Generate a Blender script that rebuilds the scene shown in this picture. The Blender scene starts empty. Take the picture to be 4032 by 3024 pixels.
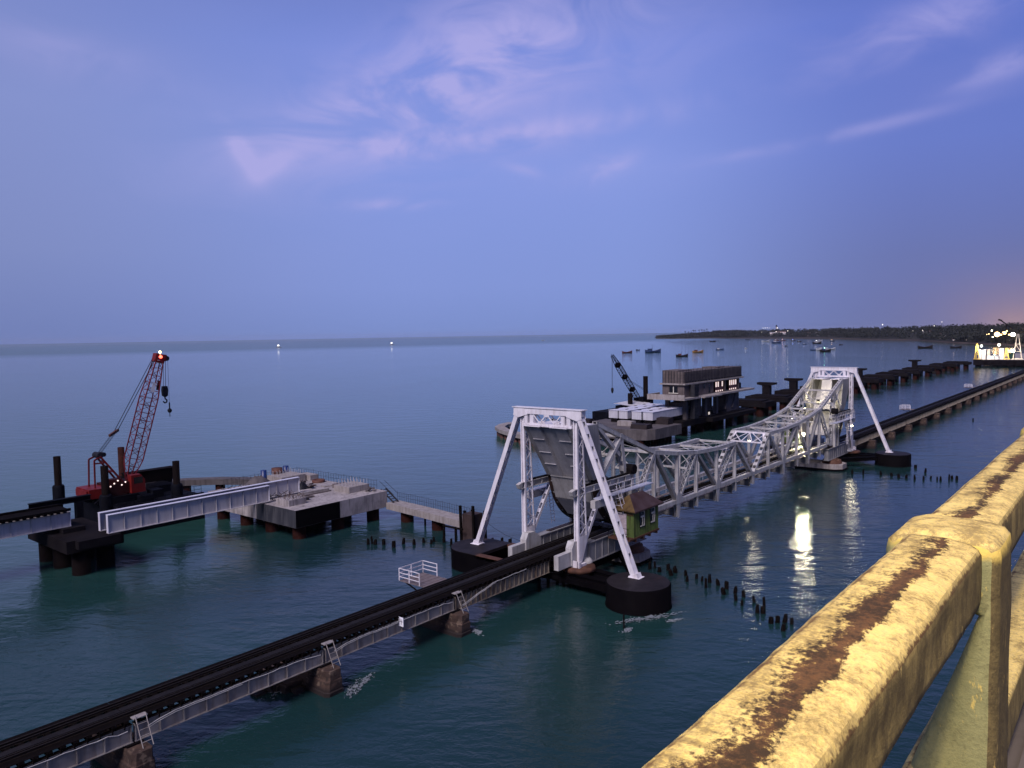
import bpy, math, random
from mathutils import Vector, Matrix
R = math.radians
rnd = random.Random(7)
C = bpy.context.scene.collection
scene = bpy.context.scene

# ------------------------------------------------------------------ camera
# world: X runs along the railway viaduct, Y out to sea, Z up, water at z = 0
cam_data = bpy.data.cameras.new("camera")
cam = bpy.data.objects.new("camera", cam_data)
C.objects.link(cam)
cam_data.sensor_width = 36.0
cam_data.lens = 3028.0 / 4032.0 * 36.0
cam_data.clip_start = 0.05
cam_data.clip_end = 60000.0
_r = Vector((0.6374, -0.7704, -0.0173)).normalized()
_f = Vector((0.7685, 0.6366, -0.0634)).normalized()
_u = _r.cross(_f).normalized()
_r = _f.cross(_u)
cam.matrix_world = Matrix(((_r.x, _u.x, -_f.x, 0.0), (_r.y, _u.y, -_f.y, 0.0), (_r.z, _u.z, -_f.z, 23.0), (0, 0, 0, 1)))
scene.camera = cam

# ------------------------------------------------------------------ exposure
scene.view_settings.view_transform = 'Standard'
scene.view_settings.look = 'None'
scene.view_settings.gamma = 1.0
scene.view_settings.exposure = 0.0
scene.view_settings.use_curve_mapping = False
scene.cycles.use_denoising = True
scene.cycles.max_bounces = 6
scene.cycles.diffuse_bounces = 2
scene.cycles.glossy_bounces = 3
scene.cycles.transmission_bounces = 2
scene.cycles.caustics_reflective = False
scene.cycles.caustics_refractive = False
scene.cycles.sample_clamp_indirect = 4.0

SUN_EL, SUN_AZ = 46.0, 192.0     # afterglow of the set sun, behind and to the left of the camera

# ------------------------------------------------------------------ node helpers
class NT:
    def __init__(s, tree):
        s.t = tree; s.n = tree.nodes; s.l = tree.links
    def new(s, kind, **kw):
        nd = s.n.new(kind)
        for k, v in kw.items(): setattr(nd, k, v)
        return nd
    def put(s, sock, v):
        if hasattr(v, 'is_linked'): s.l.new(v, sock)
        else: sock.default_value = v
    def math(s, op, a, b=0.0, c=0.0, clamp=False):
        nd = s.new('ShaderNodeMath', operation=op); nd.use_clamp = clamp
        s.put(nd.inputs[0], a); s.put(nd.inputs[1], b); s.put(nd.inputs[2], c)
        return nd.outputs[0]
    def vmath(s, op, a, b=(0, 0, 0)):
        nd = s.new('ShaderNodeVectorMath', operation=op)
        s.put(nd.inputs[0], a); s.put(nd.inputs[1], b)
        return nd.outputs[0]
    def mix(s, f, a, b, blend='MIX'):
        nd = s.new('ShaderNodeMix', data_type='RGBA', blend_type=blend)
        s.put(nd.inputs[0], f); s.put(nd.inputs[6], a); s.put(nd.inputs[7], b)
        return nd.outputs[2]
    def noise(s, vec, scale, detail=4.0, rough=0.55, dist=0.0):
        nd = s.new('ShaderNodeTexNoise')
        nd.inputs['Scale'].default_value = scale; nd.inputs['Detail'].default_value = detail
        nd.inputs['Roughness'].default_value = rough; nd.inputs['Distortion'].default_value = dist
        s.l.new(vec, nd.inputs['Vector'])
        return nd.outputs['Fac']
    def ramp(s, f, stops, interp='LINEAR'):
        nd = s.new('ShaderNodeValToRGB'); cr = nd.color_ramp; cr.interpolation = interp
        while len(cr.elements) < len(stops): cr.elements.new(0.5)
        for e, (p, c) in zip(cr.elements, stops):
            e.position = p; e.color = (c, c, c, 1) if not hasattr(c, '__len__') else (c[0], c[1], c[2], 1)
        s.put(nd.inputs[0], f)
        return nd.outputs[0]
    def scalev(s, vec, sc):
        nd = s.new('ShaderNodeMapping'); s.l.new(vec, nd.inputs[0]); nd.inputs['Scale'].default_value = sc
        return nd.outputs[0]

def srgb(r, g, b):
    f = lambda v: (v / 255.0 / 12.92) if v <= 10 else ((v / 255.0 + 0.055) / 1.055) ** 2.4
    return (f(r), f(g), f(b), 1.0)

# ------------------------------------------------------------------ sky
world = bpy.data.worlds.new("World"); scene.world = world
world.use_nodes = True
W = NT(world.node_tree); W.n.clear()
tc = W.new('ShaderNodeTexCoord')
dirv = W.vmath('NORMALIZE', tc.outputs['Generated'])
sep = W.new('ShaderNodeSeparateXYZ'); W.l.new(dirv, sep.inputs[0])
dx, dy, dz = sep.outputs
el = W.math('MULTIPLY', W.math('ARCSINE', dz), 57.2958)
az = W.math('MULTIPLY', W.math('ARCTAN2', dy, dx), 57.2958)     # 0 = along the viaduct, 90 = out to sea
elf = W.math('DIVIDE', el, 60.0, clamp=True)
base = W.ramp(elf, [(0.0, srgb(124, 145, 206)), (0.06, srgb(132, 152, 217)), (0.2, srgb(135, 155, 227)), (0.33, srgb(122, 143, 222)), (0.5, srgb(84, 100, 170)), (1.0, srgb(60, 74, 136))])
right = W.ramp(elf, [(0.0, srgb(106, 113, 162)), (0.08, srgb(104, 115, 172)), (0.2, srgb(103, 122, 200)), (0.33, srgb(97, 118, 203)), (0.5, srgb(72, 88, 160)), (1.0, srgb(54, 66, 128))])
left = W.ramp(elf, [(0.0, srgb(112, 128, 183)), (0.1, srgb(128, 142, 196)), (0.25, srgb(134, 148, 206)), (0.36, srgb(122, 138, 202)), (0.5, srgb(82, 97, 162)), (1.0, srgb(58, 72, 130))])
fr = W.ramp(W.math('DIVIDE', az, 90.0, clamp=True), [(0.0, 1.0), (0.12, 0.9), (0.36, 0.0)], 'EASE')
fl = W.ramp(W.math('DIVIDE', az, 90.0, clamp=True), [(0.5, 0.0), (0.85, 1.0)], 'EASE')
skyc = W.mix(fr, base, right)
skyc = W.mix(fl, skyc, left)
# warm town glow low over the far shore
def gauss(a0, e0, sa, se, rot=0.0):
    da = W.math('SUBTRACT', az, a0); de = W.math('SUBTRACT', el, e0)
    c, s_ = math.cos(R(rot)), math.sin(R(rot))
    u = W.math('ADD', W.math('MULTIPLY', da, c / sa), W.math('MULTIPLY', de, s_ / sa))
    v = W.math('ADD', W.math('MULTIPLY', da, -s_ / se), W.math('MULTIPLY', de, c / se))
    q = W.math('ADD', W.math('MULTIPLY', u, u), W.math('MULTIPLY', v, v))
    return W.math('EXPONENT', W.math('MULTIPLY', q, -1.0))
skyc = W.mix(W.math('MULTIPLY', gauss(5.5, 0.3, 5.0, 3.0), 0.42), skyc, srgb(176, 142, 140))
skyc = W.mix(W.math('MULTIPLY', gauss(6.5, -0.2, 1.8, 1.1), 0.35), skyc, srgb(215, 165, 140))
# thin clouds catching the last light: (azimuth, elevation, half length, half width, slope, amount)
CLOUDS = [(46.17, 16.68, 11.92, 2.29, -18.83, 0.5), (40.03, 21.24, 8.3, 3.31, -21.83, 0.5), (48.54, 14.96, 11.06, 3.72, -13.59, 0.26), (36.05, 18.84, 12.14, 4.29, -9.34, 0.24), (38.14, 14.41, 9.3, 0.82, -5.89, 0.6), (47.27, 13.28, 2.33, 0.57, 8.94, 0.45), (58.46, 12.88, 1.93, 0.63, 58.64, 0.6), (56.66, 11.86, 2.13, 0.71, -30.83, 0.5), (48.04, 9.52, 3.02, 0.39, -0.18, 0.75), (32.61, 11.8, 1.96, 0.78, -21.6, 0.8), (12.65, 18.45, 5.48, 1.41, -12.08, 0.6), (14.76, 13.13, 4.94, 0.41, -7.2, 0.32), (24.29, 12.11, 3.37, 0.37, -5.29, 0.28), (38.52, 11.89, 1.35, 0.32, 15.46, 0.3), (54.67, 15.04, 3.58, 0.88, -20.9, 0.35), (7.76, 15.51, 2.69, 0.82, -11.67, 0.4), (68.59, 17.65, 5.74, 1.38, 8.41, 0.25)]
tot = None
for (a0, e0, sa, se, rot, amt) in CLOUDS:
    g = W.math('MULTIPLY', gauss(a0, e0, sa, se, rot), amt)
    tot = g if tot is None else W.math('ADD', tot, g)
cvec = W.new('ShaderNodeCombineXYZ')
W.l.new(W.math('ADD', az, W.math('MULTIPLY', el, 0.35)), cvec.inputs[0]); W.l.new(W.math('MULTIPLY', el, 2.1), cvec.inputs[1])
cn = W.noise(cvec.outputs[0], 0.11, 7.0, 0.55, 1.2)
cn2 = W.noise(cvec.outputs[0], 0.03, 3.0, 0.5, 0.4)
tex = W.ramp(cn, [(0.30, 0.06), (0.66, 1.0)], 'EASE')
cl = W.math('MULTIPLY', W.math('MULTIPLY', tot, tex), 1.55, clamp=True)
cl = W.math('ADD', cl, W.math('MULTIPLY', W.ramp(cn2, [(0.5, 0.0), (0.75, 0.16)]), W.math('DIVIDE', el, 12.0, clamp=True)), clamp=True)
skyc = W.mix(W.math('MULTIPLY', cl, 0.72), skyc, srgb(184, 178, 234))
nish = W.new('ShaderNodeTexSky', sky_type='NISHITA')
nish.sun_disc = False; nish.sun_elevation = R(1.0); nish.sun_rotation = R(90.0 - SUN_AZ)
bg1 = W.new('ShaderNodeBackground'); W.put(bg1.inputs[0], skyc); bg1.inputs[1].default_value = 1.0
bg2 = W.new('ShaderNodeBackground'); W.l.new(nish.outputs[0], bg2.inputs[0]); bg2.inputs[1].default_value = 0.05
mixb = W.new('ShaderNodeMixShader'); mixb.inputs[0].default_value = 0.03
W.l.new(bg1.outputs[0], mixb.inputs[1]); W.l.new(bg2.outputs[0], mixb.inputs[2])
wo = W.new('ShaderNodeOutputWorld'); W.l.new(mixb.outputs[0], wo.inputs[0])

# ------------------------------------------------------------------ afterglow as one soft sun
sd = bpy.data.lights.new("sun", 'SUN'); sd.energy = 3.6; sd.angle = R(24.0); sd.color = (1.0, 0.90, 0.96)
sun = bpy.data.objects.new("sun", sd); C.objects.link(sun)
_d = Vector((math.cos(R(SUN_EL)) * math.cos(R(SUN_AZ)), math.cos(R(SUN_EL)) * math.sin(R(SUN_AZ)), math.sin(R(SUN_EL))))
sun.rotation_euler = _d.to_track_quat('Z', 'Y').to_euler()
sun.location = _d * 200

# ------------------------------------------------------------------ materials
def mat(name, col, col2=None, scale=1.5, rough=0.6, metal=0.0, streak=None, streak_amt=0.5, patch=None, patch_lo=0.6, bump=0.0, bump_scale=8.0, spec=0.5, patch_scale=0.8):
    m = bpy.data.materials.new(name); m.use_nodes = True
    T = NT(m.node_tree); b = T.n['Principled BSDF']
    g = T.new('ShaderNodeNewGeometry'); pos = g.outputs['Position']
    c4 = lambda c: (c[0], c[1], c[2], 1.0)
    col2 = col2 or tuple(v * 0.6 for v in col[:3])
    n1 = T.noise(pos, scale, 6.0, 0.62)
    c = T.mix(T.ramp(n1, [(0.32, 0.0), (0.7, 1.0)]), c4(col), c4(col2))
    if streak:
        ns = T.noise(T.scalev(pos, (2.2, 2.2, 0.22)), 1.3, 5.0, 0.6)
        c = T.mix(T.math('MULTIPLY', T.ramp(ns, [(0.48, 0.0), (0.68, 1.0)]), streak_amt), c, c4(streak))
    if patch:
        npz = T.noise(pos, patch_scale, 8.0, 0.7)
        c = T.mix(T.ramp(npz, [(patch_lo, 0.0), (patch_lo + 0.08, 1.0)]), c, c4(patch))
    T.put(b.inputs['Base Color'], c)
    rr = T.math('ADD', T.math('MULTIPLY', n1, 0.3), rough - 0.15, clamp=True)
    T.put(b.inputs['Roughness'], rr)
    b.inputs['Metallic'].default_value = metal
    b.inputs['Specular IOR Level'].default_value = spec
    if bump:
        bm = T.new('ShaderNodeBump'); bm.inputs['Strength'].default_value = 0.7; bm.inputs['Distance'].default_value = bump
        T.put(bm.inputs['Height'], T.noise(pos, bump_scale, 6.0, 0.65)); T.l.new(bm.outputs[0], b.inputs['Normal'])
    return m
def emis(name, col, s):
    m = bpy.data.materials.new(name); m.use_nodes = True
    b = m.node_tree.nodes['Principled BSDF']
    b.inputs['Base Color'].default_value = (col[0], col[1], col[2], 1)
    b.inputs['Emission Color'].default_value = (col[0], col[1], col[2], 1); b.inputs['Emission Strength'].default_value = s
    return m

M = {}
M['white_paint'] = mat('white_paint', (0.76, 0.725, 0.765), (0.60, 0.57, 0.6), 1.2, 0.5, streak=(0.38, 0.32, 0.30), streak_amt=0.45, patch=(0.24, 0.15, 0.11), patch_lo=0.66, patch_scale=1.6)
M['silver_paint'] = mat('silver_paint', (0.50, 0.485, 0.475), (0.33, 0.315, 0.305), 0.9, 0.5, streak=(0.17, 0.145, 0.125), streak_amt=0.55, patch=(0.13, 0.08, 0.05), patch_lo=0.7)
M['dull_silver'] = mat('dull_silver', (0.27, 0.262, 0.262), (0.17, 0.165, 0.165), 0.6, 0.55, streak=(0.09, 0.08, 0.075), streak_amt=0.55)
M['dark_steel'] = mat('dark_steel', (0.010, 0.008, 0.009), (0.006, 0.005, 0.005), 2.0, 0.7, spec=0.04)
M['tread_steel'] = mat('tread_steel', (0.018, 0.012, 0.012), (0.03, 0.018, 0.014), 2.0, 0.5, spec=0.08)
M['girder_grey'] = mat('girder_grey', (0.31, 0.285, 0.27), (0.21, 0.19, 0.18), 0.8, 0.6, streak=(0.12, 0.075, 0.055), streak_amt=0.5, spec=0.2)
M['rusty_girder'] = mat('rusty_girder', (0.27, 0.235, 0.19), (0.16, 0.125, 0.095), 1.0, 0.65, streak=(0.065, 0.03, 0.018), streak_amt=0.8, patch=(0.08, 0.036, 0.02), patch_lo=0.6, spec=0.2)
M['far_girder'] = mat('far_girder', (0.36, 0.31, 0.25), (0.24, 0.205, 0.165), 1.0, 0.6, streak=(0.07, 0.04, 0.025), streak_amt=0.6)
M['track_black'] = mat('track_black', (0.0035, 0.0028, 0.003), (0.007, 0.005, 0.005), 3.0, 0.85, bump=0.01, spec=0.03)
M['rail_steel'] = mat('rail_steel', (0.013, 0.010, 0.009), (0.024, 0.018, 0.015), 4.0, 0.6, spec=0.1)
M['chequer_plate'] = mat('chequer_plate', (0.018, 0.0155, 0.016), (0.010, 0.0085, 0.009), 1.5, 0.65, spec=0.08)
M['black_paint'] = mat('black_paint', (0.0022, 0.0018, 0.0026), (0.004, 0.0033, 0.004), 0.7, 0.7, streak=(0.006, 0.005, 0.005), streak_amt=0.3, spec=0.02)
M['caisson_top'] = mat('caisson_top', (0.022, 0.018, 0.0205), (0.010, 0.0085, 0.0095), 0.9, 0.6, patch=(0.055, 0.026, 0.017), patch_lo=0.63, spec=0.12)
M['cast_rust'] = mat('cast_rust', (0.11, 0.05, 0.03), (0.05, 0.024, 0.017), 1.6, 0.7, spec=0.2)
M['stone'] = None
M['concrete'] = mat('concrete', (0.40, 0.36, 0.35), (0.21, 0.188, 0.188), 0.7, 0.8, streak=(0.085, 0.073, 0.075), streak_amt=0.65, patch=(0.085, 0.075, 0.08), patch_lo=0.6, patch_scale=0.5, bump=0.02, spec=0.2)
M['pale_concrete'] = mat('pale_concrete', (0.33, 0.295, 0.28), (0.21, 0.185, 0.17), 0.9, 0.75, streak=(0.12, 0.09, 0.075), streak_amt=0.6)
M['tar'] = mat('tar', (0.016, 0.017, 0.024), (0.035, 0.036, 0.045), 0.8, 0.6, streak=(0.09, 0.088, 0.095), streak_amt=0.55)
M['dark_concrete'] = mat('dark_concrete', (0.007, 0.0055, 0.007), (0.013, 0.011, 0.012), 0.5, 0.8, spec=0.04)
M['mid_concrete'] = mat('mid_concrete', (0.12, 0.105, 0.105), (0.07, 0.06, 0.062), 0.5, 0.75, streak=(0.045, 0.036, 0.036), streak_amt=0.7, spec=0.2)
M['rust_pile'] = mat('rust_pile', (0.026, 0.0075, 0.005), (0.012, 0.004, 0.0035), 1.2, 0.8, spec=0.05)
M['dark_pile'] = mat('dark_pile', (0.007, 0.004, 0.0038), (0.004, 0.003, 0.003), 1.2, 0.8, spec=0.04)
M['bright_rust'] = mat('bright_rust', (0.10, 0.032, 0.018), (0.05, 0.016, 0.01), 1.2, 0.75)
M['new_girder'] = mat('new_girder', (0.50, 0.47, 0.47), (0.40, 0.375, 0.38), 0.5, 0.45, streak=(0.25, 0.225, 0.22), streak_amt=0.45)
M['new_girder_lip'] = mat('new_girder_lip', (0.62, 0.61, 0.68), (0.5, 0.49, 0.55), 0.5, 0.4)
M['box_white'] = mat('box_white', (0.55, 0.54, 0.58), (0.42, 0.41, 0.45), 0.5, 0.45, streak=(0.28, 0.26, 0.27), streak_amt=0.4)
M['crane_red'] = mat('crane_red', (0.16, 0.009, 0.007), (0.09, 0.007, 0.006), 0.8, 0.5, spec=0.2)
M['boom_red'] = mat('boom_red', (0.17, 0.018, 0.024), (0.10, 0.012, 0.017), 0.8, 0.55, spec=0.1)
M['crane_dark'] = mat('crane_dark', (0.045, 0.008, 0.007), (0.02, 0.007, 0.007), 0.8, 0.55, spec=0.08)
M['navy'] = mat('navy', (0.004, 0.0045, 0.008), (0.003, 0.003, 0.005), 1.0, 0.7, spec=0.05)
M['rope'] = mat('rope', (0.02, 0.02, 0.026), None, 3.0, 0.6, spec=0.08)
M['sheet_white'] = mat('sheet_white', (0.6, 0.58, 0.6), None, 1.0, 0.5)
M['wood_black'] = mat('wood_black', (0.005, 0.004, 0.004), (0.008, 0.006, 0.0055), 3.0, 0.85, bump=0.02, spec=0.03)
M['timber_brown'] = mat('timber_brown', (0.055, 0.036, 0.032), (0.03, 0.02, 0.019), 1.5, 0.8, streak=(0.014, 0.01, 0.01), streak_amt=0.6, spec=0.2)
M['hut_green'] = mat('hut_green', (0.115, 0.16, 0.045), (0.075, 0.115, 0.032), 1.6, 0.65, streak=(0.035, 0.022, 0.012), streak_amt=0.75, patch=(0.05, 0.025, 0.012), patch_lo=0.63, spec=0.2)
M['hut_ochre'] = mat('hut_ochre', (0.13, 0.085, 0.03), (0.07, 0.04, 0.018), 1.6, 0.7, patch=(0.05, 0.022, 0.012), patch_lo=0.55, spec=0.2)
M['hut_roof'] = mat('hut_roof', (0.06, 0.038, 0.038), (0.035, 0.017, 0.014), 1.2, 0.6, patch=(0.06, 0.018, 0.012), patch_lo=0.58, spec=0.2)
M['hut_door'] = mat('hut_door', (0.55, 0.47, 0.50), (0.36, 0.29, 0.3), 2.5, 0.6, patch=(0.2, 0.12, 0.1), patch_lo=0.66)
M['cream'] = mat('cream', (0.74, 0.70, 0.60), None, 2.0, 0.5)
M['dark_glass'] = mat('dark_glass', (0.006, 0.006, 0.006), None, 2.0, 0.15)
M['pipe_white'] = mat('pipe_white', (0.42, 0.41, 0.41), (0.28, 0.27, 0.265), 3.0, 0.5)
M['plate_blue'] = mat('plate_blue', (0.42, 0.44, 0.55), (0.33, 0.34, 0.42), 1.0, 0.45)
M['grating'] = mat('grating', (0.17, 0.135, 0.135), (0.10, 0.08, 0.08), 2.5, 0.7)
M['sign_white'] = mat('sign_white', (0.82, 0.82, 0.85), (0.7, 0.7, 0.75), 2.0, 0.5)
M['sign_grey'] = mat('sign_grey', (0.22, 0.21, 0.24), None, 2.0, 0.5)
M['tarp'] = mat('tarp', (0.008, 0.008, 0.012), (0.02, 0.02, 0.024), 3.0, 0.45, bump=0.06, bump_scale=3.0, spec=0.08)
M['tarp_brown'] = mat('tarp_brown', (0.03, 0.022, 0.022), (0.016, 0.013, 0.014), 1.0, 0.6, bump=0.04, bump_scale=3.0, spec=0.08)
M['barrel_blue'] = mat('barrel_blue', (0.01, 0.03, 0.14), None, 1.0, 0.4)
M['rebar'] = mat('rebar', (0.10, 0.06, 0.05), (0.06, 0.045, 0.045), 3.0, 0.7)
M['rebar_pale'] = mat('rebar_pale', (0.5, 0.47, 0.48), None, 3.0, 0.6)
M['rebar_dark'] = mat('rebar_dark', (0.035, 0.035, 0.042), None, 3.0, 0.7, spec=0.08)
M['lagging'] = mat('lagging', (0.15, 0.122, 0.118), (0.085, 0.068, 0.066), 0.6, 0.75, streak=(0.045, 0.036, 0.036), streak_amt=0.6, spec=0.1)
M['red_shutter'] = mat('red_shutter', (0.16, 0.045, 0.035), (0.09, 0.028, 0.024), 1.0, 0.6)
M['teal_sheet'] = mat('teal_sheet', (0.012, 0.04, 0.036), None, 1.0, 0.6, spec=0.08)
M['sand'] = mat('sand', (0.085, 0.066, 0.060), (0.05, 0.04, 0.04), 0.02, 0.9, spec=0.1)
M['scrub'] = mat('scrub', (0.030, 0.030, 0.026), (0.016, 0.018, 0.017), 0.03, 0.95, spec=0.2)
M['foliage'] = mat('foliage', (0.040, 0.042, 0.036), (0.018, 0.022, 0.022), 0.05, 0.95, spec=0.1)
M['palm_leaf'] = mat('palm_leaf', (0.02, 0.022, 0.022), (0.012, 0.014, 0.015), 0.2, 0.9, spec=0.1)
M['bark'] = mat('bark', (0.03, 0.024, 0.022), None, 1.0, 0.9, spec=0.2)
M['house_white'] = mat('house_white', (0.42, 0.39, 0.40), (0.3, 0.28, 0.28), 0.2, 0.8)
M['house_roof'] = mat('house_roof', (0.14, 0.07, 0.055), (0.08, 0.05, 0.045), 0.2, 0.8)
M['hull_blue'] = mat('hull_blue', (0.03, 0.06, 0.16), (0.02, 0.035, 0.09), 0.4, 0.5)
M['hull_dark'] = mat('hull_dark', (0.025, 0.014, 0.014), (0.014, 0.01, 0.012), 0.4, 0.6, spec=0.2)
M['hull_red'] = mat('hull_red', (0.13, 0.035, 0.03), (0.09, 0.03, 0.028), 0.4, 0.6)
M['hull_yellow'] = mat('hull_yellow', (0.38, 0.20, 0.04), (0.25, 0.12, 0.03), 0.4, 0.6)
M['hull_white'] = mat('hull_white', (0.5, 0.5, 0.53), (0.38, 0.38, 0.4), 0.4, 0.5)
M['asphalt'] = mat('asphalt', (0.045, 0.045, 0.047), (0.03, 0.03, 0.032), 3.0, 0.85, bump=0.004, bump_scale=60)
M['lamp_white'] = emis('lamp_white', (1.0, 0.97, 0.88), 4.0)
M['lamp_flood'] = emis('lamp_flood', (1.0, 0.90, 0.62), 40.0)
M['lamp_boat'] = emis('lamp_boat', (1.0, 0.97, 0.88), 1.8)
M['lamp_warm'] = emis('lamp_warm', (1.0, 0.62, 0.26), 7.0)
M['lamp_far'] = emis('lamp_far', (1.0, 0.93, 0.78), 2.6)
M['lamp_blue'] = emis('lamp_blue', (0.25, 0.35, 1.0), 8.0)
M['lamp_green'] = emis('lamp_green', (0.35, 1.0, 0.75), 6.0)
M['lamp_pink'] = emis('lamp_pink', (1.0, 0.5, 0.5), 5.0)
M['beacon_red'] = emis('beacon_red', (1.0, 0.09, 0.05), 6.0)
M['beacon_yellow'] = emis('beacon_yellow', (1.0, 0.75, 0.25), 12.0)
M['lit_pane'] = emis('lit_pane', (1.0, 0.78, 0.70), 0.9)
M['lit_dim'] = emis('lit_dim', (1.0, 0.85, 0.7), 0.55)

M['counterweight_grey'] = mat('counterweight_grey', (0.38, 0.365, 0.375), (0.22, 0.213, 0.225), 0.5, 0.6, streak=(0.45, 0.435, 0.44), streak_amt=0.4, spec=0.2)
M['leg_red_cast'] = mat('leg_red_cast', (0.035, 0.011, 0.008), (0.02, 0.007, 0.006), 1.2, 0.75, spec=0.05)  # reddish light from the crane, put into one leg's colour
def stone_mat():
    m = bpy.data.materials.new('stone'); m.use_nodes = True
    T = NT(m.node_tree); b = T.n['Principled BSDF']
    pos = T.new('ShaderNodeNewGeometry').outputs['Position']
    sp = T.new('ShaderNodeSeparateXYZ'); T.l.new(pos, sp.inputs[0])
    cb = T.new('ShaderNodeCombineXYZ'); T.l.new(T.math('ADD', sp.outputs[0], sp.outputs[1]), cb.inputs[0]); T.l.new(sp.outputs[2], cb.inputs[1])
    br = T.new('ShaderNodeTexBrick'); T.l.new(cb.outputs[0], br.inputs['Vector'])
    br.inputs['Scale'].default_value = 1.0; br.inputs['Brick Width'].default_value = 0.75; br.inputs['Row Height'].default_value = 0.42
    br.inputs['Mortar Size'].default_value = 0.025
    br.inputs['Color1'].default_value = (0.075, 0.043, 0.030, 1); br.inputs['Color2'].default_value = (0.05, 0.028, 0.02, 1); br.inputs['Mortar'].default_value = (0.03, 0.02, 0.016, 1)
    n1 = T.noise(pos, 1.3, 7.0, 0.65)
    c = T.mix(T.ramp(n1, [(0.35, 0.0), (0.65, 0.85)]), br.outputs['Color'], (0.022, 0.010, 0.007, 1))
    c = T.mix(T.ramp(T.noise(pos, 2.2, 5.0, 0.6), [(0.56, 0.0), (0.64, 0.8)]), c, (0.15, 0.105, 0.075, 1))
    wet = T.ramp(T.math('ADD', sp.outputs[2], T.math('MULTIPLY', n1, 0.8)), [(0.75, 1.0), (1.0, 0.0)])   # tide mark
    c = T.mix(wet, c, (0.012, 0.006, 0.005, 1))
    T.put(b.inputs['Base Color'], c); b.inputs['Roughness'].default_value = 0.85
    bm = T.new('ShaderNodeBump'); bm.inputs['Distance'].default_value = 0.05; T.put(bm.inputs['Height'], n1); T.l.new(bm.outputs[0], b.inputs['Normal'])
    return m
M['stone'] = stone_mat()

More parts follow.
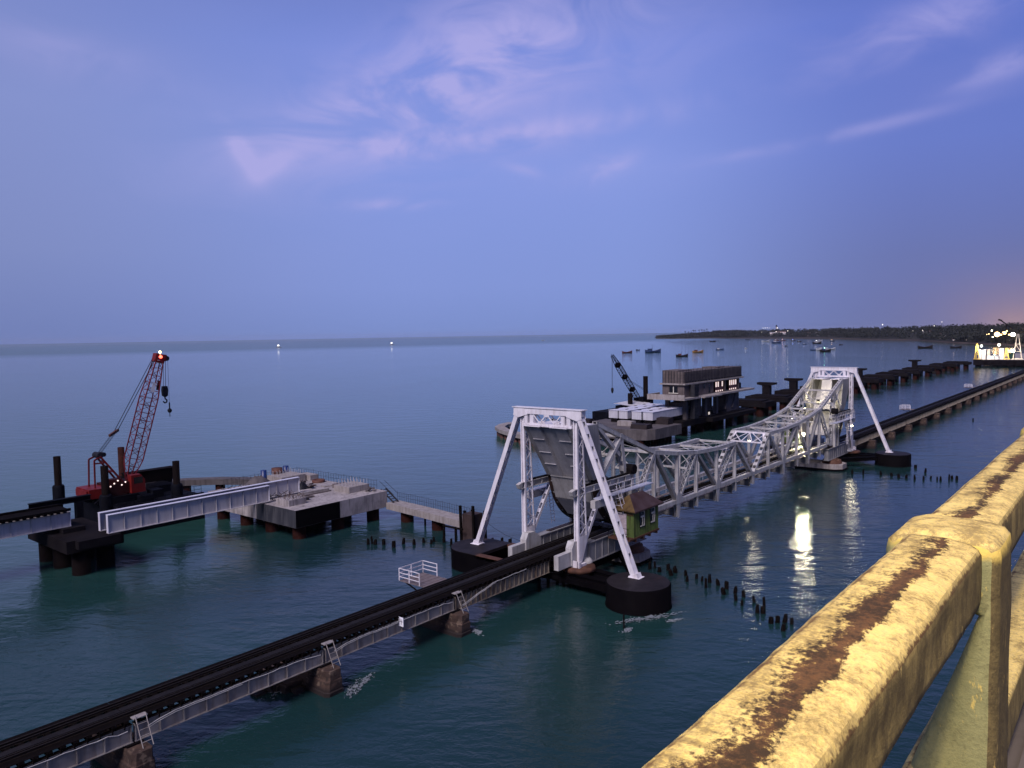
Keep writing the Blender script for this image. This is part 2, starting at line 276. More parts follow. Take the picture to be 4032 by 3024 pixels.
def railing_mat(name, post=False):
    """thick yellow road paint over old red-brown primer, flaked along the inner arris and stained dark"""
    m = bpy.data.materials.new(name); m.use_nodes = True
    T = NT(m.node_tree); b = T.n['Principled BSDF']
    geo = T.new('ShaderNodeNewGeometry'); pos = geo.outputs['Position']
    sp = T.new('ShaderNodeSeparateXYZ'); T.l.new(pos, sp.inputs[0]); px, py, pz = sp.outputs
    ns = T.new('ShaderNodeSeparateXYZ'); T.l.new(geo.outputs['True Normal'], ns.inputs[0])
    big = T.noise(pos, 2.6, 4.0, 0.6); mid = T.noise(pos, 13.0, 8.0, 0.74); fine = T.noise(pos, 62.0, 5.0, 0.72); grit = T.noise(pos, 190.0, 3.0, 0.6)
    c = T.mix(T.ramp(big, [(0.35, 0.0), (0.68, 1.0)]), (0.74, 0.57, 0.19, 1), (0.60, 0.455, 0.15, 1))
    c = T.mix(T.ramp(fine, [(0.40, 0.0), (0.62, 1.0)]), c, T.mix(0.5, c, (0.80, 0.66, 0.33, 1)))
    # speckled grime, heavier in drifts
    mott = T.math('ADD', T.math('MULTIPLY', mid, 0.45), T.math('ADD', T.math('MULTIPLY', fine, 0.40), T.math('MULTIPLY', grit, 0.15)))
    drift = T.math('MULTIPLY', T.math('SUBTRACT', T.noise(T.scalev(pos, (1.0, 2.4, 2.4)), 4.2, 5.0, 0.62), 0.5), 0.34)
    g1 = T.ramp(T.math('ADD', mott, drift), [(0.45, 0.0), (0.56, 1.0)])
    c = T.mix(T.math('MULTIPLY', g1, 0.68), c, (0.11, 0.07, 0.03, 1))
    st = T.noise(T.scalev(pos, (30.0, 4.0, 4.0)), 1.0, 6.0, 0.72)
    c = T.mix(T.math('MULTIPLY', T.ramp(st, [(0.53, 0.0), (0.62, 1.0)]), 0.45), c, (0.10, 0.06, 0.028, 1))
    if not post:
        # worn band of primer, ragged, a third of the way in from the road side; it feathers towards the sea
        wob = T.math('MULTIPLY', T.math('SUBTRACT', T.noise(T.scalev(pos, (1.0, 0.1, 0.1)), 3.2, 6.0, 0.68), 0.5), 0.10)
        u = T.math('SUBTRACT', T.math('ADD', py, wob), 0.462)
        near = T.ramp(T.math('DIVIDE', px, 4.0, clamp=True), [(0.1, 1.0), (0.75, 0.35)])
        wid = T.math('MULTIPLY', T.math('ADD', T.math('MULTIPLY', near, 0.5), T.math('MULTIPLY', T.ramp(T.noise(T.scalev(pos, (1, 0, 0)), 1.9, 4.0, 0.6), [(0.34, 0.0), (0.64, 1.0)]), 0.75)), 0.066)
        rag = T.math('ADD', T.math('MULTIPLY', T.math('SUBTRACT', mid, 0.5), 0.13), T.math('MULTIPLY', T.math('SUBTRACT', fine, 0.5), 0.13))
        outer = T.math('MULTIPLY', T.math('SUBTRACT', T.math('ADD', T.math('MULTIPLY', wid, 1.5), T.math('MULTIPLY', rag, 1.2)), u), 34.0, clamp=True)      # soft seaward side
        inner = T.math('MULTIPLY', T.math('ADD', T.math('ADD', T.math('MULTIPLY', wid, 0.30), T.math('MULTIPLY', rag, 0.55)), u), 120.0, clamp=True)         # crisp flaked edge
        onl = T.math('GREATER_THAN', pz, 22.30)
        band = T.math('MULTIPLY', T.math('MULTIPLY', outer, inner), onl)
        c = T.mix(T.math('MULTIPLY', band, 0.93), c, T.mix(T.ramp(T.math('ADD', mott, drift), [(0.40, 0.0), (0.56, 1.0)]), (0.095, 0.028, 0.015, 1), (0.020, 0.009, 0.007, 1)))
        # crusted bright flakes between the band and the arris
        fl_ = T.math('MULTIPLY', T.math('LESS_THAN', u, -0.012), onl)
        c = T.mix(T.math('MULTIPLY', T.math('MULTIPLY', T.ramp(T.noise(pos, 75.0, 5.0, 0.8), [(0.42, 0.0), (0.62, 1.0)]), fl_), 0.6), c, (0.78, 0.60, 0.235, 1))
        l2 = T.math('SUBTRACT', T.math('ADD', 0.0095, T.math('ADD', T.math('MULTIPLY', T.math('SUBTRACT', mid, 0.5), 0.035), T.math('MULTIPLY', T.math('SUBTRACT', fine, 0.5), 0.02))), T.math('ABSOLUTE', T.math('SUBTRACT', pz, 22.300)))
        c = T.mix(T.math('MULTIPLY', T.math('MULTIPLY', l2, 160.0, clamp=True), T.math('MULTIPLY', T.math('LESS_THAN', py, 0.395), 0.92)), c, (0.07, 0.024, 0.013, 1))
        l3 = T.math('SUBTRACT', T.math('ADD', 0.007, T.math('MULTIPLY', T.math('SUBTRACT', mid, 0.5), 0.06)), T.math('ABSOLUTE', T.math('SUBTRACT', py, 0.578)))
        c = T.mix(T.math('MULTIPLY', T.math('MULTIPLY', l3, 120.0, clamp=True), 0.8), c, (0.10, 0.045, 0.022, 1))
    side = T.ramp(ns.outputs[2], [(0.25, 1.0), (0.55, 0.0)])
    runs = T.noise(T.scalev(pos, (9.0, 9.0, 3.6)), 1.0, 8.0, 0.72)
    if post:
        cv = T.mix(T.ramp(T.noise(pos, 5.0, 6.0, 0.65), [(0.35, 0.0), (0.65, 1.0)]), (0.30, 0.295, 0.135, 1), (0.20, 0.205, 0.095, 1))  # post sides greener and darker than the top
        cv = T.mix(T.math('MULTIPLY', T.ramp(mott, [(0.5, 0.0), (0.62, 1.0)]), 0.55), cv, (0.10, 0.095, 0.045, 1))
        chip = T.ramp(T.noise(T.scalev(pos, (20.0, 20.0, 7.0)), 1.0, 6.0, 0.7), [(0.60, 0.0), (0.64, 1.0)])
        cv = T.mix(T.math('MULTIPLY', chip, 0.8), cv, (0.58, 0.44, 0.12, 1))
        road = T.math('LESS_THAN', ns.outputs[1], -0.5)      # the face turned to the traffic is a darker brown
        road_brown = T.mix(T.ramp(mott, [(0.42, 0.0), (0.6, 1.0)]), (0.13, 0.095, 0.04, 1), (0.06, 0.042, 0.02, 1))
        road_brown = T.mix(T.math('MULTIPLY', chip, 0.8), road_brown, (0.5, 0.36, 0.12, 1))
        cv = T.mix(T.math('MULTIPLY', road, 0.92), cv, road_brown)
        # arris facing us keeps its thick yellow coat near the head
        ye = T.math('MULTIPLY', T.math('SUBTRACT', T.math('ADD', pz, T.math('MULTIPLY', T.math('SUBTRACT', mid, 0.5), 0.12)), 22.27), 25.0, clamp=True)
        cv = T.mix(ye, cv, (0.66, 0.49, 0.12, 1))
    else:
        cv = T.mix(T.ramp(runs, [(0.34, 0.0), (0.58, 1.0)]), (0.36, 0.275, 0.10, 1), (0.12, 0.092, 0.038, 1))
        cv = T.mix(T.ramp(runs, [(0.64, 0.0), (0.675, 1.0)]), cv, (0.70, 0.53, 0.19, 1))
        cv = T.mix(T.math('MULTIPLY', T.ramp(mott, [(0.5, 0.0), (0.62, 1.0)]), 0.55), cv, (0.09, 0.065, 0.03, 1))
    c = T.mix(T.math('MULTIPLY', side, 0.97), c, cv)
    T.put(b.inputs['Base Color'], c); b.inputs['Roughness'].default_value = 0.8; b.inputs['Specular IOR Level'].default_value = 0.25
    bm = T.new('ShaderNodeBump'); bm.inputs['Strength'].default_value = 1.0; bm.inputs['Distance'].default_value = 0.005
    T.put(bm.inputs['Height'], T.math('ADD', T.math('ADD', mid, T.math('MULTIPLY', fine, 0.6)), T.math('MULTIPLY', grit, 0.2))); T.l.new(bm.outputs[0], b.inputs['Normal'])
    return m
M['yellow'] = railing_mat('yellow_road_paint')
M['post_green'] = railing_mat('yellow_paint_green_sides', True)

def water_mat():
    m = bpy.data.materials.new('sea_water'); m.use_nodes = True
    T = NT(m.node_tree); b = T.n['Principled BSDF']
    pos = T.new('ShaderNodeNewGeometry').outputs['Position']
    rot = T.new('ShaderNodeMapping'); T.l.new(pos, rot.inputs[0]); rot.inputs['Rotation'].default_value = (0, 0, R(-34)); 
    p = rot.outputs[0]
    patch = T.noise(T.scalev(p, (0.35, 1.0, 1.0)), 0.018, 4.0, 0.55, 0.6)       # wind lanes
    w1 = T.noise(T.scalev(p, (1.0, 0.45, 1.0)), 0.32, 3.0, 0.5, 0.4)
    w2 = T.noise(T.scalev(p, (1.0, 0.6, 1.0)), 1.4, 4.0, 0.55, 0.3)
    w3 = T.noise(p, 5.0, 3.0, 0.55)
    h = T.math('ADD', T.math('MULTIPLY', w1, 0.50), T.math('MULTIPLY', w2, 0.19))
    h = T.math('ADD', h, T.math('MULTIPLY', w3, 0.045))
    h = T.math('MULTIPLY', h, T.math('ADD', 0.2, T.math('MULTIPLY', patch, 1.5)))
    bm = T.new('ShaderNodeBump'); bm.inputs['Strength'].default_value = 1.0; bm.inputs['Distance'].default_value = 0.34
    T.put(bm.inputs['Height'], h); T.l.new(bm.outputs[0], b.inputs['Normal'])
    n = T.noise(pos, 0.022, 3.0, 0.5)
    c = T.mix(T.ramp(n, [(0.35, 0.0), (0.68, 1.0)]), (0.0075, 0.024, 0.029, 1), (0.0105, 0.039, 0.036, 1))
    sp0 = T.new('ShaderNodeSeparateXYZ'); T.l.new(pos, sp0.inputs[0])
    # paler, greener water to seaward; darker under the old railway
    sea_tint = T.ramp(T.math('DIVIDE', T.math('ADD', sp0.outputs[1], T.math('MULTIPLY', T.math('SUBTRACT', n, 0.5), 60.0)), 200.0, clamp=True), [(0.26, 0.0), (0.6, 1.0)])
    c = T.mix(sea_tint, c, (0.020, 0.068, 0.055, 1))
    T.put(b.inputs['Base Color'], c)
    # beyond the shelf the breeze roughens the sea: a band along the horizon
    sp = T.new('ShaderNodeSeparateXYZ'); T.l.new(pos, sp.inputs[0])
    far = T.ramp(T.math('DIVIDE', T.math('ADD', T.math('MULTIPLY', sp.outputs[1], 1.0), T.math('MULTIPLY', sp.outputs[0], 0.35)), 4000.0, clamp=True), [(0.36, 0.0), (0.52, 1.0)])
    T.put(b.inputs['Roughness'], T.math('ADD', 0.035, T.math('MULTIPLY', far, 0.19)))
    b.inputs['IOR'].default_value = 1.333; b.inputs['Specular Tint'].default_value = (1.0, 0.99, 0.84, 1)
    return m
M['water'] = water_mat()

# ------------------------------------------------------------------ mesh builder
class MB:
    def __init__(s): s.v = []; s.f = []; s.sm = []
    def add(s, vs, fs, smooth=False):
        o = len(s.v); s.v.extend([tuple(q) for q in vs])
        for f in fs: s.f.append([i + o for i in f]); s.sm.append(smooth)
        return s
    def box(s, x0, x1, y0, y1, z0, z1):
        return s.add([(x0, y0, z0), (x1, y0, z0), (x1, y1, z0), (x0, y1, z0), (x0, y0, z1), (x1, y0, z1), (x1, y1, z1), (x0, y1, z1)],
                     [(0, 3, 2, 1), (4, 5, 6, 7), (0, 1, 5, 4), (1, 2, 6, 5), (2, 3, 7, 6), (3, 0, 4, 7)])
    def bar(s, p, q, w, h, up=(0, 0, 1)):
        p, q = Vector(p), Vector(q); d = (q - p).normalized(); up = Vector(up)
        side = d.cross(up)
        if side.length < 1e-4: side = d.cross(Vector((0, 1, 0)))
        side.normalize(); up = side.cross(d).normalized()
        a, b = side * (w / 2), up * (h / 2)
        vs = [p - a - b, p + a - b, p + a + b, p - a + b, q - a - b, q + a - b, q + a + b, q - a + b]
        return s.add(vs, [(0, 3, 2, 1), (4, 5, 6, 7), (0, 1, 5, 4), (1, 2, 6, 5), (2, 3, 7, 6), (3, 0, 4, 7)][:6])
    def tube(s, p, q, r, r2=None, n=8, caps=True):
        p, q = Vector(p), Vector(q); r2 = r if r2 is None else r2
        d = (q - p).normalized(); a = d.cross(Vector((0, 0, 1)))
        if a.length < 1e-3: a = Vector((1, 0, 0))
        a.normalize(); b = d.cross(a)
        vs = []
        for (c, rr) in ((p, r), (q, r2)):
            for i in range(n):
                t = 2 * math.pi * i / n; vs.append(c + a * (math.cos(t) * rr) + b * (math.sin(t) * rr))
        s.add(vs, [(i, (i + 1) % n, n + (i + 1) % n, n + i) for i in range(n)], True)
        if caps: s.add(vs, [tuple(range(n - 1, -1, -1)), tuple(range(n, 2 * n))])
        return s
    def path(s, pts, r, n=6):
        for a, b in zip(pts[:-1], pts[1:]): s.tube(a, b, r, n=n)
        return s
    def prism(s, poly, axis, a0, a1):
        """poly: 2-D outline, extruded along axis ('y': (x,z) outline, 'z': (x,y), 'x': (y,z))"""
        n = len(poly)
        if axis == 'y': mk = lambda u, v, a: (u, a, v)
        elif axis == 'z': mk = lambda u, v, a: (u, v, a)
        else: mk = lambda u, v, a: (a, u, v)
        vs = [mk(u, v, a0) for u, v in poly] + [mk(u, v, a1) for u, v in poly]
        return s.add(vs, [tuple(range(n)), tuple(range(2 * n - 1, n - 1, -1))] + [(i, n + i, n + (i + 1) % n, (i + 1) % n) for i in range(n)])
    def lathe(s, c, prof, n=24, a0=0.0, a1=2 * math.pi):
        k = len(prof); full = abs(a1 - a0 - 2 * math.pi) < 1e-6; m = n if full else n + 1
        vs = [(c[0] + r * math.cos(a0 + (a1 - a0) * i / n), c[1] + r * math.sin(a0 + (a1 - a0) * i / n), c[2] + z) for i in range(m) for r, z in prof]
        fs = []
        for i in range(n):
            j = (i + 1) % m
            for q in range(k - 1): fs.append((i * k + q, j * k + q, j * k + q + 1, i * k + q + 1))
        return s.add(vs, fs, True)
    def lace(s, p, q, side, width, pitch, t=0.05, th=0.02, nrm=None):
        """zig-zag lacing bars between two parallel lines either side of p-q"""
        p, q = Vector(p), Vector(q); L = (q - p).length; d = (q - p) / L; side = Vector(side).normalized() * (width / 2)
        up = d.cross(side) if nrm is None else Vector(nrm)
        k = max(2, int(L / pitch)); sg = 1
        for i in range(k):
            a = p + d * (L * i / k) + side * sg; b = p + d * (L * (i + 1) / k) - side * sg
            s.bar(a, b, t, th, up); sg = -sg
        return s

OFF = {}
def link(o, parent=None):
    C.objects.link(o)
    if parent is not None: o.parent = parent
    return o
def thing(name, label, cat, loc, group=None):
    o = bpy.data.objects.new(name, None); o.empty_display_size = 0.5
    C.objects.link(o); o.location = loc; OFF[o] = Vector(loc)
    o['label'] = label; o['category'] = cat
    if group: o['group'] = group
    return o
def build(name, mb, m, parent=None, loc=None):
    off = OFF[parent] if parent is not None else Vector(loc or (0, 0, 0))
    me = bpy.data.meshes.new(name)
    me.from_pydata([(v[0] - off.x, v[1] - off.y, v[2] - off.z) for v in mb.v], [], mb.f)
    me.polygons.foreach_set('use_smooth', mb.sm)
    me.materials.append(M[m] if isinstance(m, str) else m)
    me.update()
    o = bpy.data.objects.new(name, me); C.objects.link(o)
    if parent is not None: o.parent = parent
    else: o.location = off
    OFF[o] = off
    return o
def one(name, mb, m, label, cat, loc, group=None):
    o = build(name, mb, m, None, loc); o['label'] = label; o['category'] = cat
    if group: o['group'] = group
    return o
def setting(name, mb, m, kind='structure'):
    o = build(name, mb, m); o['kind'] = kind; return o
def dup(root, loc=None, rotz=0.0, scale=None, label=None, group=None):
    r = root.copy(); C.objects.link(r)
    if loc is not None: r.location = loc
    r.rotation_euler = (0, 0, rotz)
    if scale: r.scale = scale
    if label: r['label'] = label
    if group: r['group'] = group
    for ch in list(root.children):
        c = ch.copy(); C.objects.link(c); c.parent = r
        for g in list(ch.children):
            d = g.copy(); C.objects.link(d); d.parent = c
    return r
ORD = ['first', 'second', 'third', 'fourth', 'fifth', 'sixth', 'seventh', 'eighth', 'ninth', 'tenth', 'eleventh', 'twelfth', 'thirteenth', 'fourteenth', 'fifteenth', 'sixteenth', 'seventeenth', 'eighteenth', 'nineteenth', 'twentieth']
def ordw(i):
    if i < 20: return ORD[i]
    t = {2: 'twenty', 3: 'thirty', 4: 'forty'}[(i + 1) // 10]
    return (t[:-1] + 'ieth') if (i + 1) % 10 == 0 else t + '-' + ORD[(i + 1) % 10 - 1]

# ================================================================== SETTING: sea, land
def sea():
    mb = MB(); S = 40000
    mb.add([(-S, -S, 0), (S, -S, 0), (S, S, 0), (-S, S, 0)], [(0, 1, 2, 3)])
    return setting('water', mb, 'water')
sea()

# ================================================================== OLD RAILWAY VIADUCT
YC = 42.65
DT = 3.0            # top of the sleepers
def span_parts(t, L, girder_mat, zb, stiff, x0, pipe=True):
    """one plate-girder span starting at x0, length L"""
    x1 = x0 + L; ye = (YC - 1.5, YC + 1.5)
    for k, y in enumerate(ye):
        g = MB()
        g.box(x0 + 0.06, x1 - 0.06, y - 0.015, y + 0.015, zb + 0.03, 2.70)
        g.box(x0 + 0.05, x1 - 0.05, y - 0.17, y + 0.17, zb, zb + 0.035)
        g.box(x0 + 0.05, x1 - 0.05, y - 0.17, y + 0.17, 2.70, 2.735)
        n = max(2, int(round((L - 0.2) / stiff)))
        for i in range(n + 1):
            xx = x0 + 0.12 + (L - 0.24) * i / n
            g.box(xx - 0.025, xx + 0.025, y - 0.14, y - 0.0155, zb + 0.04, 2.695); g.box(xx - 0.025, xx + 0.025, y + 0.0155, y + 0.14, zb + 0.04, 2.695)
        build('girder', g, girder_mat, t)
    dk = MB()
    n = int(L / 0.6)
    for i in range(n):
        xx = x0 + (i + 0.5) * L / n
        dk.box(xx - 0.125, xx + 0.125, YC - 1.58, YC + 1.45, 2.74, 2.95)
        dk.box(xx - 0.175, xx - 0.127, YC - 1.70, YC - 1.60, 2.60, 2.98); dk.box(xx - 0.175, xx + 0.05, YC - 1.71, YC - 1.66, 2.90, 2.95)  # near-side bracket pieces, merged into the sleeper mesh
    build('sleeper', dk, 'track_black', t)
    cw_ = MB(); cw_.box(x0 + 0.05, x1 - 0.05, YC - 1.68, YC - 1.33, 2.737, 2.745); build('flange_dark_strip', cw_, 'track_black', t)  # dark strip added to darken the lit flange between the brackets
    w = MB(); w.box(x0 + 0.02, x1 - 0.02, YC - 0.24, YC + 0.24, 2.955, 2.985)
    build('walkway_plate', w, 'chequer_plate', t)
    for sy in (-1, 1):
        wd = MB(); wd.box(x0 + 0.02, x1 - 0.02, min(YC + sy * 0.96, YC + sy * 1.53), max(YC + sy * 0.96, YC + sy * 1.53), 2.955, 2.98)
        build('edge_plank', wd, 'track_black', t)
    for sy in (-1, 1):
        r = MB()
        yy = YC + sy * 0.84
        r.box(x0, x1, yy - 0.065, yy + 0.065, 2.954, 2.972); r.box(x0, x1, yy - 0.01, yy + 0.01, 2.972, 3.08); r.box(x0, x1, yy - 0.035, yy + 0.035, 3.08, 3.12)
        build('rail', r, 'rail_steel', t)
        r = MB(); yy = YC + sy * 0.58
        r.box(x0, x1, yy - 0.05, yy + 0.05, 2.954, 2.968); r.box(x0, x1, yy - 0.01, yy + 0.01, 2.968, 3.06); r.box(x0, x1, yy - 0.03, yy + 0.03, 3.06, 3.09)
        build('guard_rail', r, 'rail_steel', t)

PIERS = [5.2, 17.5, 29.8, 42.1, 54.4]
near_words = ['cut by the left edge of the picture', 'between the two nearest brown stone piers', 'carrying the small white sign', 'rusty ribs, running up to the near white tower']
proto = None
for i in range(4):
    x0 = PIERS[i]; L = PIERS[i + 1] - x0
    t = thing('girder_span', ('rust streaked ' if i == 3 else 'grey plate ') + 'railway girder span, ' + near_words[i], 'bridge span', (x0, YC, 0), 'plate girder spans of the old railway viaduct')
    if i == 3: span_parts(t, L, 'rusty_girder', 1.62, 0.62, x0)
    else: span_parts(t, L, 'girder_grey', 1.75, 1.35, x0)
# deck through the near tower
t = thing('girder_span', 'short dark track span passing between the legs of the near white tower', 'bridge span', (54.4, YC, 0), 'plate girder spans of the old railway viaduct')
span_parts(t, 66.4 - 54.4, 'dark_steel', 2.1, 1.2, 54.4)
t = dup(t, (130.8, YC, 0), 0, (0.99, 1, 1), 'short dark track span passing between the legs of the far white tower')
# far side spans, seen at a shallow angle: ribbed pale girders
FX0, FL = 142.8, 14.7
proto = thing('girder_span', 'ribbed pale girder span running off from the far white tower', 'bridge span', (FX0, YC, 0), 'plate girder spans of the old railway viaduct')
span_parts(proto, 12.3, 'far_girder', 1.62, 0.62, FX0)
proto.scale = (FL / 12.3, 1, 1)
for i in range(1, 30):
    lab = '%s girder span beyond the far white tower, counted along the old railway' % ordw(i)
    dup(proto, (FX0 + FL * i, YC, 0), 0, (FL / 12.3, 1, 1), lab)

def pier_mesh(t, x, seed, top=1.62):
    r = random.Random(seed); mb = MB()
    prof = [(-0.4, 1.0), (0.25, 0.98), (0.3, 0.88), (0.95, 0.84), (1.0, 0.74), (top - 0.02, 0.70), (top, 0.64)]
    hy = 2.75
    ring = lambda s, z: [(x + sx * (0.78 * s) * cx + r.uniform(-.025, .025), YC + sy * (hy * (0.94 + 0.08 * s)) * cy + r.uniform(-.04, .04), z) for sx, sy, cx, cy in ((1, -1, 0.72, 1), (1, -1, 1, 0.9), (1, 1, 1, 0.9), (1, 1, 0.72, 1), (-1, 1, 0.72, 1), (-1, 1, 1, 0.9), (-1, -1, 1, 0.9), (-1, -1, 0.72, 1))]
    vs = []
    for z, s in prof: vs += ring(s, z)
    n = 8; fs = []
    for k in range(len(prof) - 1):
        for i in range(n): fs.append((k * n + i, k * n + (i + 1) % n, (k + 1) * n + (i + 1) % n, (k + 1) * n + i))
    fs.append(tuple(range((len(prof) - 1) * n, len(prof) * n)))
    mb.add(vs, fs)
    build('shaft', mb, 'stone', t)
    for sy in (-1.5, 1.5): build('bearing', MB().box(x - 0.45, x + 0.45, YC + sy - 0.3, YC + sy + 0.3, top - 0.02, top + 0.1), 'dark_steel', t)
pl = {5.2: 'brown stone pier outside the left edge of the picture', 17.5: 'brown stone pier lowest in the picture, cut by its bottom edge', 29.8: 'brown stone pier with a heap of rubble at its seaward foot', 42.1: 'brown stone pier nearest the white near tower, with pale upper blocks'}
for x in PIERS[:4]:
    t = thing('bridge_pier', pl[x], 'bridge pier', (x, YC, 0), 'brown stone piers under the old railway')
    pier_mesh(t, x, int(x * 10))
t = thing('bridge_pier', 'squat stone pier directly behind the far white tower', 'bridge pier', (FX0 + FL, YC, 0), 'stone piers beyond the far tower'); pier_mesh(t, FX0 + FL, 5)
for i in range(1, 29):
    lab = '%s stone pier beyond the far white tower, under the old railway' % ordw(i)
    if i == 5: lab = 'broad pale pier, wider than its neighbours, under the far old railway'
    dup(t, (FX0 + FL * (i + 1), YC, 0), 0, (1.7, 1.0, 1.0) if i == 5 else None, lab)

# steel ladders from deck to pier tops
for x, lab in ((17.5, 'grey steel ladder down to the lowest stone pier in view'), (29.8, 'grey steel ladder standing on the stone pier with the rubble heap'), (42.1, 'grey steel ladder standing on the pale topped stone pier')):
    t = thing('access_ladder', lab, 'ladder', (x + 0.25, 40.3, 1.6), 'ladders from the railway deck to the piers')
    for s in (0, 0.55):
        m = MB(); m.tube((x + 0.1 + s, 41.0, 3.15), (x + 0.1 + s, 40.2, 1.62), 0.028, n=6); build('stringer', m, 'girder_grey', t)
    for k in range(5):
        f = (k + 0.5) / 5.4
        m = MB(); m.tube((x + 0.1, 41.0 - 0.8 * f, 3.15 - 1.53 * f), (x + 0.65, 41.0 - 0.8 * f, 3.15 - 1.53 * f), 0.02, n=6); build('rung', m, 'girder_grey', t)
    # small landing frame at the top
    m = MB(); m.box(x + 0.0, x + 0.75, 40.95, 41.35, 2.96, 3.02); build('landing', m, 'girder_grey', t)
# white pipe slung along the near side
for i, lab in enumerate(('white pipe along the girder span nearest the left edge', 'white pipe along the grey span between the nearest stone piers', 'white pipe running past the small white sign', 'white pipe rising along the rusty ribbed span')):
    x0, x1 = PIERS[i] + 0.7, PIERS[i + 1] - 0.35
    r = random.Random(40 + i); pts = []
    n = 15
    n = 22
    for k in range(n + 1):
        f = k / n; z = 2.60 + 0.06 * math.sin(f * math.pi) - (0.22 * (1 - f * 9) ** 2 if f < 1 / 9 else 0) + r.uniform(-0.03, 0.035)
        if i == 3: z = 1.95 + 0.75 * min(1, f * 2.2) + r.uniform(-0.02, 0.02) + 0.12 * f
        if f > 0.94 and i < 3: z -= 0.10
        pts.append((x0 + (x1 - x0) * f * (0.72 if i == 3 else 1), YC - 1.74 - 0.02 * math.sin(k), z))
    m = MB().path(pts, 0.028, 6)
    m.path([(p[0], p[1] - 0.03, p[2] - 0.075 - (0.1 * max(0, 0.25 - k / n))) for k, p in enumerate(pts[: n // 2 + 1])], 0.02, 6)
    one('service_pipe', m, 'pipe_white', lab, 'pipe', (x0, YC - 1.74, 2.5), 'white service pipes on the railway')
# small sign hung on the girder
sx, sy_, sz = 36.3, 40.78, 2.62
t = thing('distance_sign', 'small square white sign with a grey numeral, on the near girder', 'sign', (sx, sy_, sz))
m = MB(); m.box(sx - 0.02, sx + 0.02, sy_ - 0.24, sy_ + 0.24, sz - 0.33, sz + 0.33); build('plate', m, 'sign_white', t)
m = MB()
def sg(y0, y1, z0, z1): m.box(sx - 0.026, sx - 0.021, sy_ + y0, sy_ + y1, sz + z0, sz + z1)
# numeral 4 as read from the near side (facing back along the track)
sg(0.06, 0.13, 0.0, 0.24); sg(-0.17, 0.06, 0.0, 0.075); sg(-0.07, 0.0, 0.075, 0.2); sg(-0.07, 0.0, -0.2, 0.0)
build('numeral', m, 'sign_grey', t)
m = MB(); m.bar((sx, sy_ + 0.2, sz + 0.1), (sx, YC - 1.5, sz + 0.1), 0.04, 0.04); build('bracket', m, 'girder_grey', t)

def refuge(t, x, y0=YC + 1.35):
    """railed inspection platform cantilevered from the seaward side"""
    xa, xb, ya, yb, z = x - 1.35, x + 1.35, y0, y0 + 3.3, 2.88
    f = MB(); f.box(xa, xb, ya, yb, z - 0.05, z)
    for k in range(6): yy = ya + 0.1 + (yb - ya - 0.2) * k / 5; f.box(xa, xb, yy - 0.04, yy + 0.04, z + 0.001, z + 0.03)
    build('floor', f, 'grating', t)
    for k, (px_, py_) in enumerate(((xa, ya + 0.9), (xa, yb), (x, yb), (xb, yb), (xb, ya + 1.6), (xa, (ya + 0.9 + yb) / 2))):
        m = MB(); m.box(px_ - 0.035, px_ + 0.035, py_ - 0.035, py_ + 0.035, z, z + 1.05); build('post', m, 'white_paint', t)
    for zz in (1.03, 0.68, 0.34):
        m = MB(); m.bar((xa, ya + 0.9, z + zz), (xa, yb, z + zz), 0.035, 0.06); m.bar((xa, yb, z + zz), (xb, yb, z + zz), 0.035, 0.06); m.bar((xb, yb, z + zz), (xb, ya + 1.6, z + zz), 0.035, 0.06)
        build('handrail', m, 'white_paint', t)
    for xx in (xa + 0.2, xb - 0.2):
        m = MB(); m.bar((xx, yb - 0.5, z - 0.08), (xx, ya - 0.35, 1.75), 0.09, 0.09); build('brace', m, 'dark_steel', t)
t = thing('inspection_platform', 'railed steel inspection platform on the seaward side before the near tower', 'platform', (43.3, 44.0, 2.88), 'inspection platforms beside the old railway')
refuge(t, 43.4)
dup(t, (209.5, 44.0, 2.88), 0, None, 'railed inspection platform beside the old railway well beyond the far tower')
dup(t, (296.0, 44.0, 2.88), 0, None, 'tiny railed platform on the distant stretch of the old railway')

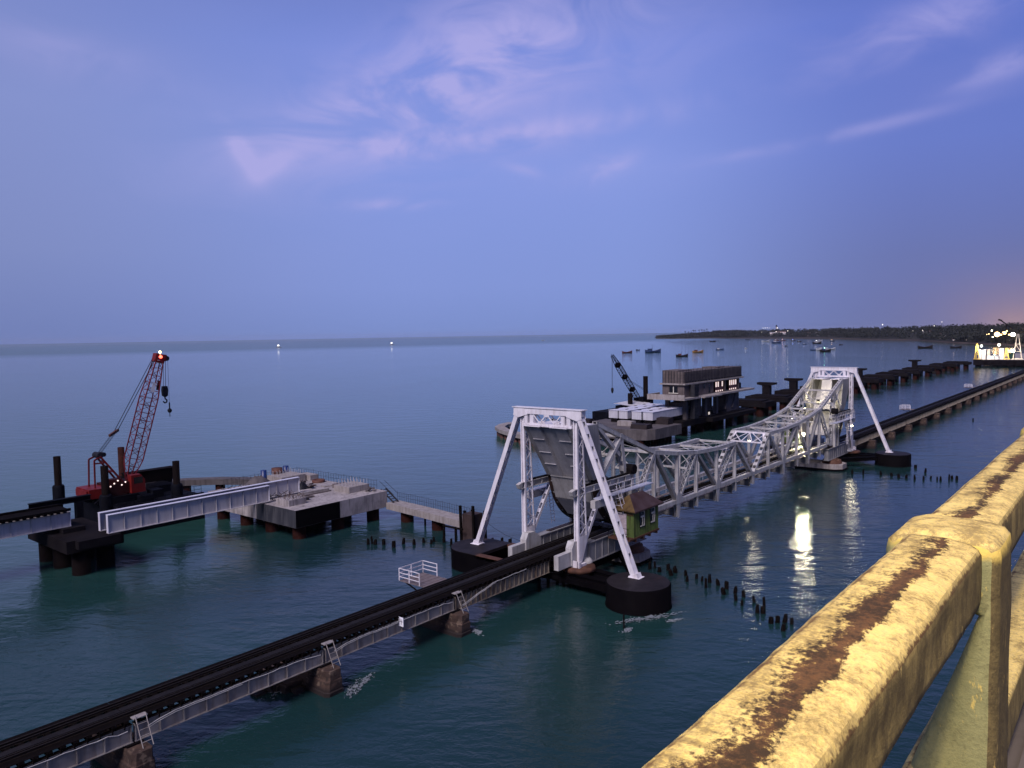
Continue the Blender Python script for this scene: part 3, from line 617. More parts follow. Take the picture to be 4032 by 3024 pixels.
# ================================================================== TOWERS
def tower(t, X, Y):
    ht = 16.15
    for sy in (-1, 1):
        yc = Y + sy * 3.05
        col = MB()
        # front and rear chords of the lattice column, each a pair of angles
        for s2 in (-1, 1):
            col.bar((X, yc + s2 * 0.2, 2.1), (X, yc + s2 * 0.16, ht - 0.3), 0.11, 0.24, (1, 0, 0))
            col.bar((X + 1.25, yc + s2 * 0.2, 4.0), (X + 0.75, yc + s2 * 0.16, 14.9), 0.11, 0.14, (1, 0, 0))
            col.bar((X + 1.25, yc + s2 * 0.2, 4.0), (X + 0.35, yc + s2 * 0.2, 2.25), 0.11, 0.14, (1, 0, 0))
        col.box(X + 0.02, X + 0.06, yc - 0.2, yc + 0.2, 2.3, ht - 0.4)
        for s2 in (-1, 1):
            col.prism([(X, 2.15), (X + 0.38, 2.2), (X + 1.2, 4.0), (X + 1.2, 4.6), (X, 4.6)], 'y', yc + s2 * 0.262, yc + s2 * 0.262 + s2 * 0.02)
            for k in range(13):
                z0 = 4.6 + k * 0.80; z1 = z0 + 0.80
                xa = X + 0.05; xb = X + 1.22 - 0.046 * (z0 - 4.0)
                if k % 2 == 0: col.bar((xa, yc + s2 * 0.2, z0), (xb, yc + s2 * 0.2, z1), 0.09, 0.03, (0, 1, 0))
                else: col.bar((xb, yc + s2 * 0.2, z0), (xa, yc + s2 * 0.2, z1), 0.09, 0.03, (0, 1, 0))
        for k in range(8):
            z0 = 5.0 + k * 1.25; xb = X + 1.25 - 0.046 * (z0 - 4.0); col.bar((xb, yc - 0.2, z0), (xb - 0.04, yc + 0.2, z0 + 0.7), 0.07, 0.03, (1, 0, 0))
        build('column', col, 'white_paint', t)
        foot = MB(); foot.box(X - 0.45, X + 0.75, yc - 0.5, yc + 0.5, 1.9, 2.14)
        foot.box(X - 0.62, X - 0.5, yc - 0.4, yc + 0.4, 1.9, 2.5); foot.box(X - 0.6, X - 0.25, yc - 0.62, yc - 0.52, 1.9, 2.45); foot.box(X - 0.6, X - 0.25, yc + 0.52, yc + 0.62, 1.9, 2.45)
        build('foot', foot, 'white_paint', t)
        ped = MB().lathe((X + 0.3, yc, 0), [(0, 1.88), (1.45, 1.88), (1.55, 1.75), (1.55, 1.5), (0, 1.5)], 10); build('pedestal', ped, 'cast_rust', t)
        sh = MB().lathe((X + 1.5, yc - sy * 0.2, 0), [(0, 2.35), (0.5, 2.3), (0.75, 2.05), (0.75, 1.89)], 14); build('shoe', sh, 'silver_paint', t)
        # raking strut, a box with batten openings in the front and rear faces
        p, q = Vector((X, Y + sy * 3.35, ht - 0.15)), Vector((X, Y + sy * 9.2, 1.8)); d = q - p; L = d.length; d.normalize()
        sd = Vector((0, d.z, -d.y))   # in-plane side direction
        st = MB(); hw, dep = 0.22, 0.66
        for s3 in (-1, 1):      # solid web plates with turned flanges, front and rear
            o = Vector((s3 * (dep / 2 - 0.02), 0, 0)); st.bar(p + o, q + o, 2 * hw, 0.04, (1, 0, 0))
            for s2 in (-1, 1):
                o2 = Vector((s3 * (dep / 2 - 0.105), 0, 0)) + sd * (s2 * (hw - 0.02)); st.bar(p + o2, q + o2, 0.04, 0.125, (1, 0, 0))
        slots = []; u = 1.0; k = 0
        while u < L - 1.7:
            ln = 1.0 if k in (3, 8) else 0.46
            if k == 5: u += 0.55
            slots.append((u, u + ln)); u += ln + 0.70; k += 1
        edges = [0.0] + [v for s_ in slots for v in s_] + [L]
        for a, b in zip(edges[0::2], edges[1::2]):      # batten plates across the open faces
            for s2 in (-1, 1):
                o = sd * (s2 * (hw + 0.004)); st.bar(p + d * a + o, p + d * b + o, 0.016, dep - 0.02, (1, 0, 0))
        build('raking_strut', st, 'white_paint', t)
        ft = MB(); ft.bar(q - d * 0.5, q + d * 0.12, 0.84, 0.74, (1, 0, 0)); ft.box(X - 0.5, X + 0.5, q.y - 0.55, q.y + 0.55, 2.0, 2.05); build('strut_foot', ft, 'white_paint', t)
        # splayed corner plates
        cp = MB()
        for xx in (-0.36, 0.33):
            cp.prism([(Y + sy * 2.7, ht + 0.02), (Y + sy * 3.75, ht + 0.02), (Y + sy * 3.95, ht - 0.75), (Y + sy * 3.4, ht - 0.95), (Y + sy * 2.2, ht - 0.62)], 'x', X + xx, X + xx + 0.025)
        build('corner_plate', cp, 'white_paint', t)
        # diagonal stay behind the column with slotted face
        a, b = Vector((X + 4.25, yc, 8.35)), Vector((X + 0.75, yc, 3.4)); d2 = (b - a); L2 = d2.length; d2.normalize(); n2 = Vector((-d2.z, 0, d2.x))
        sy2 = MB()
        for s2 in (-0.17, 0.17): sy2.bar(a + Vector((0, s2, 0)), b + Vector((0, s2, 0)), 0.06, 0.30, n2)
        for s3 in (-0.15, 0.15):
            u = 0.0
            while u < L2: sy2.bar(a + d2 * u + n2 * s3, a + d2 * min(L2, u + 0.42) + n2 * s3, 0.30, 0.015, n2); u += 1.0
        build('stay', sy2, 'white_paint', t)
        # horizontal machinery beam carried back towards the lifting span
        bm = MB(); yb = yc
        bm.box(X - 0.5, X + 10.2, yb - 0.22, yb + 0.22, 8.95, 9.0); bm.box(X - 0.5, X + 10.2, yb - 0.02, yb + 0.02, 8.45, 8.95); bm.box(X - 0.5, X + 10.2, yb - 0.22, yb + 0.22, 8.4, 8.45)
        for k in range(7): bm.box(X + 1.2 + k * 1.4, X + 1.26 + k * 1.4, yb - 0.2, yb + 0.2, 8.46, 8.94)
        bm.prism([(X - 0.5, 9.0), (X - 1.0, 8.85), (X - 0.8, 8.45), (X - 0.5, 8.3)], 'y', yb - 0.2, yb + 0.2)
        build('machinery_beam', bm, 'silver_paint', t)
        rk = MB(); rk.box(X + 1.0, X + 9.6, yb - 0.12, yb + 0.12, 9.0, 9.16); build('rack', rk, 'dark_steel', t)
        gb = MB().tube((X + 9.5, yb - 0.45, 9.45), (X + 9.5, yb + 0.45, 9.45), 0.5, n=14); gb.box(X + 9.0, X + 10.0, yb - 0.3, yb + 0.3, 9.0, 9.3); build('pinion', gb, 'dark_steel', t)
        pt = MB(); pt.box(X + 9.3, X + 9.8, yb - 0.2, yb + 0.2, 3.6, 8.4); pt.box(X + 7.6, X + 8.0, yb - 0.15, yb + 0.15, 3.6, 8.4); build('post', pt, 'silver_paint', t)
        # walkway with handrails beside the beam
        wy = yc + sy * 0.75; w = MB(); w.box(X + 2.2, X + 12.0, min(wy - 0.4, wy + 0.4), max(wy - 0.4, wy + 0.4), 7.72, 7.8)
        for k in range(5): w.box(X + 3 + k * 2.1, X + 3.08 + k * 2.1, min(yc, wy), max(yc, wy), 7.62, 7.71)
        build('gangway', w, 'plate_blue', t)
        hr = MB()
        for k in range(8):
            xx = X + 2.3 + k * 1.37; hr.tube((xx, wy + sy * 0.38, 7.8), (xx, wy + sy * 0.38, 8.85), 0.022, n=5)
        for zz in (8.3, 8.83): hr.tube((X + 2.3, wy + sy * 0.38, zz), (X + 11.9, wy + sy * 0.38, zz), 0.022, n=5)
        build('handrail', hr, 'white_paint', t)
        bx = MB(); bx.box(X + 1.5, X + 4.2, wy - 0.25, wy + 0.25, 7.0, 7.7); build('machinery_box', bx, 'silver_paint', t)
        # caged ladder from the gangway down to the cabin roof level
        ld = MB()
        for s2 in (-0.28, 0.28):
            ld.bar((X + 5.0 + s2, wy - sy * 0.1, 7.9), (X + 6.0 + s2, wy + sy * 0.3, 3.7), 0.05, 0.05)
            ld.bar((X + 5.0 + s2, wy + sy * 0.5, 8.6), (X + 6.0 + s2, wy + sy * 0.9, 5.2), 0.05, 0.05)
        for k in range(11):
            f = (k + 0.5) / 11; ld.bar((X + 4.72 + f, wy + sy * (-0.1 + 0.4 * f), 7.9 - 4.2 * f), (X + 5.28 + f, wy + sy * (-0.1 + 0.4 * f), 7.9 - 4.2 * f), 0.04, 0.04)
        for k in range(4):
            f = (k + 0.5) / 4.4; z_ = 8.5 - 3.2 * f
            for s2 in (-0.28, 0.28): ld.bar((X + 5.0 + s2 + f * 0.8, wy + sy * (-0.05 + .3 * f), z_), (X + 5.0 + s2 + f * 0.8, wy + sy * (0.5 + .3 * f), z_), 0.045, 0.03)
            ld.bar((X + 4.72 + f * .8, wy + sy * (0.5 + .3 * f), z_), (X + 5.28 + f * .8, wy + sy * (0.5 + .3 * f), z_), 0.045, 0.03)
        build('ladder', ld, 'white_paint', t)
    # portal at the top
    tb = MB(); tb.box(X - 0.34, X + 0.34, Y - 3.9, Y + 3.9, ht - 0.55, ht + 0.0); tb.box(X - 0.42, X + 0.42, Y - 4.05, Y + 4.05, ht, ht + 0.06)
    build('cross_beam', tb, 'white_paint', t)
    lb = MB(); lb.box(X - 0.3, X + 0.3, Y - 2.8, Y + 2.8, ht - 1.62, ht - 1.42); lb.box(X - 0.42, X + 0.42, Y - 2.85, Y + 2.85, ht - 1.68, ht - 1.63)
    build('lower_beam', lb, 'white_paint', t)
    fr = MB()
    for sy in (-1, 1):
        fr.box(X - 0.3, X + 0.3, Y + sy * 2.45 - 0.2, Y + sy * 2.45 + 0.2, ht - 1.42, ht - 0.55); fr.box(X - 0.26, X + 0.26, Y + sy * 1.8 - 0.22, Y + sy * 1.8 + 0.22, ht - 1.42, ht - 0.55)
        for xx in (-0.28, 0.28):
            fr.bar((X + xx, Y + sy * 1.55, ht - 0.62), (X + xx, Y + sy * 0.85, ht - 1.36), 0.1, 0.05, (1, 0, 0)); fr.bar((X + xx, Y + sy * 0.85, ht - 1.36), (X + xx, Y + sy * 0.08, ht - 0.62), 0.1, 0.05, (1, 0, 0))
            fr.prism([(Y + sy * 0.65, ht - 1.41), (Y + sy * 1.1, ht - 1.41), (Y + sy * 0.95, ht - 1.2), (Y + sy * 0.78, ht - 1.2)], 'x', X + xx - 0.02, X + xx + 0.02)
    fr.box(X - 0.33, X - 0.30, Y - 0.3, Y + 0.3, ht - 0.75, ht - 0.55)
    build('portal_bracing', fr, 'white_paint', t)
TX = 56.7
t1 = thing('lift_tower', 'white steel A-frame tower of the lifting bridge, nearer and larger one', 'tower', (TX, 42.65, 0), 'white towers of the lifting bridge')
tower(t1, TX, 42.65)
t2 = dup(t1, (140.6, 42.65, 0), math.pi, (1.0, 1.0, 1.012), 'white steel A-frame tower of the lifting bridge, farther one beside the floodlight')

# rolling-track girders either side of the railway
def track_girder(t, X, Y, sy):
    yc = Y + sy * 2.65
    g = MB(); g.box(X + 1.6, X + 12.4, yc - 0.32, yc + 0.32, 1.75, 3.52)
    g.box(X + 1.4, X + 12.6, yc - 0.45, yc + 0.45, 3.52, 3.6); g.box(X + 1.5, X + 12.5, yc - 0.45, yc + 0.45, 1.68, 1.75)
    for k in range(10):
        xx = X + 2.0 + k * 1.12; g.box(xx - 0.05, xx + 0.05, yc - 0.4, yc - 0.322, 1.76, 3.51); g.box(xx - 0.05, xx + 0.05, yc + 0.322, yc + 0.4, 1.76, 3.51)
    build('box_girder', g, 'dull_silver', t)
    e = MB(); e.box(X - 2.7, X - 0.75, yc - 0.25, yc + 0.25, 2.05, 3.35)
    e.prism([(X - 0.75, 2.05), (X + 1.6, 2.05), (X + 1.6, 3.4), (X + 0.6, 4.15), (X - 0.4, 4.2), (X - 0.75, 3.6)], 'y', yc - 0.36, yc + 0.36)
    build('end_block', e, 'silver_paint', t)
    tr = MB(); tr.box(X + 3.2, X + 12.2, yc - 0.25, yc + 0.25, 3.6, 3.66); build('tread_plate', tr, 'tread_steel', t)
tg = thing('rolling_track_girder', 'grey box girder beside the track, landward leg of the near tower', 'girder', (TX, 40.0, 0), 'rolling track girders under the lifting leaves'); track_girder(tg, TX, 42.65, -1)
tg2 = thing('rolling_track_girder', 'grey ribbed girder beside the track, seaward leg of the near tower', 'girder', (TX, 45.3, 0), 'rolling track girders under the lifting leaves'); track_girder(tg2, TX, 42.65, 1)
dup(tg, (140.6, 45.3, 0), math.pi, None, 'grey box girder at the seaward leg of the far tower')
dup(tg2, (140.6, 40.0, 0), math.pi, None, 'grey ribbed girder at the landward leg of the far tower')

# ================================================================== LIFTING LEAVES
def leaf(t, MX, Y):
    P = lambda d, y, z: Vector((MX - d, Y + y, z))
    Zb = 4.2
    top = [(5.5, 8.9), (10.8, 8.85), (16.3, 9.1), (21.2, 9.6), (26.2, 10.35), (33.0, 12.9), (37.4, 14.55)]
    def channel(name, p, q, wy=0.46, dep=0.36, style='lace', m='silver_paint'):
        mb = MB(); d = (q - p).normalized(); nrm = Vector((-d.z, 0, d.x)); L = (q - p).length
        for s in (-1, 1): mb.bar(p + Vector((0, s * wy / 2, 0)), q + Vector((0, s * wy / 2, 0)), 0.05, dep, nrm)
        for s in (-1, 1):
            o = nrm * (s * dep * 0.47)
            if style == 'lace':
                mb.lace(p + o, q + o, (0, 1, 0), wy * 0.86, 0.42, 0.06, 0.018, nrm)
                mb.bar(p + o, p + o + d * 0.7, wy, 0.02, nrm); mb.bar(q + o - d * 0.7, q + o, wy, 0.02, nrm)
            elif style == 'batten':
                u = 0.0
                while u < L - 0.1: mb.bar(p + o + d * u, p + o + d * min(L, u + 0.55), wy, 0.02, nrm); u += 1.05
            else: mb.bar(p + o, q + o, wy, 0.02, nrm)
        return build(name, mb, m, t)
    for sy in (-1, 1):
        y = sy * 2.5
        tc_ = MB(); pts = [P(d, y, z) for d, z in top]
        for a, b in zip(pts[:-1], pts[1:]):
            dd = (b - a).normalized(); nr = Vector((-dd.z, 0, dd.x)); nr = nr if nr.z > 0 else -nr
            for s in (-0.22, 0.22):
                o = Vector((0, s, 0)); tc_.bar(a + o, b + o, 0.06, 0.38, nr)
                for s2 in (-0.19, 0.19): o2 = Vector((0, s * 0.86, 0)) + nr * s2; tc_.bar(a + o2, b + o2, 0.15, 0.025, nr)
            L_ = (b - a).length; u = 0.0
            while u < L_ - 0.05:
                e_ = min(L_, u + 0.42)
                for s2 in (-0.19, 0.19): tc_.bar(a + dd * u + nr * s2, a + dd * e_ + nr * s2, 0.38, 0.02, nr)
                u += 0.86
        for q in pts[1:-1]: tc_.box(q.x - 0.2, q.x + 0.2, q.y - 0.27, q.y + 0.27, q.z - 0.2, q.z + 0.2)
        build('top_chord', tc_, 'silver_paint', t)
        # rows of lacing slots along the upper face
        bc = MB(); bc.bar(P(0, y - 0.2, Zb), P(33.5, y - 0.2, Zb), 0.06, 0.46); bc.bar(P(0, y + 0.2, Zb), P(33.5, y + 0.2, Zb), 0.06, 0.46)
        bc.bar(P(0, y, Zb + 0.225), P(33.5, y, Zb + 0.225), 0.36, 0.02); bc.lace(P(0, y, Zb - 0.22), P(33.5, y, Zb - 0.22), (0, 1, 0), 0.36, 0.5, 0.06, 0.02, (0, 0, 1))
        for d in (0.2, 5.5, 10.8, 16.3, 21.0, 26.2, 31.4):
            for s in (-0.245, 0.245):
                w = 0.75 if d in (10.8, 21.0, 31.4) else 0.34
                bc.prism([(MX - d - w, Zb + 0.2), (MX - d + w, Zb + 0.2), (MX - d + w * 0.7, Zb - 0.25), (MX - d - w * 0.7, Zb - 0.25)], 'y', Y + y + s - 0.012, Y + y + s + 0.012)
                if d in (10.8, 21.0, 31.4): bc.prism([(MX - d - 0.7, Zb + 0.2), (MX - d + 0.7, Zb + 0.2), (MX - d + 0.35, Zb + 1.0), (MX - d - 0.35, Zb + 1.0)], 'y', Y + y + s - 0.012, Y + y + s + 0.012)
        build('bottom_chord', bc, 'silver_paint', t)
        # posts
        for d, zt in ((5.5, 8.9), (10.8, 8.85), (16.3, 9.1), (21.0, 9.6), (26.2, 10.35)):
            channel('vertical', P(d, y, Zb + 0.2), P(d, y, zt - 0.15), 0.34, 0.26, 'plate')
        channel('vertical', P(31.4, y, Zb), P(33.0, y, 12.8), 0.5, 0.5, 'batten')
        # diagonals: compression ones laced, end post battened
        channel('end_post', P(5.4, y, 8.85), P(0.3, y, Zb), 0.5, 0.42, 'batten')
        channel('diagonal', P(5.6, y, 8.75), P(10.6, y, Zb + 0.1), 0.42, 0.36, 'lace')
        channel('diagonal', P(16.2, y, 9.0), P(11.0, y, Zb + 0.1), 0.42, 0.34, 'plate', 'dull_silver')
        channel('diagonal', P(16.5, y, 9.0), P(20.8, y, Zb + 0.1), 0.42, 0.36, 'lace')
        channel('diagonal', P(26.0, y, 10.2), P(21.2, y, Zb + 0.1), 0.44, 0.38, 'plate', 'dull_silver')
        channel('diagonal', P(26.4, y, 10.2), P(31.2, y, Zb + 0.2), 0.46, 0.4, 'lace')
        channel('diagonal', P(32.9, y, 12.7), P(36.2, y, 9.6), 0.5, 0.42, 'plate')
        channel('diagonal', P(37.2, y, 14.3), P(33.2, y, 11.0), 0.4, 0.34, 'plate')
        # floor beam hangers below the chord
        for d in (0.2, 5.5, 10.8, 16.3, 21.0, 26.2, 31.4):
            big = d in (10.8, 21.0, 31.4); wt = 0.5 if big else 0.2; wb = 0.14 if big else 0.17; zb = 2.35 if big else 2.75
            hg = MB()
            for s in (-0.2, 0.2): hg.prism([(MX - d - wt, Zb - 0.24), (MX - d + wt, Zb - 0.24), (MX - d + wb, zb), (MX - d - wb, zb)], 'y', Y + y + s - 0.02, Y + y + s + 0.02)
            hg.bar(P(d, y, Zb - 0.24), P(d, y, zb + 0.1), 0.36, 0.05, (0, 1, 0))
            build('hanger', hg, 'silver_paint', t)
        # counterweight side plate
        sp_ = MB(); sp_.prism([(MX - 41.55, 14.45), (MX - 37.3, 14.5), (MX - 36.2, 9.55), (MX - 38.0, 9.25)], 'y', Y + y - 0.28, Y + y + 0.28)
        sp_.box(MX - 38.5, MX - 36.9, Y + y - 0.31, Y + y + 0.31, 11.2, 11.3)
        build('counterweight_plate', sp_, 'dull_silver', t)
        # rolling segment: web sector, tread and stiffening ribs; circle centre at d = 31.7, z = 9.6
        cx_, cz_, Rr = MX - 31.7, 9.62, 5.96
        arc = [(cx_ + Rr * math.cos(R(a)), cz_ + Rr * math.sin(R(a))) for a in range(184, 292, 6)]
        sg_ = MB(); sg_.prism(arc + [(MX - 29.6, 4.5), (MX - 31.0, 6.5), (MX - 33.2, 8.0), (MX - 36.0, 9.5)], 'y', Y + y - 0.1, Y + y + 0.1)
        for a in range(190, 290, 14):
            p0 = Vector((cx_ + 3.2 * math.cos(R(a)), Y + y, cz_ + 3.2 * math.sin(R(a)))); p1 = Vector((cx_ + (Rr - 0.1) * math.cos(R(a)), Y + y, cz_ + (Rr - 0.1) * math.sin(R(a))))
            if a > 200: sg_.bar(p0.lerp(p1, 0.3), p1, 0.5, 0.06, (math.sin(R(a)), 0, -math.cos(R(a))))
        build('segment_web', sg_, 'dull_silver', t)
        td = MB()
        for a in range(184, 290, 4):
            q0 = [(cx_ + r_ * math.cos(R(a_)), cz_ + r_ * math.sin(R(a_))) for r_, a_ in ((Rr - 0.24, a), (Rr, a), (Rr, a + 4), (Rr - 0.24, a + 4))]
            td.prism(q0, 'y', Y + y - 0.34, Y + y + 0.34)
        build('segment_tread', td, 'tread_steel', t)
    # counterweight rear: two outer boxes proud of a recessed middle
    for sy in (-1, 1):
        ob = MB(); pl_ = [(MX - 41.62, 14.4), (MX - 40.9, 14.4), (MX - 37.2, 9.3), (MX - 38.05, 9.2)]
        y0, y1 = sorted((Y + sy * 0.85, Y + sy * 2.2)); ob.prism(pl_, 'y', y0, y1)
        for f in (0.24, 0.5, 0.74):
            xx, zz = MX - 41.66 + 3.57 * f, 14.4 - 5.2 * f; ob.bar((xx, y0, zz), (xx, y1, zz), 0.05, 0.10, (0.82, 0, 0.56))
        build('counterweight_box', ob, 'counterweight_grey', t)
        lip = MB(); lip.box(MX - 41.9, MX - 37.4, y0 - 0.25, y1 + 0.3, 14.46, 14.52); build('cover_plate', lip, 'white_paint', t)
    mid = MB(); mid.prism([(MX - 41.2, 14.35), (MX - 37.6, 14.35), (MX - 36.5, 9.4), (MX - 37.7, 9.3)], 'y', Y - 0.848, Y + 0.848); build('counterweight_middle', mid, 'counterweight_grey', t)
    low = MB(); low.prism([(MX - 38.1, 9.18), (MX - 37.6, 9.18), (MX - 36.9, 6.9), (MX - 37.35, 6.95)], 'y', Y - 2.2, Y + 2.2); low.box(MX - 38.2, MX - 37.5, Y - 2.2, Y + 2.2, 9.185, 9.26); build('cross_girder', low, 'dull_silver', t)
    und = MB(); und.prism([(MX - 37.3, 6.88), (MX - 36.2, 6.9), (MX - 34.2, 5.2), (MX - 35.4, 4.95)], 'y', Y - 2.15, Y + 2.15); build('lower_girder', und, 'counterweight_grey', t)
    # cross bracing between the two trusses
    def strut(name, d, z, w=0.26, h=0.24, m='silver_paint'): build(name, MB().bar(P(d, -2.25, z), P(d, 2.25, z), w, h), m, t)
    for d, z in top[:-1]: strut('top_strut', d, z - 0.02)
    for (d0, z0), (d1, z1) in zip(top[:-2], top[1:-1]):
        xb = MB(); xb.bar(P(d0, -2.3, z0), P(d1, 2.3, z1), 0.10, 0.05); xb.bar(P(d0, 2.3, z0 - 0.07), P(d1, -2.3, z1 - 0.07), 0.10, 0.05)
        xb.box(MX - (d0 + d1) / 2 - 0.25, MX - (d0 + d1) / 2 + 0.25, Y - 0.25, Y + 0.25, (z0 + z1) / 2 - 0.02, (z0 + z1) / 2 + 0.03)
        build('top_bracing', xb, 'silver_paint', t)
    # portal at the nose: upper and lower struts with a lattice between
    pu, pv = (5.35, 8.86), (4.05, 7.7)
    po = MB(); A = lambda f, y: P(pu[0] + (pv[0] - pu[0]) * f, y, pu[1] + (pv[1] - pu[1]) * f)
    po.bar(A(0, -2.3), A(0, 2.3), 0.22, 0.2); po.bar(A(1.0, -2.3), A(1.0, 2.3), 0.2, 0.18)
    for s in (-1, 1):
        po.bar(A(0.1, s * 2.2), A(1, s * 0.8), 0.11, 0.06); po.bar(A(1, s * 0.8), A(0.08, s * 0.0), 0.11, 0.06); po.bar(A(0.95, s * 2.2), A(0.05, s * 0.35), 0.11, 0.06)
        po.bar(A(0.0, s * 2.0) , A(0.55, s * 2.3), 0.4, 0.03)
    build('nose_portal', po, 'white_paint', t)
    # sway frames at the taller posts
    for d, z in ((26.2, 10.2), (16.3, 9.0), (33.0, 12.7)):
        sw = MB(); z2 = z - 1.9; x_off = 0 if d < 33 else 0.5
        sw.bar(P(d - x_off, -2.25, z2), P(d - x_off, 2.25, z2), 0.2, 0.2)
        for s in (-1, 1): sw.bar(P(d, s * 2.2, z - 0.1), P(d - x_off, 0, z2), 0.1, 0.07); sw.bar(P(d - x_off, s * 2.2, z2), P(d, s * 0.5, z - 0.1), 0.1, 0.07)
        sw.box(MX - d - 0.05 + x_off, MX - d + 0.05 + x_off, Y - 0.5, Y + 0.5, z2 - 0.25, z2 + 0.3)
        build('sway_frame', sw, 'silver_paint', t)
    # floor
    for d in (0.2, 5.5, 10.8, 16.3, 21.0, 26.2, 31.4):
        fb = MB(); fb.box(MX - d - 0.03, MX - d + 0.03, Y - 2.2, Y + 2.2, 2.55, 3.35); fb.box(MX - d - 0.16, MX - d + 0.16, Y - 2.2, Y + 2.2, 3.35, 3.38); fb.box(MX - d - 0.16, MX - d + 0.16, Y - 2.2, Y + 2.2, 2.52, 2.55)
        build('floor_beam', fb, 'dull_silver', t)
    for s in (-1, 1):
        sr = MB(); sr.box(MX - 31.4, MX - 0.1, Y + s * 0.9 - 0.1, Y + s * 0.9 + 0.1, 2.6, 2.72); sr.box(MX - 31.4, MX - 0.1, Y + s * 0.9 - 0.015, Y + s * 0.9 + 0.015, 2.72, 3.3); build('stringer', sr, 'dull_silver', t)
        rl = MB(); rl.box(MX - 31.6, MX - 0.06, Y + s * 0.84 - 0.035, Y + s * 0.84 + 0.035, 3.56, 3.7); build('rail', rl, 'rail_steel', t)
        gr = MB(); gr.box(MX - 31.4, MX - 0.1, Y + s * 1.85 - 0.28, Y + s * 1.85 + 0.28, 3.50, 3.54); build('walkway_plate', gr, 'grating', t)
        hb = MB()
        for k in range(16): hb.tube((MX - 1 - k * 2.0, Y + s * 2.08, 3.54), (MX - 1 - k * 2.0, Y + s * 2.08, 4.5), 0.02, n=5)
        for zz in (4.05, 4.5): hb.tube((MX - 31.2, Y + s * 2.08, zz), (MX - 0.6, Y + s * 2.08, zz), 0.02, n=5)
        build('handrail', hb, 'white_paint', t)
    sl = MB()
    for k in range(50): sl.box(MX - 0.4 - k * 0.62 - 0.12, MX - 0.4 - k * 0.62 + 0.12, Y - 1.3, Y + 1.3, 3.39, 3.555)
    build('sleeper', sl, 'track_black', t)
    lb_ = MB()
    for d0, d1 in ((0.2, 5.5), (5.5, 10.8), (10.8, 16.3), (16.3, 21.0), (21.0, 26.2), (26.2, 31.4)):
        lb_.bar(P(d0, -2.2, 2.45), P(d1, 2.2, 2.45), 0.12, 0.06); lb_.bar(P(d0, 2.2, 2.37), P(d1, -2.2, 2.37), 0.12, 0.06)
    build('bottom_bracing', lb_, 'dull_silver', t)
MID = 97.9
lf = thing('lifting_leaf', 'silver truss half of the lifting span, hinged at the near tower', 'bascule leaf', (MID, 42.6, 0), 'rolling leaves of the lifting bridge')
leaf(lf, MID, 42.6)
lf2 = dup(lf, (MID + 0.02, 42.6, 0), math.pi, (1.03, 1.0, 1.0), 'silver truss half of the lifting span, rising to the far floodlit tower')

# ================================================================== PIERS OF THE LIFTING SPAN
def round_caisson(t, x, y, r=2.75, top=2.0):
    m = MB().lathe((x, y, 0), [(r * 1.03, -0.5), (r * 1.02, 0.12), (r, 0.2), (r, top - 0.12), (r - 0.1, top)], 40); build('drum', m, 'black_paint', t)
    m = MB().lathe((x, y, 0), [(r - 0.1, top), (r * 0.5, top + 0.03), (0, top + 0.05)], 40); build('lid', m, 'caisson_top', t)
t = thing('tower_caisson', 'black round caisson under the landward strut of the near tower', 'caisson', (55.9, 32.9, 0), 'black round caissons under the tower struts')
round_caisson(t, 55.9, 32.8)
cR = t
dup(t, (140.2, 32.9, 0), 0.3, None, 'black round caisson under the landward strut of the far tower, among distant stakes')
dup(t, (140.2, 52.4, 0), 0.7, None, 'black round caisson on the seaward side of the far tower')
# seaward one is longer and open in the middle
t = thing('tower_caisson', 'long black caisson with an open well, seaward side of the near tower', 'caisson', (56.2, 50.5, 0), 'black caissons of the near tower')
def stadium(x, y0, y1, r, k=18, hole=None):
    pts = [(x + r * math.cos(R(a)), y1 + r * math.sin(R(a))) for a in [180 * i / k for i in range(k + 1)]]
    return [(x + r, y0)] + pts + [(x - r, y0)]
def wallring(mb, outer, z0, z1):
    n = len(outer); vs = [(a, b, z0) for a, b in outer] + [(a, b, z1) for a, b in outer]
    mb.add(vs, [(i, (i + 1) % n, n + (i + 1) % n, n + i) for i in range(n)], False)
o_ = stadium(56.2, 45.6, 51.3, 2.75)
m = MB(); wallring(m, o_, -0.5, 1.95); build('wall', m, 'black_paint', t)
m = MB(); m.prism(stadium(56.2, 49.2, 51.3, 2.72), 'z', 1.7, 2.0); build('lid', m, 'caisson_top', t)
m = MB(); m.box(53.45, 54.2, 45.6, 49.198, 1.7, 2.0); m.box(58.2, 58.95, 45.6, 49.198, 1.7, 2.0); m.box(54.2, 58.2, 45.6, 46.3, 1.6, 1.9); build('rim', m, 'cast_rust', t)
m = MB(); m.box(53.6, 58.8, 45.8, 49.2, 0.6, 0.65); build('well_floor', m, 'black_paint', t)
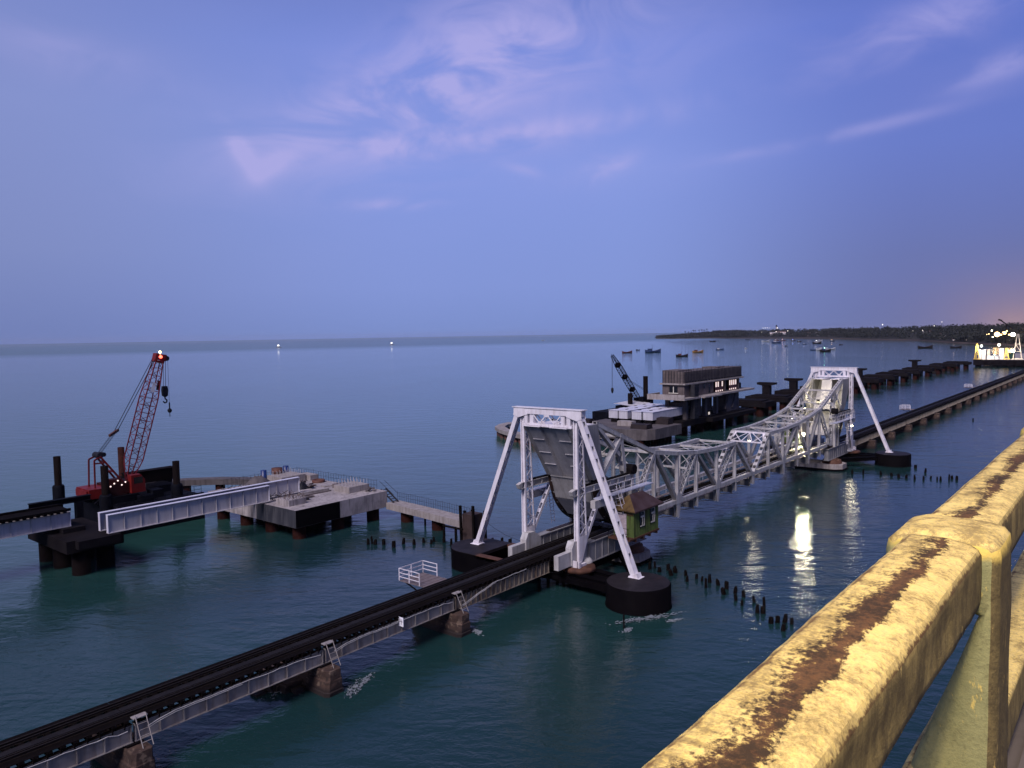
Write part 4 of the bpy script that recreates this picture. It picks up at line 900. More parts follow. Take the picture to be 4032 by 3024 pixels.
# black frames joining caissons, columns and the main pier
def frame(t, X, sgn):
    for (a, b) in (((X - sgn * 0.9, 40.9), (X - sgn * 0.9, 34.8)), ((X + sgn * 1.3, 41.0), (X + sgn * 0.9, 34.6)), ((X + sgn * 8.6, 40.4), (X + sgn * 1.6, 34.4)), ((X + sgn * 1.0, 40.2), (X + sgn * 8.8, 40.2)), ((X - sgn * 2.4, 44.0), (X - sgn * 0.9, 39.0)), ((X - sgn * 0.9, 46.0), (X + sgn * 8.6, 46.0)), ((X, 41.0), (X, 46.0))):
        m = MB(); m.bar((a[0], a[1], 1.15), (b[0], b[1], 1.15), 0.55, 0.6); m.bar((a[0], a[1], 1.46), (b[0], b[1], 1.46), 0.8, 0.03); build('beam', m, 'black_paint', t)
    m = MB(); xs = sorted((X - sgn * 1.6, X + sgn * 1.5)); m.box(xs[0], xs[1], 34.2, 41.4, 0.7, 1.16); build('slab', m, 'black_paint', t)
    for k in range(6):
        m = MB(); m.tube((X - sgn * 0.8 + sgn * 0.5 * k, 40.6 - 0.35 * (k % 3), -0.5), (X - sgn * 0.8 + sgn * 0.5 * k, 40.6 - 0.35 * (k % 3), 1.0), 0.14, n=8); build('pile', m, 'wood_black', t)
    for k in range(5):
        m = MB(); m.tube((X - sgn * 3.2 + sgn * 0.7 * k, 41.6 + 0.5 * (k % 2), -0.5), (X - sgn * 3.2 + sgn * 0.7 * k, 41.6 + 0.5 * (k % 2), 1.7), 0.15, n=8); build('pile', m, 'wood_black', t)
t = thing('tower_foundation', 'black beam frame at water level joining the near tower and its caissons', 'foundation', (TX, 40, 0), 'black frames at the feet of the towers')
frame(t, TX, 1)
t = thing('tower_foundation', 'black beam frame at water level beneath the far tower', 'foundation', (140.6, 40, 0), 'black frames at the feet of the towers')
frame(t, 140.6, -1)
def main_pier(t, x):
    m = MB(); m.prism([(x - 2.2, 39.4), (x - 1.2, 38.1), (x + 1.2, 38.1), (x + 2.2, 39.4), (x + 2.2, 46.4), (x + 1.2, 47.6), (x - 1.2, 47.6), (x - 2.2, 46.4)], 'z', -0.5, 0.28); build('footing', m, 'black_paint', t)
    m = MB(); m.prism([(x - 2.0, 39.5), (x - 1.1, 38.3), (x + 1.1, 38.3), (x + 2.0, 39.5), (x + 2.0, 46.3), (x + 1.1, 47.4), (x - 1.1, 47.4), (x - 2.0, 46.3)], 'z', 0.28, 1.05); build('base_course', m, 'pale_concrete', t)
    for yy in (40.1, 45.4):
        m = MB().lathe((x, yy, 0), [(1.55, 1.05), (1.55, 1.25), (1.4, 1.3), (1.4, 1.62), (1.2, 1.68), (0, 1.68)], 24); build('drum', m, 'cast_rust', t)
t = thing('main_pier', 'pale based pier below the green cabin, carrying the near leaf', 'bridge pier', (66.6, 42.6, 0), 'main piers of the lifting span'); main_pier(t, 66.6)
dup(t, (130.6, 42.6, 0), math.pi, None, 'pale based floodlit pier carrying the far leaf')

# ================================================================== CABINS
def cabin(t, x0, x1, y0, y1, z0, z1):
    w = MB(); w.box(x0, x1, y0, y1, z0, z1)
    n = 17
    for k in range(n + 1):
        xx = x0 + (x1 - x0) * k / n; w.box(xx - 0.03, xx + 0.03, y0 - 0.022, y0 - 0.002, z0, z1 - 0.05)
    for k in range(8):
        yy = y0 + (y1 - y0) * (k + 0.5) / 8; w.box(x0 - 0.022, x0 - 0.002, yy - 0.03, yy + 0.03, z0, z1 - 0.05)
    build('wall', w, 'hut_green', t)
    e = 0.4; zr = z1 + 1.15
    rf = MB(); ymid = (y0 + y1) / 2
    A = [(x0 - e, y0 - e, z1 - 0.12), (x1 + e, y0 - e, z1 - 0.12), (x1 + e, y1 + e, z1 - 0.12), (x0 - e, y1 + e, z1 - 0.12), (x0 + 1.1, ymid, zr), (x1 - 1.1, ymid, zr)]
    A2 = [(a, b, c + 0.06) for a, b, c in A]
    rf.add(A2, [(0, 1, 5, 4), (2, 3, 4, 5), (1, 2, 5)]); rf.add(A, [(0, 4, 5, 1), (2, 5, 4, 3), (1, 5, 2)])
    rf.box(x0 - e, x1 + e, y0 - e - 0.02, y0 - e + 0.02, z1 - 0.2, z1 - 0.05)
    build('roof', rf, 'hut_roof', t)
    hp = MB(); hp.add([A2[3], A2[0], A2[4]], [(0, 1, 2)]); hp.add([A[3], A[0], A[4]], [(0, 2, 1)])
    hp.box(x0 - 0.025, x0 - 0.003, y0 + 0.02, y1 - 0.02, z1 - 0.55, z1 - 0.05)
    build('gable_sheet', hp, 'hut_ochre', t)
    for xc, zc in ((x0 + 1.55, 0), (x0 + 3.55, 0)):
        win = MB(); win.box(xc - 0.50, xc + 0.50, y0 - 0.06, y0 - 0.024, z0 + 0.78, z1 - 0.22); wo_ = build('window', win, 'dark_glass', t)
        fr = MB(); ya, yb = y0 - 0.11, y0 - 0.062
        fr.box(xc + 0.27, xc + 0.34, ya, yb, z0 + 0.86, z1 - 0.28); fr.box(xc - 0.36, xc + 0.268, ya, yb, z1 - 0.36, z1 - 0.30)
        fr.box(xc - 0.38, xc + 0.268, ya - 0.02, yb, z1 - 0.90, z1 - 0.74); fr.box(xc - 0.40, xc + 0.268, ya, yb, z0 + 0.86, z0 + 0.96); fr.box(xc - 0.06, xc + 0.03, ya, yb, z0 + 0.962, z1 - 0.902)
        build('frame', fr, 'cream', wo_)
    dr = MB(); dr.box(x0 - 0.07, x0 - 0.03, y0 + 0.75, y0 + 2.0, z0 + 0.1, z1 - 0.42); build('door', dr, 'hut_door', t)
    fl = MB(); fl.box(x0 - 0.9, x1 + 0.1, y0 - 0.12, y1 + 0.1, z0 - 0.16, z0 - 0.002)
    for k in range(4): xx = x0 + 0.3 + k * 1.35; fl.box(xx - 0.08, xx + 0.08, y0 - 0.1, y1 + 1.2, z0 - 0.42, z0 - 0.162)
    build('floor_frame', fl, 'cast_rust', t)
    hr = MB()
    for k in range(3): hr.tube((x0 - 0.85, y0 + 0.1 + k * 1.1, z0), (x0 - 0.85, y0 + 0.1 + k * 1.1, z0 + 1.0), 0.025, n=5)
    hr.tube((x0 - 0.85, y0 + 0.1, z0 + 1.0), (x0 - 0.85, y0 + 2.3, z0 + 1.0), 0.025, n=5); hr.tube((x0 - 0.85, y0 + 0.1, z0 + 0.5), (x0 - 0.85, y0 + 2.3, z0 + 0.5), 0.025, n=5)
    build('handrail', hr, 'dark_steel', t)
t = thing('operator_cabin', 'green planked cabin with rusty roof and white framed windows', 'cabin', (64.6, 38.4, 3.6), 'operator cabins of the lifting bridge')
cabin(t, 62.3, 66.95, 37.0, 39.2, 3.66, 6.3)
dup(t, (134.2, 47.2, 3.6), math.pi, None, 'green cabin half hidden in the far truss, lit by the floodlight')

# floodlights on the far leaf
def floodlight(label, loc, aim, watts, mat_='lamp_flood', size=0.5, ang=150, mast=0.8):
    t = thing('floodlight', label, 'floodlight', loc, 'floodlights on the lifting bridge')
    L = Vector(loc); a = Vector(aim); d = (a - L).normalized()
    m = MB(); m.tube(L + Vector((0, 0, -mast)), L - d * 0.12, 0.04, n=6); build('bracket', m, 'dark_steel', t)
    s = d.cross(Vector((0, 0, 1))).normalized(); u = s.cross(d)
    m = MB(); m.bar(L - d * 0.16, L - d * 0.004, size, size * 0.75, u); build('housing', m, 'dark_steel', t)
    m = MB(); m.bar(L, L + d * 0.02, size * 0.9, size * 0.66, u); build('lens', m, mat_, t)
    ld = bpy.data.lights.new('floodlight_beam', 'SPOT'); ld.energy = watts; ld.color = (1.0, 0.88, 0.6); ld.spot_size = R(ang); ld.spot_blend = 0.5; ld.shadow_soft_size = 0.3
    lo = bpy.data.objects.new('floodlight_beam', ld); C.objects.link(lo); lo.parent = t
    lo.location = d * 0.25; lo.rotation_euler = (-d).to_track_quat('Z', 'Y').to_euler()
    return t
floodlight('glaring floodlight beside the far cabin, shining on white steel and water', (131.6, 45.0, 5.3), (112, 42.5, 7.5), 30000, ang=118, size=0.8)
floodlight('second floodlight high inside the far truss, lighting a yellowish strut', (131.2, 42.3, 11.2), (150, 44.0, 9), 1800, size=0.5, ang=150)
floodlight('spotlight added inside the far truss to throw glitter on the water', (129.4, 43.9, 9.9), (92, 30.0, 0), 2600, size=0.4, ang=66)  # added lamp, aimed only to make the glitter patch
floodlight('tiny lamp added inside the far leaf near its nose to sparkle on the water', (105.0, 43.4, 7.4), (78, 30.0, 0), 420, size=0.25, ang=70, mast=0.4)  # added source for the sparkles below the leaf nose
floodlight('tiny lamp added low on the far tower leg to sparkle on the water', (138.6, 39.0, 6.4), (110, 34.0, 0), 260, size=0.3, ang=70, mast=0.4)  # extra lamp put in for sparkles beside the far tower

# ================================================================== TIMBER STAKES AND DOLPHIN
STK_R = [(65.11,36.89),(65.66,36.64),(64.89,35.72),(65.9,35.32),(64.53,34.3),(65.53,34.37),(65.35,33.19),(63.83,32.28),(65.06,31.96),(64.75,31.26),(64.81,30.51),(63.19,30.11),(64.54,29.57),(64.05,28.53),(62.53,28.12),(63.47,27.46),(61.72,26.66),(62.99,26.5),(60.87,25.74),(62.22,25.23),(60.0,24.05),(61.65,24.14),(60.15,23.67),(58.41,22.32),(58.9,21.99),(59.25,21.53),(57.49,21.03),(59.19,20.97)]
STK_L = [(54.56,66.42),(55.03,66.27),(55.04,65.77),(55.61,64.98),(55.49,63.26),(57.1,63.41),(57.61,62.22),(58.84,61.98),(58.92,60.9),(59.71,61.27),(60.19,60.12),(59.84,58.67),(63.21,55.55),(63.59,54.49),(63.64,53.37),(61.77,58.62)]
STK_F = [(127.75,35.79),(128.14,34.29),(129.12,31.92),(128.98,30.34),(128.53,29.22),(128.66,28.16),(128.32,26.93),(128.55,25.76),(130.15,25.11),(129.66,24.13),(129.44,23.61),(130.63,22.71),(131.9,22.54),(131.25,21.8),(138.81,29.07),(135.08,26.83),(217.43,32.82)]
def stake_mesh(r):
    n = 7; vs = []; lean = (r.uniform(-.12, .12), r.uniform(-.12, .12)); h = r.uniform(0.45, 0.85); ra = r.uniform(0.13, 0.2)
    mb = MB()
    for z, s in ((-0.6, 1.1), (0.0, 1.05), (h * 0.5, 1.0), (h, r.uniform(0.7, 0.95))):
        for i in range(n):
            a = 2 * math.pi * i / n; vs.append((lean[0] * z + s * ra * math.cos(a) * r.uniform(0.85, 1.15), lean[1] * z + s * ra * math.sin(a) * r.uniform(0.85, 1.15), z + (r.uniform(-.12, .08) if z == h else 0)))
    fs = [(k * n + i, k * n + (i + 1) % n, (k + 1) * n + (i + 1) % n, (k + 1) * n + i) for k in range(3) for i in range(n)] + [tuple(range(3 * n, 4 * n))]
    return mb.add(vs, fs)
r_ = random.Random(3)
meshes = []
for lst, grp, fmt in ((STK_R, 'row of rotten stakes landward of the near tower', '%s black timber stub from the cabin, in the stake row towards the railing'),
                      (STK_L, 'row of rotten stakes seaward of the near tower', '%s black timber stub from the left in the stake row by the jetty'),
                      (STK_F, 'row of rotten stakes landward of the far tower', '%s black timber stub from the left in the distant row by the far tower')):
    for i, (x, y) in enumerate(lst):
        lab = fmt % ordw(i)
        if lst is STK_F and i == 16: lab = 'lone dark stake in open water beyond the far tower, near the old railway'
        sc = r_.uniform(0.9, 1.15)
        if len(meshes) < 10:
            o = one('timber_stake', stake_mesh(r_), 'wood_black', lab, 'stake', (0, 0, 0), grp); meshes.append(o)
        else:
            o = meshes[i % 10].copy(); C.objects.link(o); o['label'] = lab; o['group'] = grp
        o.location = (x, y, 0); o.rotation_euler = (0, 0, r_.uniform(0, 6.28)); o.scale = (sc, sc, r_.uniform(0.85, 1.2))
        OFF[o] = Vector((0, 0, 0))
t = thing('fender_dolphin', 'brown timber fender block with taller corner posts beside the seaward caisson', 'fender', (61.8, 57.2, 0))
m = MB(); m.box(61.0, 62.6, 56.4, 58.0, -0.4, 3.4); build('block', m, 'timber_brown', t)
for px_, py_, h in ((60.85, 58.15, 4.3), (60.85, 56.25, 4.5), (62.75, 56.25, 3.6), (62.75, 58.15, 3.5), (61.6, 58.2, 3.6)):
    m = MB(); m.bar((px_ + 0.12, py_, -0.5), (px_, py_, h), 0.22, 0.26, (0, 1, 0)); build('post', m, 'wood_black', t)
m = MB(); m.bar((60.2, 57.2, 1.9), (60.2, 60.2, 1.9), 0.16, 0.2); m.bar((60.3, 60.2, -0.5), (60.3, 60.2, 2.0), 0.18, 0.18, (0, 1, 0)); m.bar((60.3, 58.4, -0.5), (60.3, 58.4, 2.0), 0.18, 0.18, (0, 1, 0)); build('rail_frame', m, 'wood_black', t)
# sagging mooring wire
pts = [(58.2 + 0, 52.2, 4.0), (57.9, 50.6, 3.5), (57.6, 48.8, 3.1), (57.2, 46.4, 2.95)]
one('mooring_wire', MB().path(pts, 0.018, 5), 'rope', 'thin dark wire sagging from the seaward strut to the tower column', 'wire', pts[0])
# rubble at the second pier
rb = MB(); r2 = random.Random(11)
for k in range(34):
    x, y = 28.6 + r2.gauss(0, 0.8), 44.8 + r2.gauss(0, 1.1); s = r2.uniform(0.25, 0.6); z = max(0.0, 0.55 - 0.25 * math.hypot(x - 28.9, y - 44.6)) + r2.uniform(-0.1, 0.1)
    vs = [(x + s * a * r2.uniform(.7, 1.2), y + s * b * r2.uniform(.7, 1.2), z + s * 0.6 * c * r2.uniform(.7, 1.2)) for a in (-1, 1) for b in (-1, 1) for c in (-1, 1)]
    rb.add(vs, [(0, 1, 3, 2), (4, 6, 7, 5), (0, 4, 5, 1), (2, 3, 7, 6), (0, 2, 6, 4), (1, 5, 7, 3)])
o = build('rubble', rb, 'stone', None, (28.8, 44.6, 0)); o['kind'] = 'stuff'; o['label'] = 'heap of dark stones piled at the foot of a stone pier'; o['category'] = 'rubble'
# breaking foam round obstacles
def foam(cx, cy, lx, ly, rot, seed, dens=0.5):
    r = random.Random(seed); mb = MB()
    for k in range(int(230 * dens)):
        u, v = r.gauss(0, 0.5), r.gauss(0, 0.5); x = cx + u * lx * math.cos(rot) - v * ly * math.sin(rot); y = cy + u * lx * math.sin(rot) + v * ly * math.cos(rot)
        a = r.uniform(0.03, 0.15); b = a * r.uniform(0.2, 0.5); th = rot + r.gauss(0, 0.35); n = 7
        vs = [(x, y, 0.05 + 0.0007 * k)] + [(x + math.cos(th) * a * math.cos(2 * math.pi * i / n) * r.uniform(.6, 1.3) - math.sin(th) * b * math.sin(2 * math.pi * i / n), y + math.sin(th) * a * math.cos(2 * math.pi * i / n) + math.cos(th) * b * math.sin(2 * math.pi * i / n) * r.uniform(.6, 1.3), 0.012 + 0.0007 * k) for i in range(n)]
        mb.add(vs, [(0, 1 + i, 1 + (i + 1) % n) for i in range(n)])
    return mb
fm = MB()
for a in (foam(53.2, 30.6, 2.6, 0.35, -0.55, 1, 1.1), foam(54.5, 28.6, 0.8, 0.2, -0.6, 8, 0.25), foam(31.0, 39.6, 1.3, 0.4, 0.7, 2, 0.55), foam(32.3, 39.9, 0.9, 0.3, 0.5, 3, 0.4), foam(43.1, 39.7, 0.7, 0.25, 1.3, 4, 0.4), foam(50.4, 30.6, 0.5, 0.25, 0, 5, 0.3), foam(28.0, 43.2, 1.6, 0.3, 0.2, 6, 0.3)):
    fm.add(a.v, a.f)
fmm = bpy.data.materials.new('sea_foam'); fmm.use_nodes = True
fb_ = fmm.node_tree.nodes['Principled BSDF']; fb_.inputs['Base Color'].default_value = (0.16, 0.18, 0.20, 1); fb_.inputs['Roughness'].default_value = 0.9
M['sea_foam'] = fmm
o = build('foam', fm, 'sea_foam'); o['kind'] = 'stuff'
o = one('channel_marker', MB().tube((50.6, 31.0, -0.5), (50.6, 31.0, 1.1), 0.07, n=8), 'dark_steel', 'thin black marker post in foam near the landward caisson', 'marker post', (50.6, 31.0, 0))

# ================================================================== NEW BRIDGE SITE, NEAR SIDE
def plate_girder(t, x0, x1, y, z0, z1, m='new_girder', pitch=1.55, lip='new_girder_lip', end_m='new_girder_lip'):
    w = MB(); w.box(x0 + 0.03, x1 - 0.03, y - 0.02, y + 0.02, z0 + 0.06, z1 - 0.06)
    n = int((x1 - x0) / pitch)
    for k in range(1, n): xx = x0 + (x1 - x0) * k / n; w.box(xx - 0.02, xx + 0.02, y - 0.13, y - 0.021, z0 + 0.06, z1 - 0.06); w.box(xx - 0.02, xx + 0.02, y + 0.021, y + 0.13, z0 + 0.06, z1 - 0.06)
    build('web', w, m, t)
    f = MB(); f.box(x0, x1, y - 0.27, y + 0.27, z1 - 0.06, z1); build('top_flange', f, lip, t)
    f = MB(); f.box(x0, x1, y - 0.27, y + 0.27, z0, z0 + 0.06); build('bottom_flange', f, m, t)
    f = MB(); f.box(x0 + 0.0, x0 + 0.05, y - 0.2, y + 0.2, z0 + 0.061, z1 - 0.061); f.box(x1 - 0.05, x1, y - 0.2, y + 0.2, z0 + 0.061, z1 - 0.061); f.box(x0 + 0.25, x0 + 0.5, y - 0.2, y - 0.022, z0 + 0.061, z0 + 0.1); build('end_stiffener', f, end_m, t)
for y, lab, dx_ in ((80.35, 'long pale steel girder laid to the concrete platform, landward of the pair', 0), (82.1, 'long pale steel girder laid to the concrete platform, seaward of the pair', -0.05)):
    t = thing('plate_girder', lab, 'girder', (32.7 + dx_, y, 3.75), 'new pale girders by the red crane')
    plate_girder(t, 32.7 + dx_, 51.2 if y < 81 else 56.6, y, 3.75, 5.65)
t = thing('plate_girder', 'pale new span with dark track, running out of the left edge', 'bridge span', (10, 85.3, 4.2), 'new pale girders by the red crane')
for y in (85.0, 87.2): plate_girder(t, -12, 31.0, y, 4.2, 5.72, 'new_girder', 1.75, 'girder_grey')
m = MB()
for k in range(70): m.box(-11.8 + k * 0.61, -11.55 + k * 0.61, 84.5, 87.7, 5.725, 5.9)
build('sleeper', m, 'track_black', t)
m = MB(); m.box(-12, 30.9, 84.35, 84.6, 5.905, 6.15); m.box(-12, 30.9, 87.5, 87.8, 5.905, 6.15); m.box(-12, 30.9, 85.0, 87.2, 5.905, 6.0); build('deck_plate', m, 'track_black', t)
t = thing('steel_beam', 'long black rolled beam lying beyond the left girder span, towards the crane', 'beam', (32.5, 91.5, 5.2))
m = MB(); m.box(29.4, 35.6, 91.2, 91.9, 5.85, 5.92); m.box(29.4, 35.6, 91.5, 91.6, 5.4, 5.85); m.box(29.4, 35.6, 91.2, 91.9, 5.33, 5.4); build('joist', m, 'navy', t)
m = MB(); m.box(30.2, 30.9, 91.2, 91.9, 3.3, 5.33); m.box(34.0, 34.7, 91.2, 91.9, 3.0, 5.33); build('prop', m, 'navy', t)
one('packing_block', MB().box(30.0, 30.5, 90.6, 91.0, 3.5, 5.0), 'sheet_white', 'small white block under the black beam at the left', 'block', (30.2, 90.8, 3.5))

def tube_pile(mb, x, y, r, z1): return mb.lathe((x, y, 0), [(r, -1.0), (r, z1), (0, z1)], 18)
t = thing('new_pier', 'dark pile pier under the left end of the pale girders', 'bridge pier', (31.5, 83.3, 0), 'unfinished piers of the new bridge')
m = MB(); m.box(28.8, 34.2, 80.2, 90.4, 2.5, 3.72); m.box(29.6, 33.6, 79.4, 80.2, 2.9, 3.71); build('cap', m, 'dark_concrete', t)
m = MB(); m.box(29.9, 32.0, 83.9, 88.2, 3.72, 4.19); build('bearing_wall', m, 'dark_concrete', t)
for x, y in ((30.5, 81.4), (33.2, 82.3), (30.3, 85.6), (33.0, 86.4), (30.3, 89.4), (33.2, 89.6)): build('pile', tube_pile(MB(), x, y, 0.85, 2.5), 'dark_pile', t)

t = thing('pier_platform', 'broad concrete platform on rusty piles with black corner, by the pale girders', 'platform', (57.2, 83.2, 0), 'lift span platforms of the new bridge')
def platform(t, x0, x1, y0, y1, z0, z1, cut=0.0, front_tar=True):
    m = MB()
    if cut: m.prism([(x0, y0 + cut), (x0 + 0.35 * cut, y0 + 0.3 * cut), (x0 + cut, y0), (x1, y0), (x1, y1), (x0, y1)], 'z', z0, z1)
    else: m.box(x0, x1, y0, y1, z0, z1)
    build('slab', m, 'concrete' if front_tar else 'mid_concrete', t)
    if front_tar:
        m = MB(); m.box(x0 - 0.004, x0 + 6.2, y0 - 0.004, y0, z0 + 0.01, z1 - 0.01); build('tarred_face', m, 'black_paint', t)
        m = MB(); m.box(x0 - 0.004, x0, y0 - 0.003, y0 + 8.0, z0 + 0.01, z1 - 0.01); build('tarred_face', m, 'tar', t)
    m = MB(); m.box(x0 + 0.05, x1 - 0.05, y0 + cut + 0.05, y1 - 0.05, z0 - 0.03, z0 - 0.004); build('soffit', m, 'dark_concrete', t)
    nx, ny = 3, 4
    for i in range(nx):
        for j in range(ny):
            build('pile', tube_pile(MB(), x0 + 1.3 + (x1 - x0 - 2.6) * i / (nx - 1), y0 + 1.3 + cut * 0.4 + (y1 - y0 - 2.6 - cut * .4) * j / (ny - 1), 0.78, z0 - 0.02), 'rust_pile', t)
platform(t, 50.42, 64.0, 73.9, 93.0, 1.55, 3.58)
rr = random.Random(21)
def rebar_pedestal(label, x0, x1, y0, y1, z0, h, curly=False, m_='pale_concrete', nx=7, ny=5, rh=0.65, rm='rebar_pale'):
    t = thing('rebar_pedestal', label, 'pedestal', ((x0 + x1) / 2, (y0 + y1) / 2, z0), 'cast pedestals with starter bars')
    build('block', MB().box(x0, x1, y0, y1, z0 + 0.003, z0 + h), m_, t)
    b = MB()
    for i in range(nx):
        for j in range(ny):
            x, y = x0 + 0.2 + (x1 - x0 - 0.4) * i / (nx - 1), y0 + 0.2 + (y1 - y0 - 0.4) * j / (ny - 1)
            if curly:
                px_, py_, pz_ = x, y, z0 + h - 0.02; 
                for k in range(3): q = (px_ + rr.uniform(-.3, .3), py_ + rr.uniform(-.3, .3), pz_ + rr.uniform(0.08, 0.32)); b.tube((px_, py_, pz_), q, 0.022, n=4, caps=False); px_, py_, pz_ = q
            else: b.tube((x, y, z0 + h - 0.02), (x + rr.uniform(-.04, .04), y + rr.uniform(-.04, .04), z0 + h + rh * rr.uniform(0.8, 1.1)), 0.026, n=4)
    build('starter_bars', b, 'rebar' if curly else rm, t)
rebar_pedestal('square pale pedestal bristling with short white bars, right side of platform', 60.1, 63.3, 76.5, 79.6, 3.58, 0.75)
rebar_pedestal('concrete pedestal tangled with bent rusty bars above the black corner', 51.2, 53.6, 76.3, 78.9, 3.58, 0.7, True, 'concrete')
rebar_pedestal('low pedestal with pale bars at the far back of the platform', 58.6, 62.4, 88.8, 92.2, 3.58, 0.9, False, 'pale_concrete', 8, 4)
one('concrete_block', MB().box(62.6, 63.9, 88.0, 90.6, 3.585, 4.3), 'pale_concrete', 'plain pale concrete block beside the back pedestal', 'block', (63.2, 89.3, 3.58))
# spoil heap, tarpaulins, shutter boards, planks, drums
def heap(x, y, z, rx, ry, h, seed):
    r = random.Random(seed); mb = MB(); n, k = 14, 5; vs = [(x, y, z + h)]
    for j in range(1, k + 1):
        f = j / k
        for i in range(n): a = 2 * math.pi * i / n; q = r.uniform(.85, 1.15); vs.append((x + rx * f * q * math.cos(a), y + ry * f * q * math.sin(a), z + 0.002 + h * (1 - f) * r.uniform(.8, 1.15) * (0.0 if j == k else 1) + (h * .45 * (1 - f) if j < k else 0)))
    fs = [(0, 1 + i, 1 + (i + 1) % n) for i in range(n)]
    for j in range(k - 1): fs += [(1 + j * n + i, 1 + (j + 1) * n + i, 1 + (j + 1) * n + (i + 1) % n, 1 + j * n + (i + 1) % n) for i in range(n)]
    return mb.add(vs, fs, True)
one('tarpaulin_heap', heap(58.6, 84.2, 3.58, 0.95, 0.8, 0.75, 1), 'tarp', 'black plastic covered heap in the middle of the concrete platform', 'heap', (58.6, 84.2, 3.58))
one('sand_heap', heap(56.2, 90.6, 3.58, 2.2, 1.7, 1.15, 2), 'mid_concrete', 'grey heap of spoil at the back of the concrete platform', 'heap', (56.2, 90.6, 3.58))
def drum(label, x, y, z, r, h, m_):
    t = thing('drum', label, 'drum', (x, y, z)); build('body', MB().lathe((x, y, z), [(r, 0.003), (r, h * .33), (r * 1.05, h * .35), (r, h * .37), (r, h), (0, h)], 16), m_, t)
    return t
drum('wide rusty drum standing on the back pedestal', 60.3, 92.4, 4.5, 0.75, 0.75, 'bright_rust')
drum('small blue barrel left of the rusty drum', 58.4, 92.7, 3.58, 0.4, 1.6, 'barrel_blue')
drum('small blue barrel right of the rusty drum', 61.9, 92.7, 3.58, 0.4, 1.7, 'barrel_blue')
for lab, x, y, r, h in (('rusty round collar lying near the right fence of the platform', 62.6, 86.2, 0.85, 0.35), ('rusty low collar beside the black heap', 57.0, 85.9, 0.9, 0.3)):
    one('steel_collar', MB().lathe((x, y, 3.58), [(r, 0.003), (r, h), (r * .75, h), (r * .72, 0.05), (0, 0.05)], 18), 'bright_rust', lab, 'collar', (x, y, 3.58), 'rusty collars on the platform')
for k, (lab, a, b, w, h) in enumerate((('long pale timber lying from the black heap to the pale pedestal', (55.8, 80.9), (60.0, 80.6), 0.35, 0.28), ('thin plank lying parallel to the long pale timber', (55.6, 80.0), (59.8, 79.8), 0.22, 0.12), ('sheet of plywood behind the rusty collar', (58.9, 86.6), (61.4, 86.3), 1.0, 0.1), ('second plywood sheet nearer the square pedestal', (60.9, 83.0), (63.1, 82.7), 0.9, 0.1), ('dark plank on the platform behind the girder end', (53.0, 84.5), (55.9, 84.2), 0.3, 0.16), ('short crate-like stack beside the right pedestal', (61.2, 80.9), (63.0, 80.8), 0.9, 0.5))):
    one('plank' if k < 5 else 'board_stack', MB().bar((a[0], a[1], 3.585 + h / 2), (b[0], b[1], 3.585 + h / 2), w, h), 'pale_concrete' if k in (0, 2, 3) else 'lagging', lab, 'plank' if k < 5 else 'boards', (a[0], a[1], 3.58))
rc = random.Random(77)
CL = [('small stack of pale sacks near the square pedestal', 61.8, 81.6), ('grey cement bags beside the bent bar pedestal', 54.6, 77.6), ('low crate of tools in the open middle of the platform', 56.0, 78.6), ('heap of short offcut timbers by the black heap', 59.6, 83.3), ('flat pile of shutter panels at the left rear of the platform', 54.2, 87.6), ('pale box near the stair head of the platform', 62.6, 75.4), ('dark compressor box at the rear of the platform', 60.8, 86.9), ('scattered short boards in front of the spoil heap', 55.0, 88.8)]
for i, (lab, x, y) in enumerate(CL):
    mb = MB()
    for q in range(rc.randint(3, 6)):
        xx, yy = x + rc.uniform(-.45, .45), y + rc.uniform(-.45, .45); a = rc.uniform(0, 3.1); L_ = rc.uniform(0.4, 0.9); zz = 3.6 + 0.09 * q
        mb.bar((xx - math.cos(a) * L_ / 2, yy - math.sin(a) * L_ / 2, zz + 0.06), (xx + math.cos(a) * L_ / 2, yy + math.sin(a) * L_ / 2, zz + 0.06), rc.uniform(.2, .45), 0.13)
    one('material_stack', mb, ('pale_concrete', 'mid_concrete', 'lagging', 'timber_brown')[i % 4], lab, 'stack', (x, y, 3.58), 'materials on the concrete platform')
r3 = random.Random(5)
for k, lab in enumerate(('tangle of black reinforcement on the platform behind the girder', 'low cage of reinforcement bars at the girder end')):
    mb = MB(); cx_, cy_ = ((52.4, 89.5), (52.6, 81.2))[k]
    for q in range(26): a = (cx_ + r3.uniform(-1.6, 1.6), cy_ + r3.uniform(-1.1, 1.1), 3.6 + r3.uniform(0, .4)); mb.tube(a, (a[0] + r3.uniform(-1, 1), a[1] + r3.uniform(-.6, .6), a[2] + r3.uniform(0, .6)), 0.03, n=4)
    one('rebar_pile', mb, 'rebar_dark', lab, 'rebar', (cx_, cy_, 3.58))
def bar_fence(label, pts, z, h, step=0.55, name='bar_fence', m_='rebar_dark', rails=(0.5, 1.0)):
    mb = MB(); pts = [Vector((a, b, z)) for a, b in pts]
    for a, b in zip(pts[:-1], pts[1:]):
        n = max(1, int((b - a).length / step))
        for i in range(n): q = a.lerp(b, i / n); mb.tube(q, q + Vector((0, 0, h * (1.15 if i % 3 == 0 else 1.0))), 0.024, n=4, caps=False)
        for rz in rails: mb.tube(a + Vector((0, 0, h * rz)), b + Vector((0, 0, h * rz)), 0.016, n=4, caps=False)
    return one(name, mb, m_, label, 'fence', tuple(pts[0]), 'thin bar fences round the new works')
bar_fence('thin rod fence along the right back edges of the concrete platform', [(63.8, 75.6), (63.8, 92.8), (52.0, 92.8)], 3.58, 1.15)
t = thing('jetty', 'curving concrete jetty on fat rusty piles, leading from platform to timber fender', 'jetty', (64, 65, 0))
jp = [(64.6, 73.6), (64.3, 70.0), (63.9, 66.0), (63.4, 62.0), (63.0, 58.4)]
